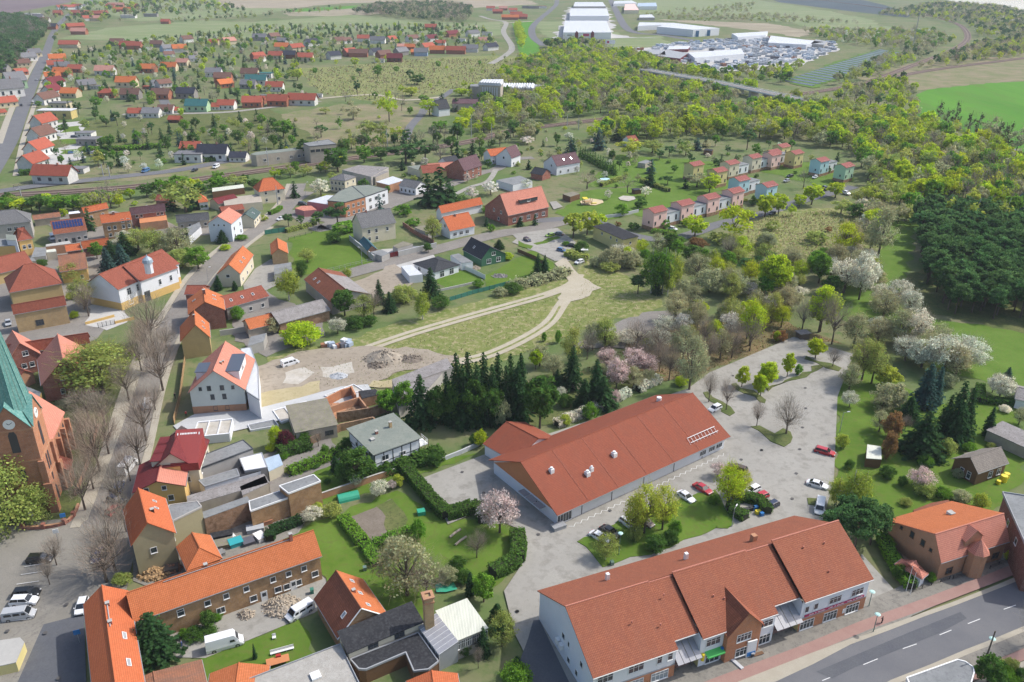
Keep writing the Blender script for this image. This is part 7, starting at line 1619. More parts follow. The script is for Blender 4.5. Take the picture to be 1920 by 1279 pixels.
# ---------------------------------------------------------------- bridge, masts, wagon
bp = smooth(pts('F', '1206,130 1262,140 1322,150 1387,163 1440,174 1495,186', 6.0), 4); c0 = bp[0]; br = empty('road_bridge', (c0.x, c0.y, 0), 'long road bridge with pale railings over the railway', 'bridge')
for i in range(0, len(bp)-1, 2):
 j = min(i+2, len(bp)-1); a, b = bp[i]-c0, bp[j]-c0; a.z = b.z = 0; d = b-a; L_ = d.length; d.normalize(); n = Vector((-d.y, d.x, 0)); W_ = lambda u, v, z: tuple(a+d*u+n*v+Vector((0, 0, z)))
 g = G(); g.fbox(W_, 0, L_, -5.5, 5.5, 5.4, 6.2); g.obj('deck', 'concrete_light', br); g = G(); g.fbox(W_, 0, L_, -4, 4, 6.203, 6.22); g.obj('carriageway', 'asphalt_old', br)
 for v in (-5.3, 5.3): g = G(); g.fbox(W_, 0, L_, v-.1, v+.1, 7.0, 7.2); g.fbox(W_, 0, L_, v-.08, v+.08, 6.2, 6.45); g.obj('railing', 'white_paint', br)
 OBST += [((a+c0).x+d.x*L_*q, (a+c0).y+d.y*L_*q-s_, 12) for q in (0, .33, .66) for s_ in (0, 14, 26)]
 if L_ > 8: g = G(); g.fbox(W_, -1, 1, -4.5, 4.5, 0, 5.39); g.obj('pier', 'concrete', br)
ribbon('street', pts('F', '1495,186 1560,196 1640,212 1720,232 1790,250 1850,266 1900,284 1960,306'), 9, 'asphalt_old'); ribbon('street', pts('F', '1206,130 1190,124 1170,118'), 9, 'asphalt_old'); OBST += [(p.x, p.y-9, 7) for p in smooth(pts('F', '1495,186 1560,196 1640,212 1720,232 1790,250 1850,266 1900,284'), 12)]
rp = pts('F', '1760,240 1810,254 1860,268 1912,288 1950,302'); fence('grey steel guard rail beside the embankment road', rp, 1.2, 'gutter_metal', 2, 6, name='guard_rail')
p = at('F', 1737, 243); kit(p, -.35, [('body', 'wagon_red', [(-7.5, 7.5, -1.6, 1.6, 1.1, 3.9)]), ('roof', 'tile_wine', [(-7.6, 7.6, -1.7, 1.7, 3.902, 4.15)]), ('bogie', 'black_metal', [(-6, -3.6, -1.3, 1.3, .1, 1.098)]), ('bogie', 'black_metal', [(3.6, 6, -1.3, 1.3, .1, 1.098)])], 'rail_wagon', 'red covered railway wagon beside the green field', 'wagon')
def mast(t, x, y, ty, lab, arm=1):
 b, h = px_h(t, x, y, ty); r_ = empty('catenary_mast', b, lab, 'mast', 'catenary masts along the railway'); g = G(); g.cyl((0, 0, 0), .28, h, 6, .16); g.obj('pole', 'gutter_metal', r_)
 g = G(); g.tube((0, 0, h*.72), (0, -3.2, h*.78), .07, 4); g.tube((0, 0, h*.84), (0, -3.0, h*.78), .05, 4); g.obj('bracket', 'gutter_metal', r_)
for t, x, y, ty in (('01', 1550, 985, 825), ('01', 1697, 1045, 890), ('01', 947, 1065, 925), ('01', 455, 1150, 1010), ('01', 90, 1195, 1060), ('00', 745, 1270, 1180), ('00', 792, 1275, 1190), ('02', 397, 905, 825), ('02', 478, 935, 838), ('02', 985, 845, 745), ('02', 1525, 790, 700), ('10', 155, 190, 110), ('11', 158, 250, 110)): mast(t, x, y, ty, 'grey steel catenary mast beside the railway track')
b, h = px_h('03', 1112, 370, 80); r_ = empty('lattice_mast', b, 'tall thin lattice mast behind the solar field', 'mast')
for i in range(3):
 a_ = i*2.094; g = G(); g.tube((math.cos(a_)*1.1, math.sin(a_)*1.1, 0), (math.cos(a_)*.3, math.sin(a_)*.3, h), .14, 4); g.obj('leg', 'gutter_metal', r_)
for k_ in range(14):
 f = k_/14; rr = 1.1-.8*f
 for i in range(3): a_, b_ = i*2.094, (i+1)*2.094; g = G(); g.tube((math.cos(a_)*rr, math.sin(a_)*rr, h*f), (math.cos(b_)*rr, math.sin(b_)*rr, h*(f+1/14)), .07, 3); g.obj('brace', 'gutter_metal', r_)
# advertising board by the warehouses
p = at('F', 1143, 97); r_ = empty('advertising_board', p, 'white advertising board with red circle on two posts by the warehouses', 'sign'); g = G(); g.box(-6, 6, -.2, .2, 9, 13.5); g.obj('board', 'white_paint', r_); g = G(); g.cyl((-2.5, -.22, 11.2), 1.5, .05, 14, ax=(0, -1, 0)); g.obj('logo', 'sign_pink', r_)
for x in (-4, 4): g = G(); g.cyl((x, 0, 0), .3, 9, 6); g.obj('post', 'gutter_metal', r_)
# ================================================================ trees, hedges, rough ground
CODE = {'L': ('leafy', 'lime', 'lime green leafy tree'), 'D': ('leafy', 'deep', 'dark green leafy tree'), 'G': ('leafy', 'green', 'fresh green leafy tree'), 'O': ('budding', 'olive', 'olive budding tree'), 'Y': ('budding', 'yellow', 'yellowish budding tree'),
  'E': ('budding', 'grey', 'grey green budding tree'), 'V': ('budding', 'lime', 'thin lime green tree'), 'B': ('bare', 'bare', 'bare brown tree'), 'S': ('spruce', 'spruce', 'dark green spruce'), 'U': ('spruce', 'blue', 'bluish spruce'), 'P': ('pine', 'pine', 'dark rounded pine'),
  'W': ('blossom', 'white', 'white blossoming tree'), 'C': ('blossom', 'cream', 'cream blossoming tree'), 'K': ('blossom', 'pink', 'pinkish blossoming tree'), 'R': ('birch', 'birch', 'slender yellow green birch'), 'F': ('birch', 'green', 'slender fresh green birch'), 'Q': ('poplar', 'poplar', 'tall thin tree with mistletoe balls'),
  'T': ('column', 'spruce', 'narrow columnar conifer'), 'h': ('shrub', 'green', 'round green shrub'), 'd': ('shrub', 'deep', 'dark green shrub'), 'l': ('shrub', 'lime', 'lime green shrub'), 'y': ('shrub', 'yellow', 'yellow flowering shrub'), 'g': ('shrub', 'grey', 'grey twiggy shrub'),
  'p': ('shrub', 'plum', 'dark purple shrub'), 'r': ('shrub', 'rust', 'rusty brown shrub'), 'c': ('shrub', 'cream', 'cream flowering shrub'), 'o': ('shrub', 'olive', 'olive brown shrub'), 'M': ('willow', 'olive', 'broad olive drooping tree'), 'A': ('leafy', 'yellow', 'golden green leafy tree')}
def plural(d): w = d.split()[-1]; return {'balls': 'trees with mistletoe', 'birch': 'birches'}.get(w, w+'s')
def TT(t, place, s):
 """code,footx,footy,topy,width for each plant, read off the photo"""
 for q in s.split():
  c, x, y, ty, w = q.split(','); k, col, d = CODE[c]; b, h = px_h(t, float(x), float(y), float(ty)); k_ = 1 if t == 'F' else 3.84
  h = max(1.2, h*1.02); tree(k, b, h, float(w)/k_/ppm(b)*1.05, col, '%s %s' % (d, place), plural(d)+' '+place)
TT('20', 'along the church street', 'B,615,1220,880,290 B,675,1070,800,230 B,720,940,560,330 B,785,815,500,240 B,930,430,150,230 B,1020,215,-60,200 B,1060,120,-150,200 B,1010,890,580,230 B,1055,720,350,290 B,1175,360,0,300 B,940,1010,760,170 B,870,1200,900,240 B,1150,220,-80,240 B,1120,500,330,160')
TT('20', 'in the churchyard', 'O,740,380,20,560 B,640,560,360,300 B,760,610,380,260 o,560,380,300,180 B,600,720,520,260 Y,540,390,330,120 B,650,880,640,250 g,480,480,420,160')
TT('F', 'beside the church tower', 'M,22,985,852,150 O,-20,960,850,140 M,70,975,900,80')
TT('30', 'on the cobbled square', 'B,410,440,250,170 B,360,580,400,130 B,830,480,20,360 B,770,560,270,420 o,880,570,500,140 B,910,200,-60,220')
TT('30', 'in the brick courtyard', 'S,1120,1085,780,330 D,1510,890,770,130 d,1400,960,900,160 d,1500,940,890,150 h,1330,950,900,90 h,1560,830,790,100')
TT('10', 'in the old town gardens', 'U,790,755,550,140 S,815,680,500,140 S,905,600,440,150 U,890,705,520,130 C,900,510,430,130 O,1000,570,420,230 O,1120,610,420,230 E,1290,620,410,240 G,1430,710,550,180 o,1310,700,560,200 O,520,790,670,190 B,640,1050,820,160 B,1100,1262,900,320 S,1605,520,425,100 S,650,430,260,100 T,1575,862,755,50 T,1693,862,793,36 h,1715,1075,975,110 l,1625,570,530,90 h,1740,500,460,90 C,870,545,480,120 o,1180,690,610,200 l,540,1060,1010,70 y,505,930,880,60 d,300,690,640,110 O,610,1000,760,180 B,1200,1280,1130,200 B,1050,1240,1090,160 D,1360,470,410,110 o,1260,560,480,160 h,560,600,560,80')
TT('10', 'in the green belt by the railway', 'G,60,300,190,170 L,160,300,200,150 D,290,300,170,170 G,420,300,170,170 G,530,290,165,150 O,640,280,150,170 L,700,270,170,120 B,800,270,90,180 D,1060,190,85,120 G,1160,180,60,130 G,1300,160,30,170 O,1340,300,60,260 S,1240,285,180,110 S,1400,280,130,130 D,1440,200,80,110 G,1560,150,40,150 O,1700,110,20,160 D,1830,130,60,120 l,460,330,270,70 B,740,300,120,140 O,230,290,200,130 L,5,290,210,130')
TT('11', 'among the middle houses', 'R,240,935,680,200 P,590,405,215,170 U,892,322,165,75 S,1240,255,10,180 S,1330,245,-40,200 S,1395,225,60,130 C,470,185,55,160 K,590,135,45,120 W,1555,205,115,120 W,1690,175,75,140 O,1275,525,325,140 S,1260,905,695,140 S,890,955,780,90 S,965,1015,870,100 D,640,1045,850,190 R,1200,1075,850,140 l,330,1245,1090,300 C,590,1175,1055,130 o,1060,945,820,200 d,720,1130,1050,180 d,820,1110,1040,120 O,780,1060,900,170 B,850,1050,880,150 h,640,440,360,220 C,735,400,325,120 S,280,195,70,75 P,235,400,300,90 P,325,405,320,70 P,455,390,290,90 S,1750,560,495,80 d,1850,880,810,160 g,1760,900,840,120 D,160,650,600,110 h,1130,400,340,120 h,1060,320,240,160 d,560,520,440,120 R,650,790,690,100 d,1330,985,900,150 D,1240,590,520,70 h,1660,300,250,80 o,300,1110,1050,160 g,120,1160,1060,170 d,20,900,850,110 l,1810,640,590,100 h,1600,840,780,90 d,330,760,640,90 O,370,660,560,120 C,880,60,-10,80 h,430,360,330,80 d,1480,240,180,110 h,1690,440,380,70 S,1660,400,330,40 S,1900,400,340,60 y,60,360,320,60 y,490,200,170,50')
TT('12', 'round the playground and parking bays', 'A,440,485,295,170 A,540,465,275,160 L,620,440,300,120 L,1315,475,315,180 V,1590,505,230,260 L,1820,335,160,150 S,185,755,595,85 S,235,745,605,75 S,60,400,330,45 S,165,395,310,45 C,690,210,135,60 B,830,160,40,150 C,960,190,110,90 d,930,270,190,110 h,790,320,230,130 d,500,590,500,110 h,1100,420,350,80 d,1250,400,350,90 S,1000,120,-40,60 P,1120,100,30,90 E,1330,120,10,170 V,1420,160,10,150 B,540,130,20,200 T,990,110,0,50 d,870,430,370,100 C,100,130,60,100 g,1240,350,300,80 S,1245,130,50,50 h,390,540,510,70 r,760,400,365,60 y,1680,220,200,50 d,1740,250,180,90')
TT('12', 'in the thicket beyond the sand tracks', 'F,1000,885,550,190 F,1080,885,540,180 R,1160,865,560,150 R,1120,900,640,120 F,1210,530,470,90 R,1450,705,555,110 P,905,890,745,130 S,1040,890,720,80 g,720,690,550,200 C,790,620,530,170 g,850,700,580,180 E,1330,820,600,210 g,1420,880,700,200 g,1240,900,790,130 P,1680,750,630,170 P,1840,650,580,130 P,1760,700,610,120 L,1870,885,605,230 G,1560,700,580,120 E,1560,880,700,190 W,1700,900,800,130 g,1600,900,740,200 W,1560,1200,1010,160 V,1710,1262,920,200 L,1700,1120,925,170 W,1860,1060,895,130 W,1220,1190,1025,150 l,1335,1020,930,150 C,1100,1180,1050,190 C,1040,1270,1150,200 l,940,1250,1190,120 y,1470,1180,1080,110 E,1530,1060,950,120 l,1905,1230,1150,60 V,1450,1260,1080,140 B,1380,1279,1050,150 h,230,1230,1160,40 h,330,1240,1140,50 C,850,1240,1150,220 g,700,1260,1160,160 h,1380,650,560,100 o,700,720,650,160 B,1560,640,480,150 o,1480,520,440,200 o,1830,540,440,150 r,1330,560,480,140 g,600,690,620,110 G,1190,620,500,110')
TT('13', 'in the valley beyond the car park', 'L,50,335,165,135 L,150,315,145,125 L,300,265,160,100 L,390,245,95,165 L,560,195,70,135 E,865,635,260,230 V,620,600,380,210 C,730,930,560,200 C,620,880,620,220 C,520,800,630,180 C,780,860,640,180 C,300,900,840,150 W,80,1050,890,130 L,110,885,605,260 G,440,810,585,170 L,450,1160,815,220 B,440,1165,900,250 B,320,1155,940,190 B,535,1250,910,210 E,690,1270,1020,200 V,170,1130,970,150 r,160,1225,1150,110 C,990,1000,770,190 E,900,1080,860,220 C,1080,1080,840,160 E,1000,1250,1000,230 C,1120,1260,980,220 E,860,1250,1060,180 R,1350,410,165,150 R,1540,470,180,190 R,1450,420,230,120 R,1740,490,185,180 R,1890,510,310,130 U,1885,305,155,110 L,1190,230,45,210 L,1390,170,35,190 E,800,330,190,180 Y,820,250,100,170 O,900,200,60,180 E,1010,380,220,110 o,1060,360,230,160 g,60,560,440,150 o,410,520,430,190 o,110,430,360,120 h,470,620,550,80 g,200,860,720,180 l,1010,1240,1140,80 d,700,340,230,150 O,600,310,200,150 E,700,480,330,80 C,1240,330,200,110 V,240,330,230,60 B,330,130,0,120 g,220,1000,830,180')
TT('21', 'in the spruce group behind the market hall', 'D,1300,600,330,200 S,1490,600,160,230 D,1570,610,260,230 D,1680,600,280,220 S,1870,560,190,210 D,1420,600,300,180 g,1760,600,400,160 S,1190,600,235,210 S,1375,585,215,130 S,1450,570,80,190 S,1530,560,70,190 S,1640,560,75,180 S,1740,545,75,170 S,1830,525,85,150 S,1905,505,95,150 S,1590,600,140,170 S,1700,590,160,150 S,1800,570,170,150')
TT('22', 'in the garden behind the market hall', 'S,40,560,150,140 D,200,625,235,270 S,60,500,80,140 S,430,335,30,160 S,600,425,125,160 S,650,475,250,200 S,520,465,265,150 K,680,200,40,150 K,750,340,105,170 K,880,230,40,200 K,980,240,90,170 K,730,450,345,100 C,350,400,330,90 C,460,350,300,80 E,300,260,100,160 E,200,180,30,160 L,170,200,60,110 d,380,470,380,130 h,560,560,440,120 y,380,600,530,110 E,870,340,190,150 B,540,130,-60,150')
TT('21', 'in the back gardens', 'W,1720,570,435,110 W,1790,560,450,110 G,950,520,345,180 G,1070,510,290,170 p,215,770,635,130 l,150,760,600,110 h,350,730,635,130 D,730,1010,780,280 d,640,1010,870,150 T,577,940,825,60 C,890,1115,1000,140 K,980,1070,1000,80 y,1022,1045,955,85 y,440,1212,1165,95 C,410,1290,1195,160 o,555,1260,1165,140 l,1615,750,640,110 d,1570,750,670,80 D,660,790,690,110 d,1280,900,800,120 C,720,1050,950,90 h,200,840,790,100 B,450,760,640,110 h,500,830,740,70 d,1000,600,520,100 l,110,790,740,80 d,1190,870,790,100')
TT('31', 'in the garden by the winter garden', 'K,1755,205,-90,290 E,1090,660,260,420 B,1230,660,420,360 B,1590,385,205,160 G,1640,700,500,190 T,1545,650,485,65 h,1170,250,105,125 T,1735,845,715,85 O,1770,1020,785,200 P,1740,1000,840,170 S,1635,1085,875,95 S,1880,1180,1090,80 h,1880,1290,1170,240 d,1450,460,380,130 d,1500,560,470,120 g,1000,330,240,160 d,1500,1080,1000,120 B,1600,1180,1040,90 h,1480,500,470,70 g,1380,560,450,150 S,-5,1110,1000,40')
TT('22', 'on the planted strips of the car park', 'B,1415,442,225,140 B,1540,502,275,130 B,1760,615,445,120 L,1652,335,175,105 L,1770,392,230,110 L,1832,332,145,145 l,1215,315,250,105 V,1545,1190,880,240 Y,1655,1100,930,130 K,1480,980,870,120 h,1450,1170,1110,90 O,1580,1130,960,180')
TT('22', 'in the leaf strewn wood by the car park', 'E,1275,352,-40,230 B,1130,282,20,170 B,1412,180,-60,170 B,1580,122,-110,160 B,1710,72,-150,170 E,1340,250,60,140 B,1060,220,0,130 g,980,300,200,120')
TT('32', 'on the green island between the halls', 'Y,950,215,-150,230 Y,1080,190,-140,210 Y,870,240,-80,180 O,680,385,215,190 d,1030,335,225,170 d,1140,285,180,120 h,1170,230,110,100 o,880,260,140,120 l,1110,120,40,90')
TT('23', 'beside the far car park', 'B,205,672,430,250 L,415,128,-20,150 B,540,188,50,120 L,212,262,80,105 L,62,328,145,140 L,20,402,245,100 h,292,245,160,60 E,660,345,160,160 O,750,285,-20,210 O,820,305,20,190 B,720,260,20,160 A,930,330,185,210 g,950,470,300,230 C,660,475,360,120 E,875,650,510,150 E,890,510,410,140 y,605,765,665,95 d,660,920,850,80')
TT('23', 'in the large gardens by the car park', 'U,1190,470,160,200 U,1270,450,180,120 S,1390,730,280,200 S,1470,700,330,170 S,1330,690,380,150 S,1170,815,500,290 S,1080,570,400,160 l,1170,460,400,150 R,660,1230,920,200 R,740,1200,930,150 R,560,1180,960,160 K,1170,1050,915,190 C,1740,410,235,180 W,1690,370,240,100 U,1790,295,185,75 T,1650,680,470,65 y,1600,1200,1100,130 C,1180,190,-20,260 C,1340,230,-40,290 C,1500,200,-40,270 E,1250,120,-60,240 E,1420,270,40,220 C,1060,140,-40,200 r,960,700,500,150 r,930,850,640,110 h,1200,890,820,130 o,1360,810,700,130 d,930,980,900,140 d,1040,1040,970,80 h,1330,1130,1050,130 g,1460,1150,1080,160 o,1200,1110,1020,160 E,1880,600,480,120 h,1520,800,730,110 g,1440,980,920,100 B,1060,640,540,110')
TT('33', 'beside the shop building drive', 'P,560,300,-10,280 P,690,340,20,290 P,810,290,0,240 P,620,200,-70,230 P,740,200,-60,220 P,880,210,0,150 l,950,290,230,120 d,1010,540,430,110 h,1240,560,490,80')
TT('33', 'at the foot of the main road', 'D,1650,1300,1105,240 h,1760,1300,1180,220 B,1960,1010,690,260 B,1990,1180,830,280 d,1880,1290,1180,130 l,1810,400,330,80 h,1890,370,310,80 d,1060,500,430,100 o,1800,1240,1110,140')
TT('02', 'among the railway allotments', 'L,905,820,610,125 L,1300,900,745,190 L,1400,900,790,170 L,1230,940,860,160 A,730,880,780,80 U,620,1080,910,110 D,680,1000,850,120 S,760,1010,880,90 L,140,690,665,20 G,60,770,660,150 P,1690,1080,930,110 U,1330,1080,990,80 S,1390,1060,980,50 Y,840,1130,990,190 O,1010,1100,1000,170 V,1780,990,870,150 O,1250,1120,1010,120 P,1130,1130,1050,90 P,1060,1150,1070,80 U,1000,1250,1140,80 W,110,1040,980,110 C,410,1010,950,80 U,420,1100,980,80 S,440,1100,990,60 S,120,1220,1150,50 B,1570,800,660,140 B,1460,780,680,130 Y,1570,930,850,80')
TT('01', 'in the scrub by the old hall', 'A,300,580,485,90 G,875,560,460,60 P,1110,590,500,60 D,1160,610,530,110 P,730,690,570,60 P,745,550,490,60 A,1120,690,620,120 G,1210,740,680,80 G,200,990,850,150 P,470,990,900,100 F,600,930,830,60 V,960,880,640,130 B,1050,800,680,90 O,800,1000,860,150 Y,1020,1020,900,120 O,900,1000,870,110 D,590,1240,1040,200 G,780,1170,1040,130 D,900,1150,1050,130 P,1080,1180,1020,250 P,1220,1170,1000,180 B,1330,1180,1020,160 L,1480,950,830,130 S,1450,1180,1010,110 S,1560,1140,1000,90 W,1215,1200,1130,60 S,1340,740,665,60 S,1440,800,700,90 V,1250,830,700,140 L,1480,690,630,110 L,1870,770,660,130 E,1640,950,870,140 G,1330,950,860,130 E,700,860,760,130 O,500,820,770,80 A,715,480,405,60')
# --- hedges
HG = lambda t, s, w, h, c, lab, **k: hedge(pts(t, s), w, h, c, lab, **k)
HG('F', '757,882 785,915 812,948 838,972 862,966 885,958 902,962 908,982', 2.6, 2.2, 'deep', 'tall dark hedge curving round the truck yard')
HG('21', '830,960 950,940 1070,905 1200,870 1330,835', 3.0, 2.0, 'deep', 'bushy hedge below the timber framed house', rough=.5, size=.5)
HG('31', '628,110 690,190 765,285', 2.4, 1.3, 'green', 'low clipped hedge along the dug garden bed'); HG('31', '785,300 830,370 880,450', 2.4, 1.3, 'green', 'short clipped hedge block at the corner of the lawn')
HG('31', '850,300 980,250 1115,200', 1.6, 1.2, 'green', 'thin hedge below the dug garden bed', rough=.3); HG('31', '1880,225 1895,330 1880,420 1800,470 1700,515', 2.8, 2.0, 'deep', 'dark hedge wrapping the corner of the car park garden')
HG('31', '100,270 110,215 200,180 330,130', 1.8, 1.6, 'spruce', 'dark green hedge at the foot of the ochre brick wall'); HG('33', '890,255 940,370 1010,490 1100,620', 2.0, 2.0, 'green', 'clipped hedge beside the shop building drive')
HG('32', '1590,20 1580,60 1680,120', 2.2, 1.8, 'deep', 'clipped hedge left of the waste bin court', rough=.2); HG('22', '1590,1150 1700,1150 1800,1180 1830,1250', 2.2, 1.8, 'deep', 'clipped hedge behind the waste bin court', rough=.2)
HG('22', '320,615 430,565 540,525 645,480', 1.8, 1.6, 'cream', 'white flowering hedge along the market hall back wall', rough=.4, size=.4, name='flowering_hedge'); HG('22', '905,365 970,325 1050,292', 1.8, 1.6, 'cream', 'short white flowering hedge at the hall corner', rough=.4, size=.4, name='flowering_hedge'); HG('22', '690,455 760,420 830,385', 1.8, 1.5, 'cream', 'white flowering hedge near the roof vent end', rough=.4, size=.4, name='flowering_hedge')
HG('21', '170,830 290,790 395,765', 3, 2.2, 'deep', 'thick dark hedge beside the purple shrub', rough=.3); HG('21', '240,960 380,910 560,830 620,800', 2, 1.6, 'green', 'long hedge along the middle garden', rough=.4)
HG('11', '220,445 320,420 430,390', 2.0, 1.5, 'olive', 'olive hedge along the side road', rough=.3); HG('11', '100,320 150,300 180,275', 2, 1.6, 'green', 'green hedge at the junction corner'); HG('12', '1010,445 1090,458 1175,455', 2.2, 1.4, 'green', 'green hedge in front of the pink terrace', rough=.3)
HG('12', '400,610 470,640 540,650', 2.5, 1.8, 'olive', 'scruffy hedge beside the white parked car', rough=.5, size=.5); HG('12', '0,850 150,820 300,780 400,740', 3.5, 2.0, 'grey', 'wide twiggy thicket along the sand track', rough=.9, size=.5, dens=14)
HG('23', '1600,340 1600,440 1730,450 1850,465', 2.0, 1.6, 'deep', 'square clipped hedge round the white shed garden'); HG('12', '640,115 740,80 810,60', 2, 1.8, 'olive', 'hedge between the playground and gardens', rough=.3); HG('12', '930,80 1010,110 1130,155', 2, 1.8, 'olive', 'long hedge running through the allotment lawn', rough=.3)
HG('00', '610,1090 900,1080 1200,1060', 4, 2, 'green', 'long hedge above the railway road', rough=.5, size=.9, dens=4) ; HG('00', '150,1260 290,1250', 4, 2, 'deep', 'hedge beside the corner house', rough=.4, size=.9, dens=4); HG('00', '1480,1165 1660,1150', 3, 2.2, 'deep', 'dark hedge before the dark roofed bungalow', rough=.2, size=.9, dens=4)
for i in range(15):
 q = at('02', 490+18*i, 1130+9.5*i); tree('spruce', (q.x, q.y), rng.uniform(6, 8), 3.2, 'deep', 'dark conifer in the tall conifer hedge', 'conifers of the tall hedge', var=.15)
# --- scattered woods and gardens
WOOD = []
def near_obst(q):
 if not hasattr(near_obst, 'a'): near_obst.a = np.array(OBST)
 a = near_obst.a; return bool(((a[:, 0]-q[0])**2+(a[:, 1]-q[1])**2 < a[:, 2]**2).any())
TP = [np.array([0, 0])]
def Z(place, s, sp, mix, h0, h1, wk=.75, keep=1.0, t='F'):
 """mix: codes in their shares"""
 poly = pts(t, s); old = np.array(ALLTREES) if ALLTREES else np.zeros((1, 2))
 for q in scatter(poly, sp, keep=keep, avoid=near_obst):
  if ((old[:, 0]-q[0])**2+(old[:, 1]-q[1])**2 < (sp*.45)**2).any(): continue
  c = rng.choice(mix); k, col, d = CODE[c]; h = rng.uniform(h0, h1)*(.35 if c.islower() else (.7 if c in 'WCK' else 1)); w = h*wk*WIDTH[k]/10*1.25*rng.uniform(.85, 1.15)*(1.2 if c.islower() else 1)
  WOOD.append((depth(q), q[0], q[1], h, w, c, place))
Z('in the garden settlement', '78,105 480,52 900,50 935,88 700,100 560,128 575,185 420,208 250,235 170,262 60,255', 14.5, 'SSSSPPPUOOOGGDBBLCWd', 5, 10, keep=.85)
Z('in the lower allotments', '110,292 200,262 480,222 570,262 500,300 330,318 180,335 55,340', 11, 'SSSPUOOGGDDWCdhhB', 5, 10)
Z('in the far village', '-40,70 130,14 330,-6 470,20 440,28 300,32 200,44 130,60 105,60 60,30', 22, 'SPOOBBGDLg', 8, 14, keep=.8)
Z('beside the long street', '92,62 112,58 96,120 70,200 48,205 70,130', 11, 'SPDOG', 7, 11, keep=.8)
Z('in the pine wood at the left edge', '-120,40 40,38 98,58 62,98 22,140 -120,180', 8.5, 'PPPPPB', 12, 16, .85)
Z('in the wood between the fields', '660,27 705,14 820,10 885,20 882,42 840,45 760,38', 12, 'PPPEEBB', 12, 16)
Z('in the wood north of the railway', '860,232 905,208 880,190 980,120 1060,100 1180,106 1290,140 1380,165 1500,195 1610,214 1480,204 1300,202 1100,222 900,255', 8.6, 'OOOEEVVVLLLBBRRGG', 9, 14, .75)
Z('between the railway and the houses', '560,300 700,270 840,262 980,250 1020,262 880,285 760,298 650,312', 9, 'DDGOPBES', 8, 13)
Z('in the hedge belt beside the tracks', '-20,382 250,358 480,335 640,308 640,322 430,352 250,388 -20,402', 7, 'GGDLOVl', 4, 8, 1.0)
Z('on the scrubby ground by the tracks', '300,330 480,230 640,190 800,180 760,255 520,300', 26, 'OEoogVBGl', 5, 9)
Z('on the dry meadow', '560,130 700,115 900,106 1040,108 1040,132 980,152 900,165 700,190', 36, 'OoGEgV', 5, 8)
Z('in the wood east of the row houses', '1100,268 1180,232 1300,216 1480,208 1620,222 1730,240 1820,270 1990,330 1990,440 1880,410 1760,385 1700,400 1640,370 1600,290 1500,270 1400,262 1250,265', 8.4, 'OOOEEVVLLBBRYGG', 9, 15, .75)
Z('in the dark pine plantation', '1722,425 1750,408 1860,430 1990,450 1990,612 1860,598 1790,590 1745,560 1725,500', 5.6, 'PPPPPPPP', 11, 14, .85)
Z('behind the solar field', '1560,160 1640,120 1720,95 1760,105 1900,75 1990,30 1990,95 1860,118 1700,140 1620,165', 11, 'OEEBBPPVR', 9, 14)
Z('beyond the solar field', '1560,80 1500,60 1620,62 1740,60 1790,80 1740,98 1640,92', 13, 'OEEBVGC', 8, 13)
Z('in the far shrub belts', '1230,34 1440,30 1560,42 1700,62 1640,52 1540,46 1420,42 1250,40', 16, 'OEEBo', 8, 12, keep=.8)
Z('by the far bend of the railway', '1640,30 1760,8 1860,14 1990,40 1990,78 1830,70 1800,50 1740,36', 14, 'OEEBPPPVC', 9, 14)
Z('round the industrial yards', '1010,88 1100,80 1140,92 1165,112 1240,128 1330,140 1420,136 1500,128 1480,160 1330,146 1180,108 1060,100', 12, 'OLLEVBPG', 8, 13)
Z('along the curved field road', '1020,86 1070,88 1060,100 1030,100', 11, 'PPOE', 9, 12); Z('in the row of yellow trees by the curved road', '964,50 974,50 986,92 976,96', 9, 'VV', 10, 13)
Z('in the scrub beside the field edge', '1620,150 1710,160 1716,226 1640,208 1560,190', 11, 'OEBVLPBR', 8, 13)
Z('in the poplar row by the green field', '1722,228 1780,240 1860,268 1960,300 1960,318 1850,284 1770,256 1716,238', 9, 'QQQQQE', 17, 21)
Z('in the blossoming belt of the valley', '1590,395 1650,350 1672,420 1640,520 1700,600 1830,690 1790,730 1700,690 1630,650 1590,560 1560,520', 8.5, 'CCCEEOVg', 6, 11, .95)
Z('in the leafless wood by the sand tracks', '1270,575 1380,560 1480,590 1560,620 1468,622 1330,688 1250,705 1120,690 1000,692 1070,660 1170,650 1262,615', 7.5, 'BBBEEEOg', 7, 12, .7)
Z('in the tangled thicket', '1150,500 1250,455 1400,470 1540,500 1570,560 1480,575 1330,545 1200,520', 8, 'gEECOGPVGDo', 5, 9, 1.0)
Z('on the rough slope', '1360,460 1420,400 1560,385 1620,420 1600,480 1480,500', 19, 'oggEor', 4, 8)
Z('among the middle gardens', '600,345 720,318 900,262 1080,262 1190,262 1300,290 1280,300 1100,345 1040,330 940,335 700,372', 11, 'SDGhhdCWOEo', 4, 8, keep=.75)
Z('in the row house gardens', '1160,290 1300,268 1420,262 1580,296 1560,325 1400,345 1280,345 1180,370 1060,385 1100,345', 12, 'hhdGdSOPEc', 4, 8, keep=.7)
Z('in the old town yards', '60,440 250,440 400,430 420,470 360,500 250,500 60,500', 11, 'ohdGEO', 4, 7, keep=.6)
Z('in the gardens at the right', '1640,790 1760,770 1920,770 1920,870 1860,960 1770,980 1690,1000 1640,930', 9, 'hhddogloc', 3, 6, 1.0, keep=.75)
Z('in the undergrowth behind the market hall', '770,800 900,770 1010,790 1160,745 1260,700 1150,692 1050,705 1000,740 860,750', 5.5, 'ddhogEdS', 3, 7, 1.0)
Z('in the small gardens behind the workshops', '500,890 640,840 700,880 600,920 510,930', 8, 'dhdog', 3, 5, 1.0)
Z('along the railway slope', '900,262 1100,235 1300,212 1420,200 1400,210 1200,232 1000,258 900,275', 9, 'oOBEgV', 4, 9)
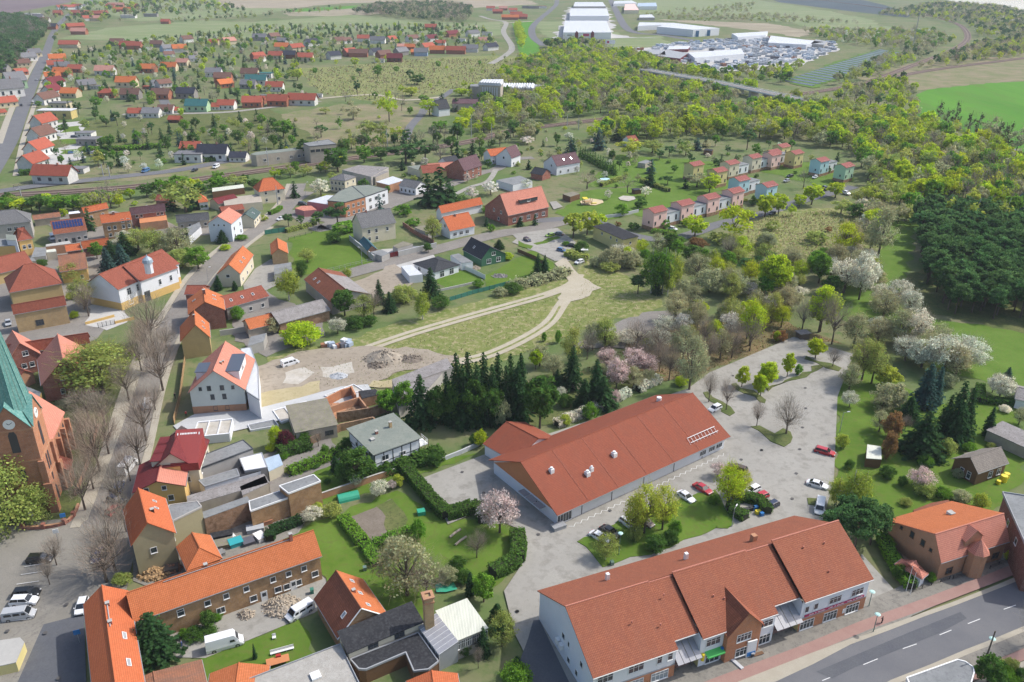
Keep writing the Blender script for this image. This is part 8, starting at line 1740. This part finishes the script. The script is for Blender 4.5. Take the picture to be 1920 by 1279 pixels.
Z('beyond the white warehouse', '1150,36 1420,6 1400,28 1230,34', 24, 'OEBo', 7, 11); Z('in the scattered far scrub', '300,40 400,34 640,16 640,22 400,42 320,46', 22, 'OEBP', 6, 10)
# the largest few hundred of each kind stand singly, the rest of the woods is one mass
WOOD.sort(); cnt = {}
for o in bpy.data.objects:
 if o.parent is None and 'label' in o: k = o.name.split('.')[0]; cnt[k] = cnt.get(k, 0)+1
mass = {}
for d, x, y, h, w, c, place in WOOD:
 k, col, desc = CODE[c]; nm = TREENAME[k]
 if cnt.get(nm, 0) < 290 and d < 1500:
  cnt[nm] = cnt.get(nm, 0)+1; tree(k, (x, y), h, w, col, '%s %s' % (desc, place), plural(desc)+' '+place, var=.16)
 else: mass.setdefault('far_woodland' if d > 520 else 'woodland', []).append((x, y, h, w, k, col))
for k, v in mass.items(): far_wood(k, v, 'distant mixed trees of the woods and gardens')
# --- rough grass, tufts and litter
tufts('dry_grass_tufts', pts('F', '560,690 760,640 1000,560 1110,500 1230,570 1140,600 1010,655 900,690 720,735 600,725'), 7000, .13, [(.3, .29, .13), (.26, .28, .1), (.2, .25, .07), (.36, .32, .18)], .45, 'tufts of dry and green grass on the waste ground', near_obst)
tufts('scrub_tufts', pts('F', '1360,480 1400,410 1560,395 1640,430 1600,500 1480,510'), 5000, .3, [(.4, .34, .2), (.22, .24, .09), (.34, .27, .18)], .7, 'tall dead grass and scrub on the slope', near_obst)
tufts('meadow_tufts', pts('F', '560,135 760,112 1040,110 1040,135 900,165 700,190 600,175'), 5000, .9, [(.34, .31, .18), (.22, .24, .1), (.28, .22, .15)], 1.2, 'tall dead grass on the far meadow', near_obst)
tufts('woodland_litter', pts('F', '1180,650 1290,600 1460,600 1580,645 1488,632 1320,700 1250,715 1080,700'), 6000, .25, [(.26, .17, .09), (.2, .14, .08), (.16, .18, .06)], .3, 'dead leaves and low growth under the leafless trees')
# ================================================================ cars, people, small things
plain('yard_teal', (.03, .35, .38), .6)
plain('yard_green', (.03, .33, .2), .6)
plain('drain_iron', (.09, .085, .08), .7)
ground('firewood', (.42, .36, .28), (.55, .48, .38), (.28, .2, .14), 3, 9)
m = bpy.data.materials.new('haze_air'); m.use_nodes = True; nt = m.node_tree; nt.nodes.clear(); o_ = nt.nodes.new('ShaderNodeOutputMaterial'); v_ = nt.nodes.new('ShaderNodeVolumePrincipled')
v_.inputs['Color'].default_value = (.82, .88, 1, 1); v_.inputs['Density'].default_value = .00009; nt.links.new(v_.outputs[0], o_.inputs['Volume']); MATS['haze_air'] = m
plain('skin_tone', (.5, .3, .22), .6); plain('hair_dark', (.04, .03, .02), .8); plain('cloth_dark', (.02, .022, .03), .9); plain('cloth_red', (.4, .03, .02), .9); plain('cloth_blue', (.05, .1, .25), .9)
def CARS(t, group, s):
 for q in s.strip().split('\n'):
  k, c, f, r, lab = q.split(None, 4); car(k, t, tuple(map(float, f.split(','))), tuple(map(float, r.split(','))), c, lab, group)
for k in ('hatch', 'sedan', 'estate', 'suv', 'van', 'boxvan'): CARP[k] = carproto(k)
USED = set()
def car(kind, t, a, b, col, label, group='parked cars'):
 A = at(t, *a); B = at(t, *b); c = (A+B)/2; d = A-B
 o = CARP[kind] if kind not in USED else copy_tree(CARP[kind]); USED.add(kind)
 o.location = (c.x, c.y, .03 if depth(c) < 400 else .3); o.rotation_euler = (0, 0, math.atan2(-d.y, -d.x)); o.name = 'van' if 'van' in kind else 'parked_car'
 for ch in o.children: ch.color = CARCOL[col]
 return tag(o, label, 'van' if 'van' in kind else 'car', group)
CARS('22', 'cars parked between the halls', '''sedan white 1298,1168 1203,1100 white car with a black soft top parked on the grass edge
sedan red 1425,1108 1318,1045 dark red saloon parked beside the yellowish tree
hatch white 1682,1108 1775,1064 white hatchback parked behind the bin hedge
hatch red 1740,1152 1828,1118 bright red hatchback between the white and blue cars
hatch darkblue 1822,1222 1902,1180 dark blue hatchback beside the waste bin court
suv brown 1590,925 1650,945 brown car half hidden by the yellow tree
hatch white 1428,512 1490,482 white hatchback at the far corner of the market hall''')
CARS('32', 'cars parked between the halls', '''suv white 896,198 788,118 white estate car parked under the yellow tree
sedan black 748,240 664,185 black saloon beside the half hidden white car
sedan white 672,275 588,228 white saloon at the tip of the green island
hatch brown 985,160 930,125 small dark car under the yellow tree''')
CARS('23', 'cars in the far car park', '''estate red 538,826 430,795 dark red estate car alone at the edge of the car park
sedan white 470,1060 388,1035 white saloon under the birch at the car park edge''')
CARS('33', 'cars in the far car park', 'van white 440,75 452,0 white van behind the shop building')
CARS('30', 'cars on the church square', '''suv black 372,408 210,415 black people carrier alone in the upper bay
suv black 280,650 108,665 black car, first of the lower three
suv white 270,710 90,720 white car in the middle of the lower three
van silver 255,800 35,830 silver van nearest the yellow kiosk wall
hatch blue 690,440 735,340 blue car under the bare trees by the street
hatch white 575,805 610,700 white car squeezed beside the orange roofed corner house''')
CARS('30', 'vans in the courtyard', 'boxvan white 1740,990 1505,1055 white camper van on the brick yard')
CARS('31', 'vans in the courtyard', 'van white 240,838 395,745 small white van beside the firewood heap')
CARS('20', 'cars along the church street', '''boxvan white 960,880 890,965 white box van in front of the wine red inn
van white 1075,425 1060,505 white van with red stripe under the bare trees
suv blue 868,1040 850,1095 blue car in front of the orange gabled house
hatch darkblue 870,1165 812,1150 dark blue car parked across the pavement
hatch red 850,1215 815,1240 red car beside the orange roofed corner''')
CARS('21', 'vans on the building site', 'van white 312,150 180,190 white van with green side panel on the building site')
CARS('12', 'cars on the parking bays', '''hatch darkblue 138,522 82,492 dark blue car on the upper parking bay
hatch green 245,480 300,470 bright green small car on the parking bay
suv grey 298,462 362,470 grey car beside the green small car
hatch lightblue 388,590 328,575 light blue car on the lower parking bay
sedan black 452,552 405,548 black car beside the round budding tree
hatch white 448,680 520,656 white car standing on the sand by the thicket
hatch white 1188,435 1128,420 white car before the pink terrace
hatch black 1845,325 1898,308 black car under the round lime trees''')
CARS('11', 'cars at the road junction', '''hatch white 160,362 200,350 white car at the hedge corner
suv black 365,252 312,245 black car behind the pink kiosk''')
CARS('10', 'cars in the old town', '''sedan silver 65,1140 60,1075 silver car beside the ochre brick building
hatch white 1530,242 1555,262 white car next to the white cottage
van white 385,510 380,475 white van beside the solar roof house''')
CARS('13', 'cars at the row houses', '''hatch white 385,68 440,48 white car at the blue terrace
hatch black 205,55 260,45 black car at the lane bend
hatch silver 185,90 232,78 silver car in the driveway
suv white 662,182 615,165 white car at the lane end
suv black 505,155 470,125 black car beside the trees at the lane end''')
CARS('00', 'cars on the far streets', '''van lightblue 1025,1250 1075,1232 light blue van on the railway road
hatch black 1390,1240 1415,1232 dark car on the railway road
van white 1535,1222 1580,1200 white van on the railway road
hatch white 245,750 240,730 white car driving down the long street
hatch black 150,775 158,755 black car at the kerb of the long street
hatch silver 260,590 266,572 silver car far up the long street
hatch black 585,975 545,972 black car in the terrace court
hatch darkblue 555,992 515,995 dark blue car in the terrace court
hatch lightblue 545,1105 492,1112 light blue car in the lower terrace court''')
CARS('03', 'cars on the far streets', 'hatch white 1572,1045 1628,1060 white car on the embankment road beside the field')
for o in [o for o in bpy.data.objects if o.get('label') == 'white van with green side panel on the building site']:
 g = G(); g.box(-.9, .7, -1.06, -1.02, .6, 1.5); g.obj('green_panel', 'awning_green', o)
# people: one skinned body each
def person(t, x, y, top, legs, lab, ang=0, step=.2):
 p = at(t, x, y); me = bpy.data.meshes.new('body'); V = [(0, 0, .95), (0, 0, 1.2), (0, 0, 1.42), (0, 0, 1.52), (0, .02, 1.66), (-.1, 0, .9), (-.11, step, .5), (-.11, step*.7, .07), (-.11, step*.7+.16, .04), (.1, 0, .9), (.11, -step*.5, .5), (.11, -step, .08), (.11, -step+.16, .04), (-.2, 0, 1.38), (-.27, -.06, 1.1), (-.26, .08, .86), (.2, 0, 1.38), (.27, .1, 1.1), (.25, .22, .9)]
 Ed = [(0, 1), (1, 2), (2, 3), (3, 4), (0, 5), (5, 6), (6, 7), (7, 8), (0, 9), (9, 10), (10, 11), (11, 12), (2, 13), (13, 14), (14, 15), (2, 16), (16, 17), (17, 18)]
 R_ = [.13, .13, .14, .06, .105, .1, .075, .05, .045, .1, .075, .05, .045, .065, .05, .035, .065, .05, .035]
 me.from_pydata(V, Ed, []); o = bpy.data.objects.new('person', me); COL.objects.link(o); m = o.modifiers.new('s', 'SKIN');
 if not me.skin_vertices:
  import bmesh; b_ = bmesh.new(); b_.from_mesh(me); b_.verts.layers.skin.verify(); b_.to_mesh(me); b_.free()
 for i, r_ in enumerate(R_): me.skin_vertices[0].data[i].radius = (r_, r_)
 me.skin_vertices[0].data[0].use_root = True; o.modifiers.new('d', 'SUBSURF').levels = 1
 dg = bpy.context.evaluated_depsgraph_get(); n = bpy.data.meshes.new_from_object(o.evaluated_get(dg)); bpy.data.objects.remove(o)
 n.name = 'person'
 for mm in ('skin_tone', top, legs): n.materials.append(MATS[mm])
 for f in n.polygons: z = f.center.z; f.material_index = 0 if (z > 1.48 or (abs(f.center.x) > .2 and z < .95)) else (1 if z > .93 else 2); f.use_smooth = True
 o = link('person', n, None, p, ang); tag(o, lab, 'person'); g = G(); g.cyl((0, .0, 1.66), .11, .1, 8, .06); g.obj('hair', 'hair_dark', o); return o
person('20', 1263, 412, 'cloth_dark', 'cloth_dark', 'person in dark clothes walking by the wooden site fence'); person('20', 1343, 543, 'cloth_red', 'cloth_dark', 'person in red jacket beside the apartment house corner', .6)
person('33', 893, 862, 'cloth_dark', 'cloth_dark', 'person in black standing by the disc street lamp', 1.2, .1); person('30', 1312, 1030, 'cloth_blue', 'cloth_blue', 'person in blue overalls standing on the brick yard', 2, .1)
# lamps, poles, signs
lamp('33', 832, 925, 4.2, 'disc', 'green street lamp with flat disc head at the driveway corner', 'disc street lamps'); lamp('F', 1840, 1258, 7.0, 'disc', 'street lamp with pale green disc beside the leaning wooden pole', 'disc street lamps'); lamp('33', 800, 740, 3.6, 'disc', 'short dark lamp at the shop building corner')
lamp('11', 765, 682, 6.6, 'arm', 'grey street lamp with white arm head on the lawn street', face=2.6); lamp('32', 768, 372, 5.5, 'disc', 'white headed lamp on the green island'); lamp('23', 592, 655, 5.5, 'arm', 'thin green lamp beside the car park', face=0); lamp('32', 1582, 165, 4.5, 'arm', 'lamp post beside the waste bin court', face=1)
lamp('10', 1500, 800, 5, 'arm', 'street lamp at the church street bend', face=.5); lamp('11', 360, 175, 6, 'arm', 'street lamp behind the junction garden', face=0)
post('F', 1839, 1262, 9.0, 'weathered wooden telegraph pole beside the disc lamp', 'telegraph_pole'); post('33', 1068, 632, 6.0, 'white flagpole at the hedge corner, taller of the two', 'flagpole', 'white_paint', .05); post('33', 1097, 657, 5.4, 'white flagpole at the hedge corner, shorter of the two', 'flagpole', 'white_paint', .05)
post('32', 670, 410, 2.6, 'slim sign post on the green island', 'sign_post', 'gutter_metal', .05)
for t, x, y, m1, lab in (('30', 575, 1000, 'sign_blue', 'blue parking sign on a post beside the corner house'), ('30', 470, 150, 'sign_blue', 'blue and white sign at the churchyard corner'), ('33', 668, 252, 'white_paint', 'white sign under the pines by the shop building'), ('30', 245, 140, 'white_paint', 'white notice board on the churchyard lawn'), ('30', 420, 265, 'white_paint', 'white round lamp sign on the cobbled square')):
 kit(at(t, x, y), .4, [('post', 'gutter_metal', [(-.04, .04, -.04, .04, 0, 2.0)]), ('board', m1, [(-.5, .5, -.06, .06, 2.001, 2.9)])], 'sign', lab, 'sign')
kit(at('32', 1712, 1098), .35, [('panel', 'white_paint', [(-.9, .9, -.12, .12, .2, 3.6)]), ('base', 'dark_metal', [(-.95, .95, -.16, .16, 0, .198)]), ('lower_panel', 'sign_blue', [(-.8, .8, -.15, -.121, .4, 1.3)])], 'advertising_pylon', 'white advertising pylon before the brick gable', 'sign')
kit(at('32', 1608, 1150), -1.0, [('bench_block', 'concrete_light', [(-1.5, 1.5, -.3, .3, 0, .5)])], 'concrete_bench', 'long pale concrete bench on the shop forecourt', 'bench'); kit(at('32', 1765, 1090), .35, [('seat', 'wood_brown', [(-1.1, 1.1, -.3, .3, .38, .46)]), ('leg', 'concrete_light', [(-1.1, -.8, -.3, .3, 0, .379)]), ('leg', 'concrete_light', [(.8, 1.1, -.3, .3, 0, .379)])], 'bench', 'bench with brown seat beside the advertising pylon', 'bench')
kit(at('32', 1728, 1100), 0, [('bin', 'dark_metal', [(-.25, .25, -.25, .25, 0, .9)]), ('rim', 'gutter_metal', [(-.28, .28, -.28, .28, .902, 1.0)])], 'waste_bin', 'dark square waste bin by the advertising pylon', 'bin')
def wheelie(t, x, y, m, lab, w=.6):
 kit(at(t, x, y), .3, [('bin', m, [(-w/2, w/2, -.35, .35, .08, 1.0)]), ('lid', m, [(-w/2-.03, w/2+.03, -.4, .38, 1.002, 1.08)]), ('wheel', 'tyre', [(-w/2, -w/2+.08, .3, .45, 0, .18)]), ('wheel', 'tyre', [(w/2-.08, w/2, .3, .45, 0, .18)])], 'waste_bin', lab, 'bin', 'waste bins')
for x, y, m, lab, w in ((1655, 1245, 'plastic_black', 'black waste container at the hedge end of the bin court', 1.3), (1690, 1232, 'plastic_black', 'black waste container in the middle of the bin court', 1.3), (1722, 1222, 'plastic_black', 'black waste container beside the blue one', 1.3), (1748, 1218, 'sign_blue', 'blue paper container in the bin court', 1.2), (1768, 1248, 'sign_yellow', 'yellow recycling container in the bin court', 1.1), (1795, 1262, 'sign_blue', 'small blue bin at the front of the bin court', .7)): wheelie('22', x, y, m, lab, w)
wheelie('32', 718, 440, 'lamp_green', 'green bin at the edge of the green island'); wheelie('30', 1655, 1230, 'sheet_green', 'green bin on the courtyard lawn'); wheelie('31', 785, 480, 'lamp_green', 'dark bin beside the long hedge block'); wheelie('31', 405, 640, 'sheet_green', 'green barrow box beside the firewood')
for x, y, h, lab in ((1732, 1030, 1.0, 'small yellow barrel beside the cabin'), (1768, 1010, 1.6, 'tall yellow tank beside the cabin'), (1790, 985, 1.3, 'yellow tank behind the tall one')): g = G(); g.cyl((0, 0, 0), .55*h/1.2, h, 12); tag(g.obj('barrel', 'sign_yellow', None, at('23', x, y)), lab, 'barrel')
# heaps and stores
heap('heap of split firewood beside the white van', '31', 190, 740, 3.6, 1.3, 'firewood', 'firewood_heap', n=260, s=.5); heap('small heap of split firewood by the white door', '30', 1775, 800, 1.6, .9, 'firewood', 'firewood_heap', n=110, s=.4); heap('scrap wood heap behind the orange roof', '30', 1110, 500, 3.0, 1.0, 'board_raw', 'scrap_heap', n=160, s=.7); heap('heap of building scrap beside the small hipped house', '30', 1240, 470, 1.8, .9, 'yard_rust', 'scrap_heap', n=90, s=.6)
heap('large weedy earth mound on the building site', '21', 920, 130, 6.2, 2.4, 'dirt', 'earth_mound', n=60, s=.6); heap('dark earth heap in front of the weedy mound', '21', 870, 178, 3.4, 1.0, 'soil', 'earth_mound', n=70, s=.5); heap('long dark earth bank beside the mound', '21', 1120, 135, 4.2, .8, 'soil', 'earth_mound', n=50, s=.5); heap('low blue grey gravel heap on the building site', '21', 595, 255, 3.2, .8, 'yard_grey', 'gravel_heap', n=50, s=.3)
heap('scattered stones of the garden pond bed', '11', 1755, 760, 3, .5, 'eternit', 'stone_bed', n=80, s=.5); heap('firewood stack beside the garage wall', '11', 1580, 705, 2.0, 1.0, 'firewood', 'firewood_heap', n=80, s=.4)
for i, (x, y, m) in enumerate(((490, 40, 'yard_rust'), (520, 35, 'yard_white'), (545, 40, 'yard_blue'), (575, 50, 'yard_white'), (600, 45, 'yard_rust'), (625, 45, 'yard_dark'), (650, 38, 'yard_blue'), (675, 35, 'yard_blue'), (635, 15, 'yard_white'), (665, 12, 'yard_blue'))):
 g = G(); g.box(-.9, .9, -.7, .7, .12, 1.1+.2*(i % 3)); o = g.obj('pallet', m, None, at('21', x, y), ); o.rotation_euler = (0, 0, .3+.1*i); tag(o, ['rust coloured', 'white wrapped', 'blue grey', 'dark'][('yard_rust', 'yard_white', 'yard_blue', 'yard_dark').index(m)]+' pallet of bricks at the edge of the building site', 'pallet', 'pallets on the building site'); g = G(); g.box(-.95, .95, -.75, .75, 0, .118); g.obj('wooden_base', 'wood_post', o)
for i, (x, y, w, d, h, m, lab) in enumerate(((1600, 300, 4, 2.2, .9, 'old_felt', 'grey tarpaulin covered stack in the junk yard'), (1700, 290, 2.4, 2, 1.0, 'yard_teal', 'turquoise sheet over boxes in the junk yard'), (1660, 235, 1.2, 1.8, .5, 'white_paint', 'white plastic frame lying in the junk yard'), (1600, 240, 4, 1.6, 1.0, 'felt_dark', 'black covered stack in the junk yard'), (1790, 280, 2, 2, .8, 'yard_dark', 'dark crates in the junk yard'),
  (1875, 250, 1.6, 2.4, 1.0, 'white_paint', 'white framed trailer in the junk yard'), (1840, 190, 3.2, 1.8, 1.0, 'yard_grey', 'grey junk pile by the brick firewall'), (1900, 145, 3.2, 1.4, 1.0, 'yard_rust', 'brown rack under the ochre wall'), (1560, 380, 3, 1.4, .8, 'felt_grey', 'low grey box behind the orange roof'), (1240, 480, 2.2, 1.6, 1.0, 'wood_post', 'wooden bench of scrap behind the orange roof'))):
 kit(at('30', x, y), .35+.2*(i % 3), [('box', m, [(-w/2, w/2, -d/2, d/2, 0, h)]), ('cover', m, [(-w/2-.1, w/2+.1, -d/2-.1, d/2+.1, h+.002, h+.08)])], 'stored_pile', lab, 'pile')
# garden and play things
g = G(); g.cyl((-2.2, 0, .0), 1.3, 4.4, 16, ax=(1, 0, 0)); o = g.obj('garden_tunnel', 'yard_green', None, at('21', 665, 1130)); o.rotation_euler = (0, 0, .42); tag(o, 'green half round garden tunnel by the ochre wall', 'tunnel')
kit(at('21', 1190, 1245), .3, [('cover', 'yard_green', [(-.8, .8, -.7, .7, 0, 1.0)])], 'garden_cover', 'green covered box in the hedged garden', 'cover'); S('green_netting', 'yard_green', '31', '1290,590 1400,530 1450,620 1370,640 1300,640', z=.35)
kit(at('31', 190, 1065), .38, [('seat', 'white_paint', [(-1.9, 1.9, -.25, .2, .4, .47)]), ('backrest', 'white_paint', [(-1.9, 1.9, .201, .26, .5, .95)])]+[('leg', 'white_paint', [(x, x+.08, -.2, .2, 0, .399)]) for x in (-1.8, -.6, .6, 1.7)], 'garden_bench', 'long white garden bench on the courtyard lawn', 'bench')
kit(at('31', 132, 968), .3, [('seat', 'white_paint', [(-.3, .3, -.3, .3, .4, .46)]), ('backrest', 'white_paint', [(-.3, .3, .25, .3, .461, .95)])]+[('leg', 'white_paint', [(x, x+.06, y, y+.06, 0, .399)]) for x in (-.28, .22) for y in (-.28, .22)], 'garden_chair', 'white garden chair on the courtyard lawn', 'chair')
kit(at('31', 160, 1145), .38, [('table_top', 'plaster_orange', [(-1.8, 1.8, -.8, .8, .7, .78)])]+[('leg', 'wood_brown', [(x, x+.1, y, y+.1, 0, .699)]) for x in (-1.7, 1.6) for y in (-.7, .6)], 'garden_table', 'orange garden table beside the gravel roof garage', 'table'); kit(at('31', 165, 1118)+Vector((0, 0, .782)), .3, [('box', 'cloth_red', [(-.4, .4, -.25, .25, 0, .3)])], 'red_box', 'red box lying on the orange table', 'box')
for x, y, a, lab in ((1435, 215, .9, 'split log bench on the small lawn, nearer the hedge'), (1475, 270, .9, 'curved log bench on the small lawn, nearer the path')): g = G(); g.tube((-1.6, 0, .3), (0, .1, .34), .24, 8); g.tube((0, .1, .34), (1.6, 0, .3), .24, 8); o = g.obj('log_bench', 'firewood', None, at('31', x, y)); o.rotation_euler = (0, 0, a); tag(o, lab, 'bench')
S('play_sand', 'play_sand', '12', '490,225 560,205 650,215 660,235 600,255 500,250'); S('play_sand', 'dirt_pale', '12', '765,200 800,185 880,190 890,210 840,225 780,215'); S('play_sand', 'paving', '12', '270,230 320,225 365,265 300,285')
r_ = kit(at('12', 540, 245), .2, [('platform', 'board_raw', [(-2, 2, -1.6, 1.6, 1.4, 1.6)])]+[('post', 'board_raw', [(x, x+.2, y, y+.2, 0, 3.0)]) for x in (-2, 1.8) for y in (-1.6, 1.4)]+[('roof', 'sign_yellow', [(-2.1, .1, -1.7, 1.7, 3.002, 3.2)]), ('slide', 'sign_yellow', [(2.001, 4.6, -.5, .5, .5, .7)])], 'climbing_frame', 'wooden climbing frame with yellow roof on the play sand', 'climbing frame')
kit(at('12', 895, 165), .4, [('wall', 'wood_brown', [(-1.8, 1.8, -1.4, 1.4, 0, 2)]), ('roof', 'tile_dark', [(-2.1, 2.1, -1.7, 1.7, 2.002, 2.3)])], 'play_house', 'small dark play house on the lawn', 'play house'); g = G(); g.cyl((0, 0, 0), 2.6, .9, 18); tag(g.obj('paddling_pool', 'plaster_blue', None, at('12', 668, 72)), 'round light blue garden pool among the hedges', 'pool')
kit(at('12', 518, 605), .1, [('pole', 'white_paint', [(-.04, .04, -.04, .04, 0, 2.2)]), ('canopy', 'white_paint', [(-1.4, 1.4, -1.4, 1.4, 2.202, 2.3)])], 'parasol', 'white parasol behind the yellow building', 'parasol')
kit(at('F', 1504, 634), .3, [('wall', 'wood_post', [(-1.6, 1.6, -1.2, 1.2, 0, 1.9)]), ('roof', 'eternit', [(-1.9, 1.9, -1.5, 1.5, 1.902, 2.1)])], 'trolley_shelter', 'small hut with grey roof at the far end of the car park', 'hut')
for i, (t, x, y) in enumerate((('22', 705, 1228), ('22', 1650, 860), ('22', 1795, 792), ('22', 1590, 255), ('23', 30, 792), ('23', 305, 785), ('23', 325, 628), ('23', 348, 490), ('23', 345, 343), ('23', 250, 1142), ('23', 280, 960), ('21', 1640, 1100), ('21', 1485, 950), ('32', 190, 225), ('32', 632, 183), ('31', 1880, 780), ('32', 38, 782), ('30', 482, 730), ('30', 57, 922), ('30', 425, 1262), ('30', 330, 935))):
 g = G(); g.cyl((0, 0, .03), .36, .012, 14); g.cyl((0, 0, .0421), .24, .006, 10); tag(g.obj('drain_cover', 'drain_iron', None, at(t, x, y)+Vector((0, 0, LAY[0]-.03))), 'dark round drain cover in the paving', 'drain cover', 'drain covers')
# ---------------------------------------------------------------- air
g = G(); g.box(-6500, 6500, -400, 8500, -1, CAMZ+6); hz = g.obj('haze', 'haze_air'); tag(hz, kind='stuff', label='thin spring haze over the town')
# ---------------------------------------------------------------- look-alikes: say which one it is
ORD = 'first second third fourth fifth sixth seventh eighth ninth tenth'.split()
dup = {}
for o in bpy.data.objects:
 if o.parent is None and 'label' in o and 'kind' not in o: dup.setdefault(o['label'], []).append(o)
for lab, os_ in dup.items():
 n = len(os_)
 if n < 2 or n > 40: continue
 def picx(o): p = o.location-Vector((0, 0, CAMZ)); return p.dot(cR)/p.dot(cF)
 for i, o in enumerate(sorted(os_, key=picx)):
  w = 'leftmost' if i == 0 else ('rightmost' if i == n-1 else (ORD[i] if i < 10 else '%dth' % (i+1))+' from the left'); o['label'] = (lab+', '+w+' of the '+('two three four five six seven eight nine ten'.split()+[str(k) for k in range(11, 50)])[n-2]) if len((lab+w).split()) < 13 else (lab+', '+w if len((lab+' '+w).split()) < 17 else lab)
